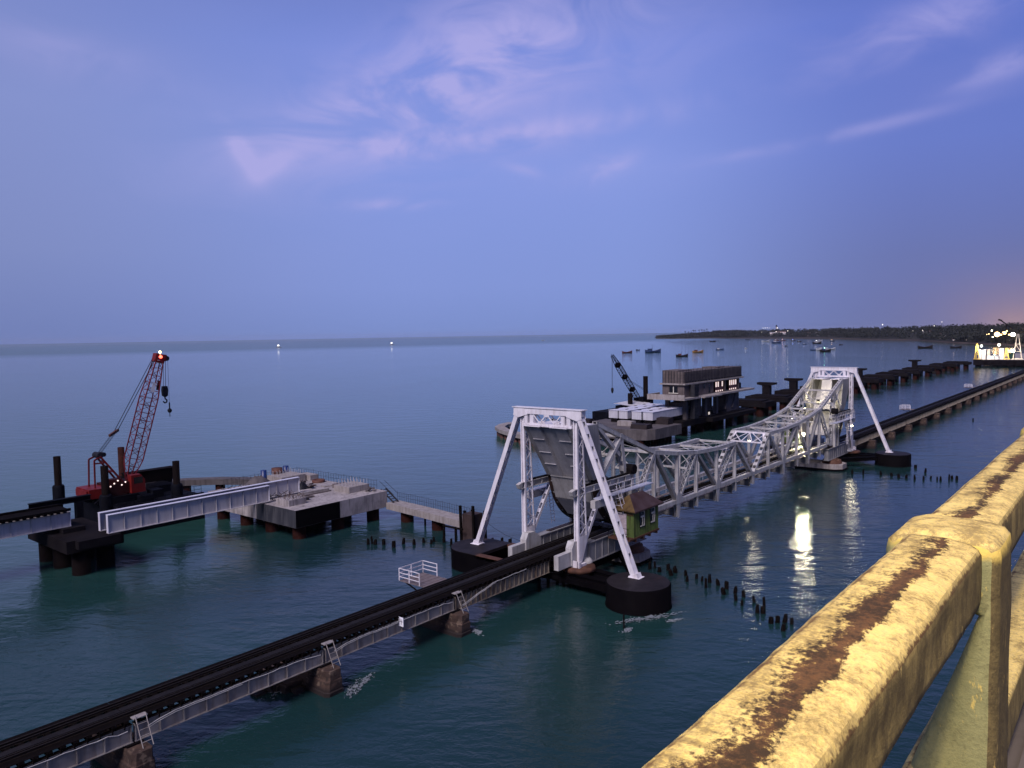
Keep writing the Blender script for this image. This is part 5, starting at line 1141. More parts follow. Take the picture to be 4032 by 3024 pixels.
def ribbon(mb, pts, w, z0, z1):
    ps = [Vector((a, b, 0)) for a, b in pts]; L_, R_ = [], []
    for i, p in enumerate(ps):
        d = (ps[min(i + 1, len(ps) - 1)] - ps[max(i - 1, 0)]).normalized(); s = Vector((-d.y, d.x, 0)) * (w / 2); L_.append(p + s); R_.append(p - s)
    out = L_ + R_[::-1]; n = len(out); k = len(ps)
    vs = [(q.x, q.y, z0) for q in out] + [(q.x, q.y, z1) for q in out]
    fs = [(i, (i + 1) % n, n + (i + 1) % n, n + i) for i in range(n)]
    for i in range(k - 1): fs += [(n + i, n + i + 1, n + n - 2 - i, n + n - 1 - i), (i + 1, i, n - 1 - i, n - 2 - i)]
    return mb.add(vs, fs)
build('deck', ribbon(MB(), jp, 2.0, 1.35, 2.15), 'pale_concrete', t)
for x, y in ((64.9, 70.9), (64.3, 64.8), (63.3, 59.2)): build('pile', tube_pile(MB(), x - 0.3, y, 0.8, 1.35), 'rust_pile', t)
for x, y in ((63.6, 67.6), (63.0, 61.8)): build('prop', MB().tube((x + 0.9, y, -0.5), (x + 0.9, y, 1.35), 0.12, n=8), 'dark_pile', t)
bar_fence('rod fence along the seaward edge of the jetty', [(65.5, 73.6), (65.2, 70.0), (64.8, 66.0), (64.3, 62.0), (63.9, 58.4)], 2.15, 1.05, 0.42)
t = thing('stair', 'thin steel stair from the concrete platform down to the jetty', 'stair', (64.6, 74.5, 2.2))
for s in (-0.4, 0.4): build('stringer', MB().bar((64.6 + s, 75.3, 3.6), (64.5 + s, 72.8, 2.2), 0.06, 0.2), 'rebar_dark', t); build('handrail', MB().tube((64.6 + s, 75.5, 4.6), (64.5 + s, 72.8, 3.2), 0.03, n=5), 'rebar_dark', t)
m = MB()
for k in range(6): f = (k + .5) / 6; m.box(64.15, 64.95, 75.3 - 2.5 * f - .12, 75.3 - 2.5 * f + .12, 3.58 - 1.4 * f, 3.62 - 1.4 * f)
build('tread', m, 'rebar_dark', t)
t = thing('fender_ring', 'low curved concrete fender beam behind the concrete platform and crane', 'fender', (55, 112, 0), 'curved fender rings of the new bridge')
rp = [(65.0, 97.0), (62.8, 102.5), (60.0, 107.0), (56.5, 110.5), (51.5, 112.5), (46.5, 113.0)]
build('beam', ribbon(MB(), rp, 1.9, 1.5, 2.35), 'mid_concrete', t)
for x, y in rp[::1]: build('pile', tube_pile(MB(), x, y, 0.7, 1.5), 'rust_pile', t)

# jack-up barge and red crawler crane
t = thing('work_barge', 'dark work barge under the red crane, with four tall legs', 'barge', (42.5, 101.5, 0), 'work barges of the new bridge')
m = MB(); m.box(39.5, 50.3, 93.8, 105.5, -0.6, 3.1); build('hull', m, 'navy', t)
m = MB(); m.box(39.5, 50.3, 93.8, 94.1, 3.1, 3.4); m.box(39.5, 39.8, 94.1, 105.5, 3.1, 3.4); build('coaming', m, 'navy', t)
m = MB()
for k in range(12): m.tube((39.6 + k * 0.95, 94.0, 3.4), (39.6 + k * 0.95, 94.0, 4.3), 0.03, n=4)
for z in (3.85, 4.3): m.tube((39.6, 94.0, z), (50.1, 94.0, z), 0.025, n=4)
build('handrail', m, 'navy', t)
m = MB(); m.box(45.2, 46.6, 97.0, 98.6, 3.1, 4.1); m.box(43.0, 44.6, 95.6, 96.6, 3.1, 3.9); m.box(47.2, 49.6, 100, 103.2, 3.1, 4.0); build('deck_gear', m, 'navy', t)
for (x, y, h) in ((38.0, 107.4, 8.5), (47.5, 95.3, 7.7), (38.95, 95.7, 8.25), (46.0, 107.4, 8.7)):
    lg = MB(); lg.lathe((x, y, 0), [(0.42, -1.0), (0.42, h), (0, h)], 16); l_ = build('leg', lg, 'dark_pile' if y < 107.3 or x < 40 else 'leg_red_cast', t)
    build('guide', MB().lathe((x, y, 0), [(0.7, 2.3), (0.7, 4.6), (0.6, 4.8), (0.42, 4.8)], 16), 'navy', l_)
t = thing('crawler_crane', 'red crawler crane with tall lattice boom, standing on the dark barge', 'crane', (41.0, 99.6, 3.1), 'cranes on the work barges')
cy = 99.6
for s in (-1, 1):
    tr = MB(); tr.prism([(38.9, 3.12), (43.6, 3.12), (44.1, 3.5), (43.6, 3.95), (38.9, 3.95), (38.4, 3.5)], 'y', cy + s * 1.75 - 0.35, cy + s * 1.75 + 0.35); build('crawler', tr, 'navy', t)
m = MB(); m.box(39.8, 42.6, cy - 1.4, cy + 1.4, 3.5, 4.05); build('carbody', m, 'crane_dark', t)
m = MB(); m.box(37.9, 40.1, cy - 1.9, cy + 1.9, 4.1, 5.25); m.box(37.7, 37.9, cy - 1.6, cy + 1.6, 4.3, 5.1); build('counterweight', m, 'crane_red', t)
m = MB(); m.box(40.1, 44.1, cy - 1.4, cy + 1.4, 4.1, 5.5); m.box(40.3, 42.0, cy - 1.2, cy - 0.1, 5.5, 6.0); build('machinery_house', m, 'crane_dark', t)
m = MB(); m.prism([(42.9, 4.05), (44.6, 4.05), (44.6, 5.6), (44.1, 6.3), (42.9, 6.3)], 'y', cy - 1.95, cy - 1.0); cb_ = build('cab', m, 'crane_red', t)
m = MB(); m.box(43.2, 44.3, cy - 1.97, cy - 1.953, 5.2, 6.0); build('window', m, 'dark_glass', cb_)
gt = Vector((39.9, cy, 9.0))
m = MB()
for s in (-1, 1):
    m.bar((39.0, cy + s * 0.9, 5.2), (39.1, cy + s * 0.8, 8.6), 0.16, 0.16, (0, 1, 0)); m.bar((42.3, cy + s * 0.9, 5.5), (39.9, cy + s * 0.7, 8.9), 0.2, 0.24, (0, 1, 0)); m.bar((39.1, cy + s * 0.8, 8.6), (39.9, cy + s * 0.7, 8.95), 0.18, 0.18, (0, 1, 0))
m.bar((41.3, cy - 0.85, 6.9), (41.3, cy + 0.85, 6.9), 0.16, 0.16); m.bar((40.3, cy - 0.8, 8.3), (40.3, cy + 0.8, 8.3), 0.16, 0.16); m.bar((39.1, cy - 0.8, 8.2), (40.45, cy - 0.75, 8.15), 0.16, 0.16)
build('gantry', m, 'crane_red', t)
m = MB().tube((39.85, cy - 0.75, 9.1), (39.85, cy + 0.75, 9.1), 0.38, n=14); m.tube((40.35, cy - 0.6, 9.15), (40.35, cy + 0.6, 9.15), 0.28, n=12); build('sheave', m, 'rope', t)
# boom
foot, tip = Vector((43.3, cy, 5.2)), Vector((48.15, cy, 21.3)); bd = (tip - foot).normalized(); bn = Vector((-bd.z, 0, bd.x)); BL = (tip - foot).length
bm_ = MB(); prev = None; N_ = 16
def bw(f): return 0.35 + 1.3 * min(1.0, f / 0.16) if f < 0.16 else (1.65 if f < 0.66 else 1.65 - 0.85 * (f - 0.66) / 0.34)
for i in range(N_ + 1):
    f = i / N_ * 0.95; c_ = foot + bd * (BL * f); w = bw(f) / 2
    cs = [c_ + bn * (w * a) + Vector((0, w * b, 0)) for a, b in ((1, 1), (1, -1), (-1, -1), (-1, 1))]
    if prev:
        for k in range(4):
            bm_.bar(prev[k], cs[k], 0.115, 0.115); k2 = (k + 1) % 4
            if i % 2: bm_.bar(prev[k], cs[k2], 0.05, 0.05)
            else: bm_.bar(prev[k2], cs[k], 0.05, 0.05)
            bm_.bar(cs[k], cs[k2], 0.05, 0.05)
    prev = cs
build('boom', bm_, 'boom_red', t)
hd = MB(); hw = 0.55
top_c = foot + bd * (BL * 0.965)
hd.bar(foot + bd * (BL * 0.935), foot + bd * (BL * 1.0), 1.0, 1.25, bn); hd.bar(top_c + Vector((-0.5, 0, 0.25)), top_c + Vector((0.85, 0, 0.05)), 0.9, 0.85, bn); build('boom_head', hd, 'crane_red', t)
m = MB().tube(top_c + Vector((0.95, -0.35, 0.0)), top_c + Vector((0.95, 0.35, 0.0)), 0.33, n=14); build('head_sheave', m, 'rope', t)
pl_ = MB(); c0 = foot + bd * (BL * 0.70); c1 = foot + bd * (BL * 0.775)
pl_.bar(c0 + Vector((-0.1, -0.83, 0)), c1 + Vector((-0.1, -0.75, 0)), 0.42, 0.03, (0, 1, 0)); build('name_board', pl_, 'sheet_white', t)
pl_ = MB(); pl_.bar(c0 + bd * 0.2 + Vector((0.75, -0.3, 0)), c1 + bd * 0.2 + Vector((0.7, -0.3, 0)), 0.4, 0.03, (0, 1, 0)); build('name_board', pl_, 'crane_dark', t)
wh = MB()
for k in range(6): c_ = foot + bd * (BL * (0.86 + 0.022 * k)); wh.bar(c_ + bn * 0.3 + Vector((0, -0.52, 0)), c_ + bn * 0.02 + Vector((0, -0.52, 0.05)), 0.10, 0.06, bd)
build('ladder', wh, 'sheet_white', t)
m = MB().tube(tip + Vector((0.05, 0, -0.05)), tip + Vector((0.05, 0, 0.18)), 0.06, n=6); m.lathe((tip.x + 0.05, tip.y, tip.z + 0.18), [(0.14, 0), (0.14, 0.2), (0, 0.28)], 10); build('beacon_lamp', m, 'beacon_yellow', t)
m = MB().lathe((tip.x - 0.12, tip.y - 0.5, tip.z - 0.55), [(0.0, 0), (0.2, 0.1), (0.22, 0.25), (0.1, 0.42), (0, 0.45)], 12); build('warning_lamp', m, 'beacon_red', t)
br = Vector((41.9, cy, 11.6))
m = MB()
for s in (-0.45, -0.2, 0.2, 0.45): m.tube(gt + Vector((0, s, 0.15)), br + Vector((0, s, 0)), 0.025, n=4); 
for s in (-0.4, 0.4): m.tube(br + Vector((0.1, s, 0)), top_c + bn * 0.55 + Vector((0, s, 0)), 0.045, n=5)
build('pendant', m, 'rope', t)
m = MB(); m.bar(br + Vector((-0.75, -0.5, -0.2)), br + Vector((0.75, 0.5, 0.3)), 0.25, 0.3); build('bridle', m, 'bright_rust', t)
hk = Vector((48.6, cy, 16.6)); m = MB()
for a, b in ((-0.2, -0.15), (-0.07, 0.15), (0.08, -0.15), (0.2, 0.15)): m.tube(top_c + Vector((0.75 + a, b, -0.3)), hk + Vector((a, b, 0.5)), 0.02, n=4)
build('hoist_rope', m, 'rope', t)
m = MB(); m.prism([(hk.x - 0.28, hk.z + 0.5), (hk.x + 0.28, hk.z + 0.5), (hk.x + 0.36, hk.z), (hk.x + 0.3, hk.z - 0.75), (hk.x, hk.z - 0.95), (hk.x - 0.3, hk.z - 0.75), (hk.x - 0.36, hk.z)], 'y', cy - 0.25, cy + 0.25)
hpts = [(hk.x, cy, hk.z - 0.9), (hk.x, cy, hk.z - 1.15), (hk.x + 0.24, cy, hk.z - 1.35), (hk.x + 0.2, cy, hk.z - 1.62), (hk.x - 0.05, cy, hk.z - 1.72), (hk.x - 0.26, cy, hk.z - 1.5)]
m.path(hpts, 0.09, 7); build('hook_block', m, 'rope', t)
m = MB(); m.tube(top_c + Vector((1.2, 0, -0.1)), (49.15, cy, 14.9), 0.02, n=4); m.tube((49.15, cy, 14.9), (49.15, cy, 14.1), 0.09, n=6); m.lathe((49.15, cy, 13.5), [(0, 0), (0.22, 0.12), (0.3, 0.4), (0.12, 0.62), (0, 0.64)], 10); m.tube((49.15, cy, 13.0), (49.15, cy, 13.55), 0.05, n=5); build('auxiliary_hook', m, 'rope', t)
m = MB()
for k in range(5): a = (40.6 + 0.45 * k, cy - 1.42, 5.1 + 0.3 * (k % 3)); m.lathe(a, [(0, 0), (0.09, 0.05), (0.1, 0.16), (0, 0.22)], 8)
build('work_lamp', m, 'lit_pane', t)
t = thing('box_girder', 'long dark brown box section lying across trestles behind the red crane', 'girder', (48.2, 104, 2.4))
m = MB(); m.box(44.8, 51.4, 103.3, 104.7, 4.0, 5.55); m.box(44.7, 51.5, 103.2, 104.8, 5.55, 5.65); build('body', m, 'dark_pile', t)
m = MB(); m.box(49.3, 50.9, 103.3, 104.7, 3.1, 4.0); m.box(45.2, 46.4, 103.3, 104.7, 3.1, 4.0); build('trestle', m, 'navy', t)

# ================================================================== NEW BRIDGE SITE, FAR SIDE
t = thing('pier_platform', 'grey chamfered concrete platform seaward of the lifting span, under white box girders', 'platform', (139.8, 84, 0), 'lift span platforms of the new bridge')
platform(t, 133.0, 147.2, 75.6, 94.5, 1.6, 3.68, 3.0, False)
for lab, x0, x1, y0, y1, h in (('long black tarpaulin covered stack on the near edge of the far platform', 134.6, 137.2, 76.9, 80.6, 0.95), ('brown covered stack with sloping top at the right of the far platform', 144.1, 146.5, 77.2, 80.4, 1.4), ('black covered stack at the left end of the far platform', 134.2, 136.0, 90.4, 93.4, 1.4)):
    m = MB(); m.prism([(x0, 3.685), (x1, 3.685), (x1 - 0.25, 3.68 + h), (x0 + 0.35, 3.68 + h * 0.92)], 'y', y0, y1)
    one('covered_stack', m, 'tarp_brown', lab, 'stack', ((x0 + x1) / 2, (y0 + y1) / 2, 3.68), 'covered stacks on the far platform')
one('concrete_block', MB().box(137.6, 139.3, 82.0, 85.5, 3.685, 4.7).box(137.55, 137.6, 82.3, 82.8, 3.8, 4.4), 'pale_concrete', 'pale concrete plinth in the middle of the far platform', 'block', (138.4, 83.7, 3.68))
for k, (y0, y1) in enumerate(((80.0, 82.3), (82.75, 85.05), (86.15, 88.3), (88.6, 90.85))):
    t = thing('box_girder', 'white steel box girder, %s from the landward side in the row of four' % ORD[k], 'girder', (151.5, (y0 + y1) / 2, 4.5), 'four white box girders on the far platform')
    m = MB(); m.box(142.8, 160.6, y0, y1, 4.55, 6.22); build('body', m, 'box_white', t)
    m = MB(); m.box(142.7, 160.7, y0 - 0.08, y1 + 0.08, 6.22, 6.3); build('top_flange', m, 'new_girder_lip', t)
    for j in range(4):
        m = MB(); xx = 145.2 + j * 4.0; m.box(xx, xx + 0.9, y1 - 0.5, y1 - 0.1, 6.302, 6.36); build('hatch', m, 'dark_steel', t)
    m = MB(); m.box(143.0, 144.2, y0 + 0.4, y1 - 0.4, 3.69, 4.55); m.box(157.6, 159.4, y0 + 0.4, y1 - 0.4, 1.2, 4.55); build('bearing', m, 'dark_steel', t)
# control building on its own piled cap
t = thing('pier_platform', 'dark piled cap carrying the unfinished control building', 'platform', (171, 84, 0), 'lift span platforms of the new bridge')
m = MB(); m.box(152.5, 189, 78.0, 90.5, 2.2, 3.5); m.box(164, 189, 76.4, 78.0, 2.4, 3.3); build('slab', m, 'dark_concrete', t)
for x in (156, 164, 172, 180, 187):
    for y in (79.6, 85, 89): build('pile', tube_pile(MB(), x, y, 0.85, 2.2), 'rust_pile', t)
t = thing('control_building', 'unfinished two storey concrete control building with lit ground floor openings', 'building', (170.5, 82, 3.5))
bx0, bx1, by0, by1 = 155.1, 186.2, 79.0, 84.4
m = MB(); m.box(bx0, 170.0, by0, by1, 8.5, 11.3); m.box(170.0, bx1, by0 + 2.2, by1, 8.5, 11.3); build('ground_storey', m, 'lagging', t)
m = MB(); m.box(bx0, bx1, by0 + 0.02, by1 - 0.02, 11.62, 14.2)
for k in range(0): xx = bx0 + 0.4 + k * (bx1 - bx0 - 0.8) / 33; pass
for z in (12.2, 12.9, 13.6): m.box(bx0 - 0.02, bx1, by0 - 0.05, by0 + 0.018, z - 0.05, z + 0.05); m.box(bx0 - 0.06, bx0, by0, by1, z - 0.05, z + 0.05)
for k in range(7): yy = by0 + 0.3 + k * 0.8; m.box(bx0 - 0.08, bx0 - 0.062, yy - 0.05, yy + 0.05, 11.65, 14.3)
g_ = MB()
for k in range(40): xx = bx0 + 0.3 + k * (bx1 - bx0 - 0.6) / 39; g_.box(xx - 0.06, xx + 0.06, by0 - 0.12, by0 - 0.055, 11.65, 14.3 + 0.25 * (k % 3))
for k in range(8): yy = by0 + 0.2 + k * 0.72; g_.box(bx0 - 0.14, bx0 - 0.085, yy - 0.06, yy + 0.06, 11.65, 14.4)
build('formwork_props', g_, 'rebar_dark', t)
m.box(bx0, bx0 + 6.5, by0 + 1.5, by1, 14.2, 14.5); m.box(bx0 + 20, bx0 + 24, by0 + 1.5, by1, 14.2, 14.45)
build('upper_storey', m, 'lagging', t)
m = MB(); m.box(bx0 - 0.5, bx1 + 0.3, by0 - 0.5, by1 + 0.4, 11.3, 11.62); build('floor_slab', m, 'pale_concrete', t)
m = MB()
for k in range(22): xx = bx0 + 1 + k * 1.4; m.box(xx, xx + 0.9, by0 - 0.03, by0 + 0.018, 11.75, 11.98)
build('vent_slot', m, 'dark_glass', t)
m = MB(); m.box(bx0 - 3.0, bx1 + 4.5, by0 - 1.6, by1 + 2.2, 8.1, 8.5); m.box(bx0 - 3.0, bx0 - 2.8, by0 - 1.6, by1 + 2.2, 8.5, 9.3); m.box(bx0 - 2.8, bx0 + 2.5, by1 + 2.0, by1 + 2.2, 8.5, 9.3); m.box(bx0 + 5, bx0 + 14, by0 - 2.6, by0 - 1.6, 8.15, 8.45); build('balcony', m, 'pale_concrete', t)
for x in (156.5, 160.5, 166, 172, 178, 184):
    for y in (79.4, 83.8): build('column', MB().box(x - 0.45, x + 0.45, y - 0.45, y + 0.45, 3.5, 8.1), 'mid_concrete', t)
build('lower_room', MB().box(157, 165.4, 80.0, 83.5, 3.5, 7.2), 'mid_concrete', t); build('lower_room', MB().box(178.6, 183.4, 79.0, 83.0, 3.5, 7.9), 'mid_concrete', t)

m = MB()
for x in (176, 180): m.bar((x, 78.8, 4.2), (x + 2.5, 78.9, 8.0), 0.4, 0.4)
build('brace', m, 'mid_concrete', t)
m = MB(); m.box(157.5, 159.5, by0 - 1.3, by0 - 0.2, 3.6, 11.3)
for k in range(10): m.box(157.4, 159.6, by0 - 1.4, by0 - 1.3, 3.9 + k * 0.75, 4.0 + k * 0.75)
build('scaffold_stair', m, 'rebar_dark', t)
for x0, x1, z0, z1 in ((bx0 - 0.05, bx0, 9.5, 10.9),):
    m = MB(); m.box(bx0 - 0.06, bx0 - 0.003, 80.6, 82.6, 9.5, 10.9); w_ = build('window', m, 'dark_glass', t)
    m = MB(); m.box(bx0 - 0.12, bx0 - 0.062, 80.4, 82.8, 9.35, 9.5); build('sill', m, 'cream', w_)
    m = MB(); m.box(bx0 - 0.1, bx0 - 0.062, 81.5, 81.7, 9.5, 10.9); build('mullion', m, 'cream', w_)
for x, w, z0, z1 in ((161.5, 0.9, 9.4, 10.9), (164.6, 1.0, 9.9, 11.0), (167.3, 0.9, 8.6, 10.6)):
    m = MB(); m.box(x, x + w, by0 - 0.03, by0 - 0.003, z0, z1); build('doorway', m, 'dark_glass', t)
m = MB(); m.box(170.2, bx1 - 0.1, by0 + 2.15, by0 + 2.19, 8.55, 11.25); build('recess_dark', m, 'dark_concrete', t)  # near-black sheet that paints the dark inside of the recess
m = MB(); m.box(177.0, 178.6, by0 + 2.08, by0 + 2.14, 8.55, 11.2); build('green_sheet', m, 'teal_sheet', t)
for xa in (171.6, 179.4):
    m = MB(); m.box(xa, xa + 4.6, by0 + 0.3, by0 + 0.38, 8.52, 11.2); w_ = build('shutter', m, 'red_shutter', t)
    m = MB()
    for k in range(4):
        if xa < 175 and k == 2: continue
        m.box(xa + 0.15 + k * 1.15, xa + 0.75 + k * 1.15, by0 + 0.26, by0 + 0.298, 9.8, 11.0)
    for k in range(4): m.box(xa + 0.2 + k * 1.15, xa + 0.65 + k * 1.15, by0 + 0.26, by0 + 0.298, 8.65, 9.0)
    build('lit_pane', m, 'lit_pane', w_)
m = MB()
for x in (176.4, 184.4): m.box(x, x + 0.5, by0, by0 + 0.5, 8.5, 11.3)
build('column', m, 'lagging', t)
one('wall_lamp', MB().box(165.0, 165.7, 77.9, 77.99, 3.9, 4.5), 'lit_dim', 'small lit panel low on the cap below the control building', 'lamp', (165.3, 77.95, 3.9))
for lab, x in (('first dark tank on the right balcony of the control building', 187.4), ('second dark tank on the right balcony of the control building', 189.4)):
    one('tank', MB().lathe((x, 81.0, 8.5), [(0.5, 0.005), (0.5, 1.3), (0, 1.4)], 12), 'navy', lab, 'tank', (x, 81, 8.5), 'tanks on the balcony')
t = thing('fender_ring', 'hooked concrete fender ring on rusty sheet piles, seen left of the near tower', 'fender', (132, 110, 0), 'curved fender rings of the new bridge')
rp = [(125.0, 97.5), (126.6, 102.4), (128.7, 107.0), (131.2, 111.4), (134.6, 115.4), (138.6, 117.6), (142.6, 118.2)]
build('beam', ribbon(MB(), rp, 2.3, 1.15, 1.95), 'pale_concrete', t)
for i, (x, y) in enumerate(rp):
    build('pile', tube_pile(MB(), x, y, 0.75, 1.15), 'bright_rust', t)
    if i < len(rp) - 1: build('pile', tube_pile(MB(), (x + rp[i + 1][0]) / 2, (y + rp[i + 1][1]) / 2, 0.7, 1.15), 'bright_rust', t)
# second barge and dark crane
t = thing('work_barge', 'low dark barge with two tall legs beside the control building', 'barge', (171, 102, 0), 'work barges of the new bridge')
build('hull', MB().box(162, 181, 97.5, 108, -0.6, 3.4), 'navy', t)
build('deck_sheet', MB().box(165, 173, 98, 103, 3.4, 4.9), 'navy', t)
build('roof_sheet', MB().add([(164.6, 97.6, 4.92), (173.4, 97.6, 5.1), (173.4, 103.4, 5.6), (164.6, 103.4, 5.4)], [(0, 1, 2, 3)]), 'sheet_white', t)
for x, y, h in ((167.5, 100.2, 7.9), (175.2, 100.2, 11.8)): build('leg', MB().lathe((x, y, 0), [(0.62, -1), (0.62, h), (0, h)], 14), 'dark_pile', t)
t = thing('crawler_crane', 'dark crane with jib leaning left, beside the control building', 'crane', (174.5, 101.5, 3.4), 'cranes on the work barges')
f0, f1 = Vector((173.8, 101.2, 5.2)), Vector((160.8, 101.2, 17.6)); dd = (f1 - f0).normalized(); nn = Vector((-dd.z, 0, dd.x)); m = MB(); prev = None
for i in range(19):
    f = i / 18; w = (0.25 + 0.3 * min(1, f / 0.1)) if f < 0.75 else 0.55 - 0.3 * (f - 0.75) / 0.25
    cs = [f0.lerp(f1, f) + nn * (w * a) + Vector((0, w * b, 0)) for a, b in ((1, 1), (1, -1), (-1, -1), (-1, 1))]
    if prev:
        for k in range(4): m.bar(prev[k], cs[k], 0.12, 0.12); m.bar(prev[k], cs[(k + 1) % 4], 0.05, 0.05); m.bar(cs[k], cs[(k + 1) % 4], 0.05, 0.05)
    prev = cs
for f in (0.28, 0.55, 0.8): c_ = f0.lerp(f1, f); m.bar(c_ - dd * 0.35, c_ + dd * 0.35, 1.2, 1.15, nn)
build('boom', m, 'dark_pile', t)
build('machinery_house', MB().box(173.5, 178.5, 99.8, 102.8, 4.2, 6.2).box(172.8, 174.2, 99.6, 100.8, 4.2, 6.6), 'navy', t)
for s in (-1, 1): build('crawler', MB().box(172.6, 178.2, 101.3 + s * 1.5 - 0.4, 101.3 + s * 1.5 + 0.4, 3.41, 4.2), 'navy', t)
m = MB()
for s in (-0.3, 0.3): m.tube((178, 101.3 + s, 7.6), f0.lerp(f1, 0.42) + Vector((0, s, 0.8)), 0.05, n=4); m.tube(f0.lerp(f1, 0.42) + Vector((0, s, 0.8)), f1 + Vector((0, s, 0.4)), 0.04, n=4)
build('pendant', m, 'rope', t)
build('gantry', MB().bar((177.8, 101.3, 6.2), (178, 101.3, 7.7), 0.3, 0.3), 'navy', t)
m = MB(); m.tube(f1 + Vector((-0.2, -0.2, 0)), (160.6, 101.0, 9.6), 0.035, n=4); m.tube(f1 + Vector((0.2, 0.2, 0)), (160.9, 101.4, 9.6), 0.035, n=4); build('hoist_rope', m, 'rope', t)
build('hook_block', MB().lathe((160.75, 101.2, 8.3), [(0, 0), (0.2, 0.15), (0.35, 0.7), (0.3, 1.3), (0, 1.4)], 10), 'rope', t)

# piled caps of the new line marching to the far shore
def cap_pier(t, x, y):
    m = MB(); m.box(x - 3.4, x + 3.4, y - 6.4, y + 6.4, 2.6, 4.0); m.box(x - 2.4, x + 2.4, y - 5.0, y + 5.0, 4.0, 4.35); build('cap', m, 'dark_concrete', t)
    for dx_ in (-1.7, 1.7):
        for dy_ in (-4.2, 0.0, 4.2): build('pile', tube_pile(MB(), x + dx_, y + dy_, 1.0, 2.6), 'rust_pile', t)
    m = MB(); m.box(x + 3.4, x + 9.0, y - 0.8, y + 0.8, 3.0, 3.7); build('beam', m, 'dark_concrete', t)
proto = thing('new_pier', 'first piled cap of the new line beyond the control building', 'bridge pier', (203, 84.4, 0), 'unfinished piers of the new bridge')
cap_pier(proto, 203, 84.4)
NX = [220, 243, 266, 290, 314.5, 337.5, 359.5, 381, 406, 430, 457, 484]
for i, x in enumerate(NX): dup(proto, (x, 84.4 - max(0, (x - 430)) * 0.06, 0), 0, None, '%s piled cap of the new line beyond the control building' % ordw(i + 1))
proto = None
for i, (x, lab) in enumerate(((221, 'hammerhead column left of the far tower, nearer of two'), (243, 'hammerhead column left of the far tower, farther of two'), (314.5, 'hammerhead column just right of the far tower head'), (406, 'lone hammerhead column farthest along the new line'))):
    if proto is None:
        proto = thing('hammerhead_column', lab, 'column', (x, 86, 4.35), 'T shaped columns on the new piers')
        build('stem', MB().box(x - 0.85, x + 0.85, 84.9, 87.1, 4.35, 7.0), 'dark_concrete', proto)
        build('head', MB().prism([(83.4, 7.3), (83.4, 7.9), (88.6, 7.9), (88.6, 7.3), (87.1, 7.0), (84.9, 7.0)], 'x', x - 1.1, x + 1.1), 'dark_concrete', proto)
    else: dup(proto, (x, 86, 4.35), 0, None, lab)

# lit works at the far end of the new line
t = thing('work_barge', 'long dark works pontoon under the glaring lights at the right', 'barge', (560, 66, 0), 'work barges of the new bridge')
m = MB(); m.box(518, 640, 40, 78, 0.9, 4.0); m.box(516.8, 518, 74.5, 78.6, 0.9, 4.2); build('hull', m, 'dark_concrete', t)
for y in (76.5, 68, 60): build('pile', tube_pile(MB(), 520, y, 1.6, 0.9), 'dark_pile', t)
m = MB()
for k in range(9): m.box(517.9, 518, 43 + k * 3.6, 44.6 + k * 3.6, 1.4, 3.0)
build('fender', m, 'dark_pile', t)
build('deck', MB().box(518.5, 640, 40.5, 77.5, 4.0, 4.15), 'pale_concrete', t)
r4 = random.Random(9)
for lab, x0, y0, y1, z1, mm in (('bright white cabin block at the seaward end of the lit works', 524, 73.6, 77.0, 9.4, 'sheet_white'), ('narrow pale stack beside the white cabin on the lit works', 526, 71.6, 73.0, 9.6, 'pale_concrete'), ('long low white trough in the middle of the lit works', 522, 65.6, 72.4, 5.8, 'sheet_white'), ('tall white silo block right of the trough on the lit works', 524, 64.6, 66.9, 10.2, 'sheet_white'), ('dark shed at the right of the lit works', 530, 60.2, 63.2, 7.4, 'teal_sheet')):
    t = thing('site_cabin', lab, 'site cabin', (x0 + 2, (y0 + y1) / 2, 4.15), 'cabins on the lit works pontoon')
    build('wall', MB().box(x0, x0 + 4.5, y0, y1, 4.16, z1), mm, t); build('roof', MB().box(x0 - 0.2, x0 + 4.7, y0 - 0.2, y1 + 0.2, z1, z1 + 0.25), mm, t)
def a_frame(label, x, y, h, w, m_):
    t = thing('lattice_frame', label, 'frame', (x, y, 4.15), 'lattice frames on the lit works pontoon')
    m = MB()
    for s in (-1, 1): m.bar((x, y + s * w, 4.16), (x, y + s * w * 0.15, h), 0.4, 0.4, (1, 0, 0))
    for f in (0.3, 0.6): m.bar((x, y - w * (1 - .85 * f), 4.16 + (h - 4.16) * f), (x, y + w * (1 - .85 * f), 4.16 + (h - 4.16) * f), 0.3, 0.3)
    m.bar((x, y - w * .74, 4.16 + (h - 4.16) * .3), (x, y + w * .49, 4.16 + (h - 4.16) * .6), 0.25, 0.25)
    build('leg', m, m_, t); build('foot', MB().box(x - 0.6, x + 0.6, y - w - 0.5, y + w + 0.5, 4.155, 4.6), m_, t); return t
M['frame_yellow'] = mat('frame_yellow', (0.55, 0.38, 0.08), (0.42, 0.28, 0.06), 0.3, 0.5)
M['frame_cream'] = mat('frame_cream', (0.6, 0.52, 0.42), None, 0.3, 0.5)
a_frame('yellow lattice mast at the seaward end of the lit works', 521, 79.0 - 1.6, 13.6, 1.3, 'frame_yellow')
a_frame('small yellow lattice frame right of the silo on the lit works', 525, 63.2, 10.6, 1.2, 'frame_yellow')
a_frame('tall cream lattice A-frame near the right edge of the picture', 528, 58.2, 18.6, 2.1, 'frame_cream')
one('site_post', MB().box(517.2, 518.0, 76.9, 77.9, 4.2, 8.0), 'frame_yellow', 'yellow fender post at the seaward corner of the lit works', 'post', (517.6, 77.4, 4.2))
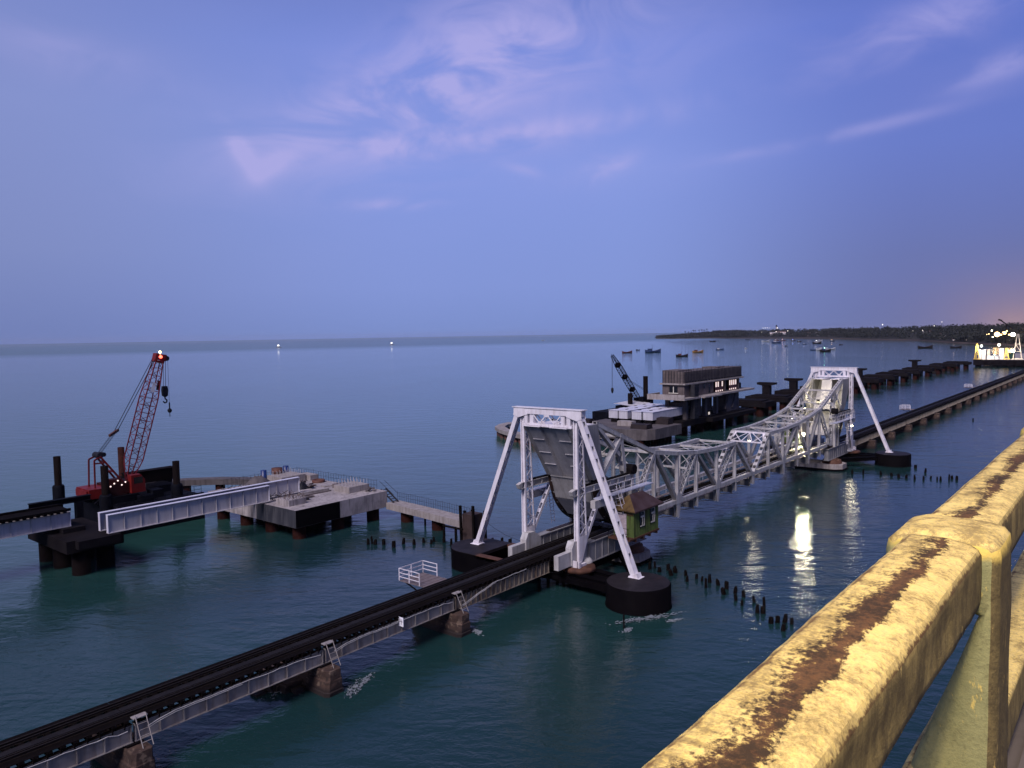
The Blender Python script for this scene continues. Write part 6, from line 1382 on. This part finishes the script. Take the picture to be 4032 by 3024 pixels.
def site_lamp(label, loc, mm, watts, col, r=0.5):
    t = thing('work_floodlight', label, 'floodlight', loc, 'floodlights of the lit works')
    build('globe', MB().lathe(loc, [(0, -r), (r * .7, -r * .7), (r, 0), (r * .7, r * .7), (0, r)], 10), mm, t)
    build('mast', MB().tube((loc[0] + r, loc[1], 4.1), (loc[0] + r, loc[1], loc[2]), 0.12, n=6), 'dark_steel', t)
    if watts:
        ld = bpy.data.lights.new('work_floodlight_glow', 'SPOT'); ld.energy = watts * 4; ld.color = col; ld.shadow_soft_size = 0.5; ld.spot_size = R(130); ld.spot_blend = 0.4
        lo = bpy.data.objects.new('work_floodlight_glow', ld); C.objects.link(lo); lo.parent = t; lo.location = (-0.8, 0, 0); lo.rotation_euler = Vector((-1, 0, 0.45)).to_track_quat('Z', 'Y').to_euler()
site_lamp('white floodlight in front of the seaward end of the lit works', (519.5, 75.0, 12.0), 'lamp_white', 3500, (1, .88, .66))
site_lamp('white floodlight in front of the silo of the lit works', (519.5, 66.2, 12.5), 'lamp_white', 3500, (1, .88, .7))
site_lamp('white floodlight towards the right edge of the lit works', (520.5, 59.0, 9.0), 'lamp_white', 1500, (1, .9, .75), 0.35)
site_lamp('small green lamp on the lit works', (521.0, 68.6, 6.8), 'lamp_green', 0, (0, 1, 0), 0.28)

# ================================================================== SHORE
SH = [(2560, 1420), (2505, 1338), (2498, 1166), (2305, 979), (2133, 680), (1736, 468), (1557, 323), (1256, 214), (1189, 179), (1090, 132), (1010, 100), (960, 60), (940, 0), (930, -300)]
def shore_pt(f):
    n = len(SH) - 1; i = min(n - 1, int(f * n)); u = f * n - i
    return (SH[i][0] * (1 - u) + SH[i + 1][0] * u, SH[i][1] * (1 - u) + SH[i + 1][1] * u)
rows = [(0.995, -0.5), (1.0, 0.4), (1.012, 2.2), (1.05, 6.0), (1.12, 11.0), (1.3, 15.0), (1.9, 15.0)]
r5 = random.Random(17); vs = []; nA = 80
for i in range(nA + 1):
    f = i / nA; x, y = shore_pt(f); tip_ = min(1.0, 0.25 + f * 5)
    for s, z in rows: vs.append((x * s, y * s, z * (tip_ if z > 1 else 1) + (r5.uniform(-1, 1) * z * 0.12 if z > 1 else 0)))
k = len(rows)
fs = [(i * k + j, (i + 1) * k + j, (i + 1) * k + j + 1, i * k + j + 1) for i in range(nA) for j in range(k - 1)]
land = MB().add(vs, fs, True)
setting('land', land, 'scrub')
bc_ = MB(); vs = []
for i in range(nA + 1):
    x, y = shore_pt(i / nA)
    for s, z in ((0.993, 0.05), (0.999, 0.9), (1.006, 1.9)): vs.append((x * s, y * s, z + 0.25))
bc_.add(vs, [(i * 3 + j, (i + 1) * 3 + j, (i + 1) * 3 + j + 1, i * 3 + j + 1) for i in range(nA) for j in range(2)], True)
setting('beach', bc_, 'sand')
# woods on the shore: one mass of leaf clumps
def clump(mb, c, rx, rz, n, r, leaf):
    for _ in range(n):
        a, b = r.uniform(0, 6.283), math.acos(r.uniform(-0.6, 1)); q = r.uniform(0.45, 1.0)
        p = Vector((c[0] + rx * q * math.cos(a) * math.sin(b), c[1] + rx * q * math.sin(a) * math.sin(b), c[2] + rz * q * math.cos(b)))
        u = Vector((r.gauss(0, 1), r.gauss(0, 1), r.gauss(0, 1))).normalized(); v = u.cross(Vector((r.gauss(0, 1), r.gauss(0, 1), r.gauss(0, 1)))).normalized(); s = leaf * r.uniform(0.6, 1.3)
        mb.add([p - u * s, p + v * s * 0.6, p + u * s, p - v * s * 0.6], [(0, 1, 2, 3)])
wd = MB(); r6 = random.Random(23)
for i in range(1300):
    f = r6.uniform(0.07, 0.86) if i > 120 else r6.uniform(0.02, 0.12)
    x, y = shore_pt(f); s = 1.012 + abs(r6.gauss(0, 0.10)); g0 = 11 * min(1, (s - 1) / 0.1) * min(1, 0.25 + f * 5)
    top = (9 + 20 * min(1, max(0, (f - 0.05)) / 0.12)) * min(1.0, 0.42 + (s - 1) * 6) * r6.uniform(0.88, 1.02)
    h = max(3.5, top - g0); rx = r6.uniform(7, 14) * (x / 2300)
    clump(wd, (x * s, y * s, g0 + h * 0.5), rx * 1.25, h * 0.5, 60, r6, 1.9 * (x / 2300) + 0.3)
o = setting('woods', wd, 'foliage', 'stuff')
PALMS = [(2629.2, 1347.3, 16.6), (2628.8, 1333.9, 26.0), (2628.3, 1320.6, 23.7), (2627.8, 1309.0, 23.5), (2627.5, 1300.7, 29.9), (2627.1, 1293.1, 29.2), (2626.3, 1276.6, 30.4), (2625.7, 1266.1, 31.7), (2625.0, 1255.7, 30.0), (2624.4, 1245.9, 33.4), (2613.9, 1215.0, 27.1), (2589.0, 1189.7, 26.8), (2578.0, 1178.5, 26.7), (2544.6, 1145.4, 27.7)]
for i, (x, y, z) in enumerate(PALMS):
    t = thing('palm_tree', '%s palm from the left on the skyline of the headland' % ordw(i), 'palm tree', (x, y, 4), 'palms on the headland')
    r = random.Random(i); b = Vector((x + r.uniform(-3, 3), y + r.uniform(-3, 3), 3.0)); tp = Vector((x, y, z)); mid_ = b.lerp(tp, 0.5) + Vector((0.8, -0.8, 0))
    build('trunk', MB().tube(b, mid_, 0.7, 0.6, n=6).tube(mid_, tp, 0.6, 0.45, n=6), 'bark', t)
    m = MB()
    for q in range(15):
        a = q * 2.4 + r.uniform(-.2, .2); e = r.uniform(-0.5, 0.9); L_ = r.uniform(3.6, 5.0); p0 = tp.copy(); d_ = Vector((math.cos(a), math.sin(a), e)); w_ = 0.9
        pts = [p0 + Vector((d_.x * L_ * s, d_.y * L_ * s, L_ * (e * s - 0.75 * s * s))) for s in (0, 0.35, 0.7, 1.0)]; sd = Vector((-math.sin(a), math.cos(a), 0))
        ws = (0.25, w_, w_ * 0.8, 0.15)
        vs = [p + sd * (ww * sg_) + Vector((0, 0, -0.35 * ww)) * abs(sg_) for p, ww in zip(pts, ws) for sg_ in (-1, 0, 1)]
        m.add(vs, [(3 * c + j, 3 * c + j + 1, 3 * c + j + 4, 3 * c + j + 3) for c in range(3) for j in range(2)])
    build('crown', m, 'palm_leaf', t)
HOUSES = [(2351.5, 895.5, 17.1), (2333.6, 863.8, 19.7), (2268.7, 757.8, 15.6), (2249.7, 728.9, 15.3), (2152.3, 663.4, 13.0), (2176.6, 677.2, 9.7), (2095.4, 631.6, 9.9), (2045.0, 604.2, 7.6), (1996.5, 578.4, 11.8), (1577.5, 316.5, 15.8), (1520.9, 295.0, 18.1), (1583.9, 319.0, 7.7), (1502.4, 288.1, 9.0), (1304.8, 217.1, 7.4), (1298.0, 213.5, 14.0), (1265.3, 196.4, 7.5), (1662.6, 359.6, 4.5), (1418.1, 257.9, 13.5), (1732.5, 414.1, 4.0)]
HSZ = {0: (20, 4), 1: (26, 4), 4: (16, 3.5), 9: (10, 6), 13: (18, 5), 14: (10, 9), 15: (14, 5)}
for i, (x, y, z) in enumerate(HOUSES):
    w, h = HSZ.get(i, (8 + (i * 37 % 5), 4 + (i % 3)))
    t = thing('shore_house', '%s pale house from the headland among the shore trees' % ordw(i), 'house', (x, y, z - h), 'houses on the far shore')
    a = math.atan2(y, x); s = Vector((-math.sin(a), math.cos(a), 0)) * (w / 2); fw = Vector((math.cos(a), math.sin(a), 0)) * 8
    c_ = Vector((x, y, 0)); base_ = [c_ - s, c_ + s, c_ + s + fw, c_ - s + fw]
    z0 = min(z - h, 2.0) if z < 8 else z - h - 5
    build('wall', MB().add([(p.x, p.y, z0) for p in base_] + [(p.x, p.y, z - h * .25) for p in base_], [(0, 1, 5, 4), (1, 2, 6, 5), (2, 3, 7, 6), (3, 0, 4, 7)]), 'house_white', t)
    e_ = 1.08; rm = [(c_ - s * e_ + fw * .5), (c_ + s * e_ + fw * .5)]
    q = [c_ - s * e_ - fw * .08, c_ + s * e_ - fw * .08, c_ + s * e_ + fw * 1.08, c_ - s * e_ + fw * 1.08]
    build('roof', MB().add([(p.x, p.y, z - h * .28) for p in q] + [(rm[0].x, rm[0].y, z + 1), (rm[1].x, rm[1].y, z + 1)], [(0, 1, 5, 4), (2, 3, 4, 5), (0, 4, 3), (1, 2, 5)]), 'house_roof' if i % 3 else 'house_white', t)
    wm = MB(); dn = fw.normalized() * -0.06; n_ = max(2, int(w / 4))
    for kx in range(n_):
        cc = c_ - s + s * 2 * ((kx + 0.5) / n_) + dn; sv = s.normalized() * 0.6
        wm.add([(*(cc - sv).xy, z - h * .75), (*(cc + sv).xy, z - h * .75), (*(cc + sv).xy, z - h * .4), (*(cc - sv).xy, z - h * .4)], [(0, 1, 2, 3)])
    build('window', wm, 'lit_pane' if i in (0, 1, 4, 13, 15) else 'dark_glass', t)
t = thing('lighthouse', 'slim white lighthouse with dark lantern above the shore trees', 'lighthouse', (2500.7, 941.7, 12), None)
build('tower', MB().lathe((2500.7, 941.7, 0), [(3.2, 10), (2.6, 35), (2.6, 36)], 14), 'house_white', t)
build('lantern', MB().lathe((2500.7, 941.7, 0), [(3.2, 36), (3.2, 37), (2.0, 37.2), (2.0, 40), (2.6, 40.2), (0, 42)], 14), 'dark_steel', t)
LAMPS = [(2535.5, 1005.3, 18.0), (2501.6, 943.3, 19.2), (2493.4, 928.8, 19.0), (2473.6, 894.9, 21.2), (2435.0, 831.8, 9.6), (2532.4, 999.4, 32.0), (2527.2, 989.7, 32.3), (2522.5, 981.0, 32.2), (2516.9, 970.7, 32.0), (2500.7, 938.7, 31.5), (2308.9, 715.0, 13.5), (2256.8, 685.7, 10.5), (1875.4, 464.3, 32.2), (1766.1, 378.1, 17.5), (1711.7, 348.9, 18.0), (1604.2, 307.9, 26.7), (1533.3, 282.4, 33.1), (1356.0, 212.8, 14.7), (1342.1, 205.7, 6.8)]
LSZ = [1.7, 1.9, 1.9, 1.7, 2.2, 1.3, 1.5, 1.3, 1.1, 1.9, 2.2, 2.2, 1.5, 1.7, 2.0, 1.0, 0.9, 1.2, 1.5]
for i, (x, y, z) in enumerate(LAMPS):
    s = LSZ[i] * 0.62; q = 0.955      # stand clear of the trees, on the open ground before them
    x, y = x * q, y * q; z = 23 + (z - 23) * q
    t = thing('shore_lamp', '%s glowing lamp from the headland along the far shore' % ordw(i), 'lamp', (x, y, 1), 'lamps along the far shore')
    build('globe', MB().lathe((x, y, z), [(0, -s), (s * .7, -s * .7), (s, 0), (s * .7, s * .7), (0, s)], 8), 'lamp_far', t)
    build('pole', MB().tube((x + s * .8, y, 0.5), (x + s * .8, y, z), 0.2, n=5), 'bark', t)
TOWN = [(1204.6, 162.4, 18.0, .8), (1221.0, 170.2, 12.8, .7), (1214.2, 166.9, 13.5, .9), (1186.2, 153.8, 13.0, 5.0), (1201.1, 160.7, 9.4, .7), (1160.8, 142.3, 14.8, 2.8), (1153.4, 139.1, 17.3, 1.2), (1137.3, 132.3, 12.1, 1.5), (1131.1, 129.8, 13.2, 3.6), (1172.7, 147.6, 12.6, 1.6), (1144.0, 135.5, 12.8, 1.3), (1168.0, 145.0, 15.8, 1.0)]
for i, (x, y, z, s) in enumerate(TOWN):
    q = 0.93; x, y = x * q, y * q; z = 23 + (z - 23) * q; s *= 0.62
    t = thing('town_lamp', '%s orange lamp from the left in the cluster glaring at the right edge' % ordw(i), 'lamp', (x, y, 3), 'orange lamps above the lit works')
    build('globe', MB().lathe((x, y, z), [(0, -s), (s * .7, -s * .7), (s, 0), (s * .7, s * .7), (0, s)], 8), 'lamp_warm' if i % 4 else 'lamp_flood', t)
    build('mast', MB().tube((x + s * .8, y, 1.0), (x + s * .8, y, z), 0.15, n=5), 'dark_steel', t)
for i, (x, y, z) in enumerate(((1130, 148, 16), (1085, 128, 17))):
    ld = bpy.data.lights.new('town_lamp_glow', 'POINT'); ld.energy = 9000; ld.color = (1, .55, .22); ld.shadow_soft_size = 2
    lo = bpy.data.objects.new('town_lamp_glow', ld); C.objects.link(lo); lo.location = (x * .98, y * .98, z)
t = thing('tower_crane', 'dark tower crane jib on the skyline above the orange lamps', 'crane', (1100, 138, 4))
m = MB(); m.bar((1100, 134.0, 3), (1100, 133.0, 26), 1.2, 1.2, (1, 0, 0)); build('mast', m, 'dark_steel', t)
m = MB(); m.bar((1098, 140.5, 32), (1098, 126, 20), 1.4, 1.6, (1, 0, 0)); m.bar((1098, 141.5, 31.5), (1098, 137.5, 30.5), 1.5, 3.0, (1, 0, 0)); build('jib', m, 'dark_steel', t)

# ================================================================== BOATS
def boat(label, x, y, L_, head, hull, cabin=True, mast=False, lamp=None, group='fishing boats anchored off the shore', deckm='hull_white'):
    t = thing('fishing_boat', label, 'boat', (x, y, 0), group)
    t.rotation_euler = (0, 0, head)
    off = Vector((x, y, 0)); mb = MB(); n = 9; W_ = L_ * 0.15; vs = []
    for i in range(n):
        u = i / (n - 1) * 2 - 1; xx = x + u * L_ / 2; b = W_ * max(0.04, (1 - abs(u) ** 2.6)) if u > 0 else W_ * max(0.55, (1 - 0.45 * u * u)); sh_ = L_ * (0.105 + 0.085 * u * u + (0.05 * u if u > 0 else 0))
        vs += [(xx, y - b, sh_), (xx, y - b * .75, L_ * 0.03), (xx, y, -L_ * 0.05), (xx, y + b * .75, L_ * 0.03), (xx, y + b, sh_)]
    fs = [(i * 5 + j, (i + 1) * 5 + j, (i + 1) * 5 + j + 1, i * 5 + j + 1) for i in range(n - 1) for j in range(4)]
    fs += [(0, 1, 2, 3, 4), tuple(range((n - 1) * 5 + 4, (n - 1) * 5 - 1, -1))]
    build('hull', mb.add(vs, fs), hull, t)
    dk = MB(); dk.add([(x - L_ * .48, y - W_ * .6, L_ * .11), (x + L_ * .2, y - W_ * .9, L_ * .11), (x + L_ * .46, y, L_ * .13), (x + L_ * .2, y + W_ * .9, L_ * .11), (x - L_ * .48, y + W_ * .6, L_ * .11)], [(0, 1, 2, 3, 4)]); build('deck', dk, hull, t)
    if cabin:
        cb = MB(); cb.box(x - L_ * .32, x - L_ * .08, y - W_ * .55, y + W_ * .55, L_ * .11, L_ * .23); cb.box(x - L_ * .35, x - L_ * .05, y - W_ * .65, y + W_ * .65, L_ * .23, L_ * .245); build('wheelhouse', cb, deckm, t)
    if mast: build('mast', MB().tube((x - L_ * .05, y, L_ * .1), (x - L_ * .05, y, L_ * .5), L_ * .008, n=5), 'dark_steel', t)
    if lamp: s = L_ * 0.04; build('lamp', MB().lathe((x - L_ * .1, y, L_ * .33), [(0, -s), (s, 0), (0, s)], 8), lamp, t)
    return t
H0 = -0.70      # roughly broadside to the camera
boat('red open boat, leftmost of the anchored boats near the crane', 770.3, 464.3, 12.5, H0 + 0.1, 'hull_red', False)
boat('tiny dark boat between the red boat and the long blue boat', 895.5, 523.4, 5.5, H0, 'hull_dark', True, deckm='hull_dark')
boat('long blue boat with raised bow above the control building', 791.7, 442.6, 19.0, H0, 'hull_blue', True, True, deckm='hull_blue')
boat('dark boat with a mast, nearest of the anchored boats', 660.6, 338.6, 11.5, H0 - 0.1, 'hull_dark', True, True, deckm='hull_red')
boat('yellow boat to the right of the dark masted boat', 791.5, 386.1, 13.0, H0 + 0.05, 'hull_yellow', True, deckm='hull_red')
boat('dark blue boat with white wheelhouse right of the yellow boat', 902.8, 411.1, 9.5, H0 - 0.5, 'hull_blue', True)
boat('small pale boat with a lamp and a wake', 967.1, 404.3, 4.8, H0 + 0.3, 'hull_white', True, lamp='lamp_far')
boat('thin dark boat close under the headland', 1643.4, 765.8, 15.0, H0, 'hull_dark', False)
boat('low pale boat below the lit long house', 1560, 610, 17.0, H0, 'hull_white', False)
boat('large dark boat with white wheelhouse below the lighthouse', 1395, 525.2, 18.0, H0, 'hull_blue', True, True)
boat('stubby black boat alone in mid bay', 1119.5, 407.2, 5.0, H0, 'hull_dark', True, deckm='hull_dark')
boat('small grey boat right of the blue lamp', 1540.6, 534.1, 9.0, H0, 'hull_dark', True)
boat('grey boat just below the small grey boat', 1251.4, 425.5, 7.5, H0, 'hull_blue', True)
boat('dark boat under a group of masts with white lamp', 1318.2, 427.6, 16.0, H0, 'hull_dark', True, True, 'lamp_white')
boat('second boat of the masted group, slightly behind', 1400, 452, 12.0, H0, 'hull_white', True, True)
boat('white boat in the raft of boats by the green lamp', 880, 280, 14.0, H0, 'hull_white', True)
boat('dark boat with a green lamp in front of the raft', 826, 259.3, 13.0, H0 + 0.1, 'hull_dark', True, False, 'lamp_green', deckm='hull_blue')
boat('flat white boat behind the green lamp', 910, 280, 12.0, H0, 'hull_white', False)
boat('boat at the left of the raft by the green lamp', 885, 291, 8.0, H0, 'hull_blue', False)
boat('long low dark boat far right in open water', 968.9, 194.5, 16.0, H0 - 0.25, 'hull_dark', False)
boat('thin canoe alone left of the lit works', 977.1, 165.5, 12.0, H0 - 0.3, 'hull_dark', False)
boat('dark little boat right of the masted group', 1178.8, 348.1, 6.0, H0, 'hull_dark', True, deckm='hull_dark')
boat('pink lit boat below the lighthouse, left one', 1700, 640, 12.0, H0, 'hull_red', True, False, 'lamp_pink')
boat('pink lit boat below the lighthouse, right one', 1690, 622, 12.0, H0, 'hull_red', True, False, 'lamp_pink')
boat('boat carrying a blue lamp', 1650, 585, 10.0, H0, 'hull_dark', True, False, 'lamp_blue')
boat('boat carrying an orange lamp near the lit houses', 1560, 477, 10.0, H0, 'hull_dark', True, False, 'lamp_warm')
boat('far pale boat under the tip of the lit houses', 1620, 520, 12.0, H0, 'hull_white', True)
boat('small boat near the beach below the headland houses', 1900, 790, 12.0, H0, 'hull_dark', False)
def lit_boat(label, x, y):
    t = thing('lamp_boat', label, 'boat', (x, y, 0), 'brightly lit boats far out at sea')
    build('hull', MB().prism([(-7 + x, 0), (6 + x, 0), (8 + x, 2.2), (-8 + x, 2.0)], 'y', y - 2, y + 2), 'hull_white', t)
    build('wheelhouse', MB().box(x - 4, x + 1, y - 1.4, y + 1.4, 2.0, 4.6), 'hull_white', t)
    build('lamp', MB().lathe((x - 1, y, 6.2), [(0, -2.2), (2.2, -1.5), (2.7, 0), (2.0, 1.5), (0, 2.2)], 10), 'lamp_boat', t)
    build('mast', MB().tube((x - 1.5, y, 4.5), (x - 1.5, y, 9), 0.2, n=5), 'dark_steel', t)
lit_boat('glaring lit boat on the horizon, left of two', 1190, 1794)
lit_boat('glaring lit boat on the horizon, right of two', 1505, 1698)
o = boat('tiny boat right under the skyline, with a faint white lamp', 2300, 1750, 12, H0, 'hull_white', True, False, 'lamp_far')

# ================================================================== ROAD BRIDGE (camera stands on its footway)
CZ = 23.0
deck = MB(); deck.box(-60, 700, -9.0, 0.68, 20.3, 21.2); setting('road_deck', deck, 'mid_concrete')
rd = MB(); rd.box(-60, 700, -7.4, -1.05, 21.2, 21.206); setting('road', rd, 'asphalt')
fw_ = MB(); fw_.box(-60, 700, -1.05, 0.34, 21.2, 21.32); setting('footway', fw_, 'mid_concrete')
t = thing('bridge_railing', 'thick yellow painted concrete railing with flaking rust brown band, right foreground', 'railing', (2.86, 0.49, 21.2))
def rounded(y0, y1, z0, z1, r, n=5):
    pts = []
    for cy_, cz_, a0 in ((y1 - r, z1 - r, 0), (y0 + r, z1 - r, 90), (y0 + r, z0 + r, 180), (y1 - r, z0 + r, 270)):
        for k in range(n + 1): a = R(a0 + 90 * k / n); pts.append((cy_ + r * math.cos(a), cz_ + r * math.sin(a)))
    return pts
from mathutils import noise as mnoise
def beam(name, x0, x1, prof, step, amp, m_, parent):
    n = len(prof); k = int((x1 - x0) / step); vs = []
    cy_ = sum(p[0] for p in prof) / n; cz_ = sum(p[1] for p in prof) / n
    for i in range(k + 1):
        x = x0 + (x1 - x0) * i / k
        for y, z in prof:
            q = mnoise.noise(Vector((x * 3.1, y * 9, z * 9))) * amp + mnoise.noise(Vector((x * 17, y * 25, z * 25))) * amp * 0.35
            d = Vector((y - cy_, z - cz_)); d.normalize(); vs.append((x, y + d.x * q, z + d.y * q))
    fs = [(i * n + j, i * n + (j + 1) % n, (i + 1) * n + (j + 1) % n, (i + 1) * n + j) for i in range(k) for j in range(n)]
    fs += [tuple(range(n - 1, -1, -1)), tuple(range(k * n, k * n + n))]
    return build(name, MB().add(vs, fs, True), m_, parent)
def dense(pts, s=0.02):
    out = []
    for a, b in zip(pts, pts[1:] + pts[:1]):
        L_ = math.hypot(b[0] - a[0], b[1] - a[1]); n = max(1, int(L_ / s))
        for i in range(n): out.append((a[0] + (b[0] - a[0]) * i / n, a[1] + (b[1] - a[1]) * i / n))
    return out
# top rail: slightly bevelled towards the road
prof_top = dense([(0.597, 22.31), (0.590, 22.328), (0.572, 22.337), (0.462, 22.339), (0.405, 22.330), (0.386, 22.318), (0.378, 22.300), (0.378, 22.145), (0.392, 22.131), (0.583, 22.131), (0.597, 22.145)])
prof_top.reverse()
beam('top_rail', -6.2, 2.70, prof_top, 0.02, 0.006, 'yellow', t)
beam('top_rail', 3.02, 13.0, prof_top, 0.05, 0.004, 'yellow', t)
prof_low = dense(rounded(0.378, 0.597, 21.34, 21.55, 0.02), 0.05)
beam('lower_rail', -6.2, 13.0, prof_low, 0.15, 0.003, 'yellow', t)
def post(x0, x1):
    # outline in (y, z): rounded head carrying the rail, waist below it, flare to the foot
    head = [(0.33, 21.25), (0.33, 22.29), (0.335, 22.318), (0.352, 22.336), (0.385, 22.345), (0.47, 22.349), (0.58, 22.348), (0.625, 22.332), (0.648, 22.305), (0.655, 22.27), (0.652, 22.19), (0.64, 22.14), (0.60, 22.128), (0.45, 22.118), (0.385, 22.10), (0.42, 22.0), (0.574, 21.55), (0.60, 21.47), (0.62, 21.25)]
    p = dense(head, 0.025); n = len(p); k = 12; vs = []
    cy_, cz_ = 0.46, 21.9
    for i in range(k + 1):
        f = i / k; x = x0 + (x1 - x0) * f; e = min(f, 1 - f) * (x1 - x0); s = 0.0 if e > 0.03 else 0.022 * (1 - math.sqrt(max(0, 1 - (1 - e / 0.03) ** 2)))
        for j, (y, z) in enumerate(p):
            a, b = p[j - 1], p[(j + 1) % n]; tx, tz = b[0] - a[0], b[1] - a[1]; l_ = math.hypot(tx, tz); ny, nz = tz / l_, -tx / l_
            q = mnoise.noise(Vector((x * 9, y * 11, z * 5))) * 0.004
            vs.append((x, y + ny * (s - q), z + nz * (s - q)))
    fs = [(i * n + j, (i + 1) * n + j, (i + 1) * n + (j + 1) % n, i * n + (j + 1) % n) for i in range(k) for j in range(n)]
    fs += [tuple(range(n)), tuple(range(k * n + n - 1, k * n - 1, -1))]
    return MB().add(vs, fs, True)
for x0 in (-4.1, -0.69, 2.71, 6.13, 9.55):
    build('post', post(x0, x0 + 0.30), 'post_green', t)
    # yellow paint cap over the head of the post
for x0 in (2.71,):
    pass
# street lamp on the footway: its warm light falls on the railing
def street_lamp(label, x, y, watts):
    t = thing('street_lamp', label, 'street lamp', (x, y, 21.2), 'street lamps of the road bridge')
    build('pole', MB().lathe((x, y, 21.2), [(0.16, 0.0), (0.16, 0.3), (0.09, 0.35), (0.06, 7.6), (0, 7.6)], 12), 'girder_grey', t)
    build('arm', MB().path([(x, y, 28.7), (x + 0.05, y + 0.5, 29.0), (x + 0.1, y + 1.1, 29.1)], 0.04, 8), 'girder_grey', t)
    build('lamp_head', MB().box(x - 0.12, x + 0.32, y + 0.75, y + 1.35, 29.02, 29.14), 'girder_grey', t)
    build('lens', MB().box(x - 0.08, x + 0.28, y + 0.80, y + 1.30, 28.995, 29.018), 'lamp_flood', t)
    ld = bpy.data.lights.new('street_lamp_light', 'AREA'); ld.shape = 'RECTANGLE'; ld.size = 0.36; ld.size_y = 0.5; ld.energy = watts; ld.color = (1.0, 0.80, 0.47)
    lo = bpy.data.objects.new('street_lamp_light', ld); C.objects.link(lo); lo.parent = t; lo.location = (0.1, 1.05, 7.78)
    return t
street_lamp('grey street lamp on the footway just behind the camera', -1.2, -2.1, 760)
for i in range(1, 5): street_lamp('%s grey street lamp ahead along the road bridge' % ordw(i), -1.2 + 32 * i, -3.0, 640)
for i, x in enumerate((-30, 30, 90, 150, 210)):
    t = thing('road_pier', '%s tall concrete pier of the road bridge' % ordw(i), 'bridge pier', (x, -4, 0), 'piers of the road bridge')
    build('shaft', MB().lathe((x, -4, 0), [(1.5, -1), (1.4, 18.6)], 20), 'mid_concrete', t); build('crosshead', MB().box(x - 1.2, x + 1.2, -8.4, 0.2, 18.6, 20.3), 'mid_concrete', t)

# ================================================================== AIR
hz = MB(); hz.box(-400, 9000, -1500, 9000, -1.0, 60.0)
o = setting('haze', hz, 'foliage', 'stuff')
hm = bpy.data.materials.new('sea_haze'); hm.use_nodes = True; hm.node_tree.nodes.clear()
hv = hm.node_tree.nodes.new('ShaderNodeVolumePrincipled'); ho = hm.node_tree.nodes.new('ShaderNodeOutputMaterial')
hv.inputs['Color'].default_value = (0.86, 0.88, 1.0, 1); hv.inputs['Density'].default_value = 0.000028; hv.inputs['Anisotropy'].default_value = 0.2
hm.node_tree.links.new(hv.outputs[0], ho.inputs['Volume'])
o.data.materials.clear(); o.data.materials.append(hm)
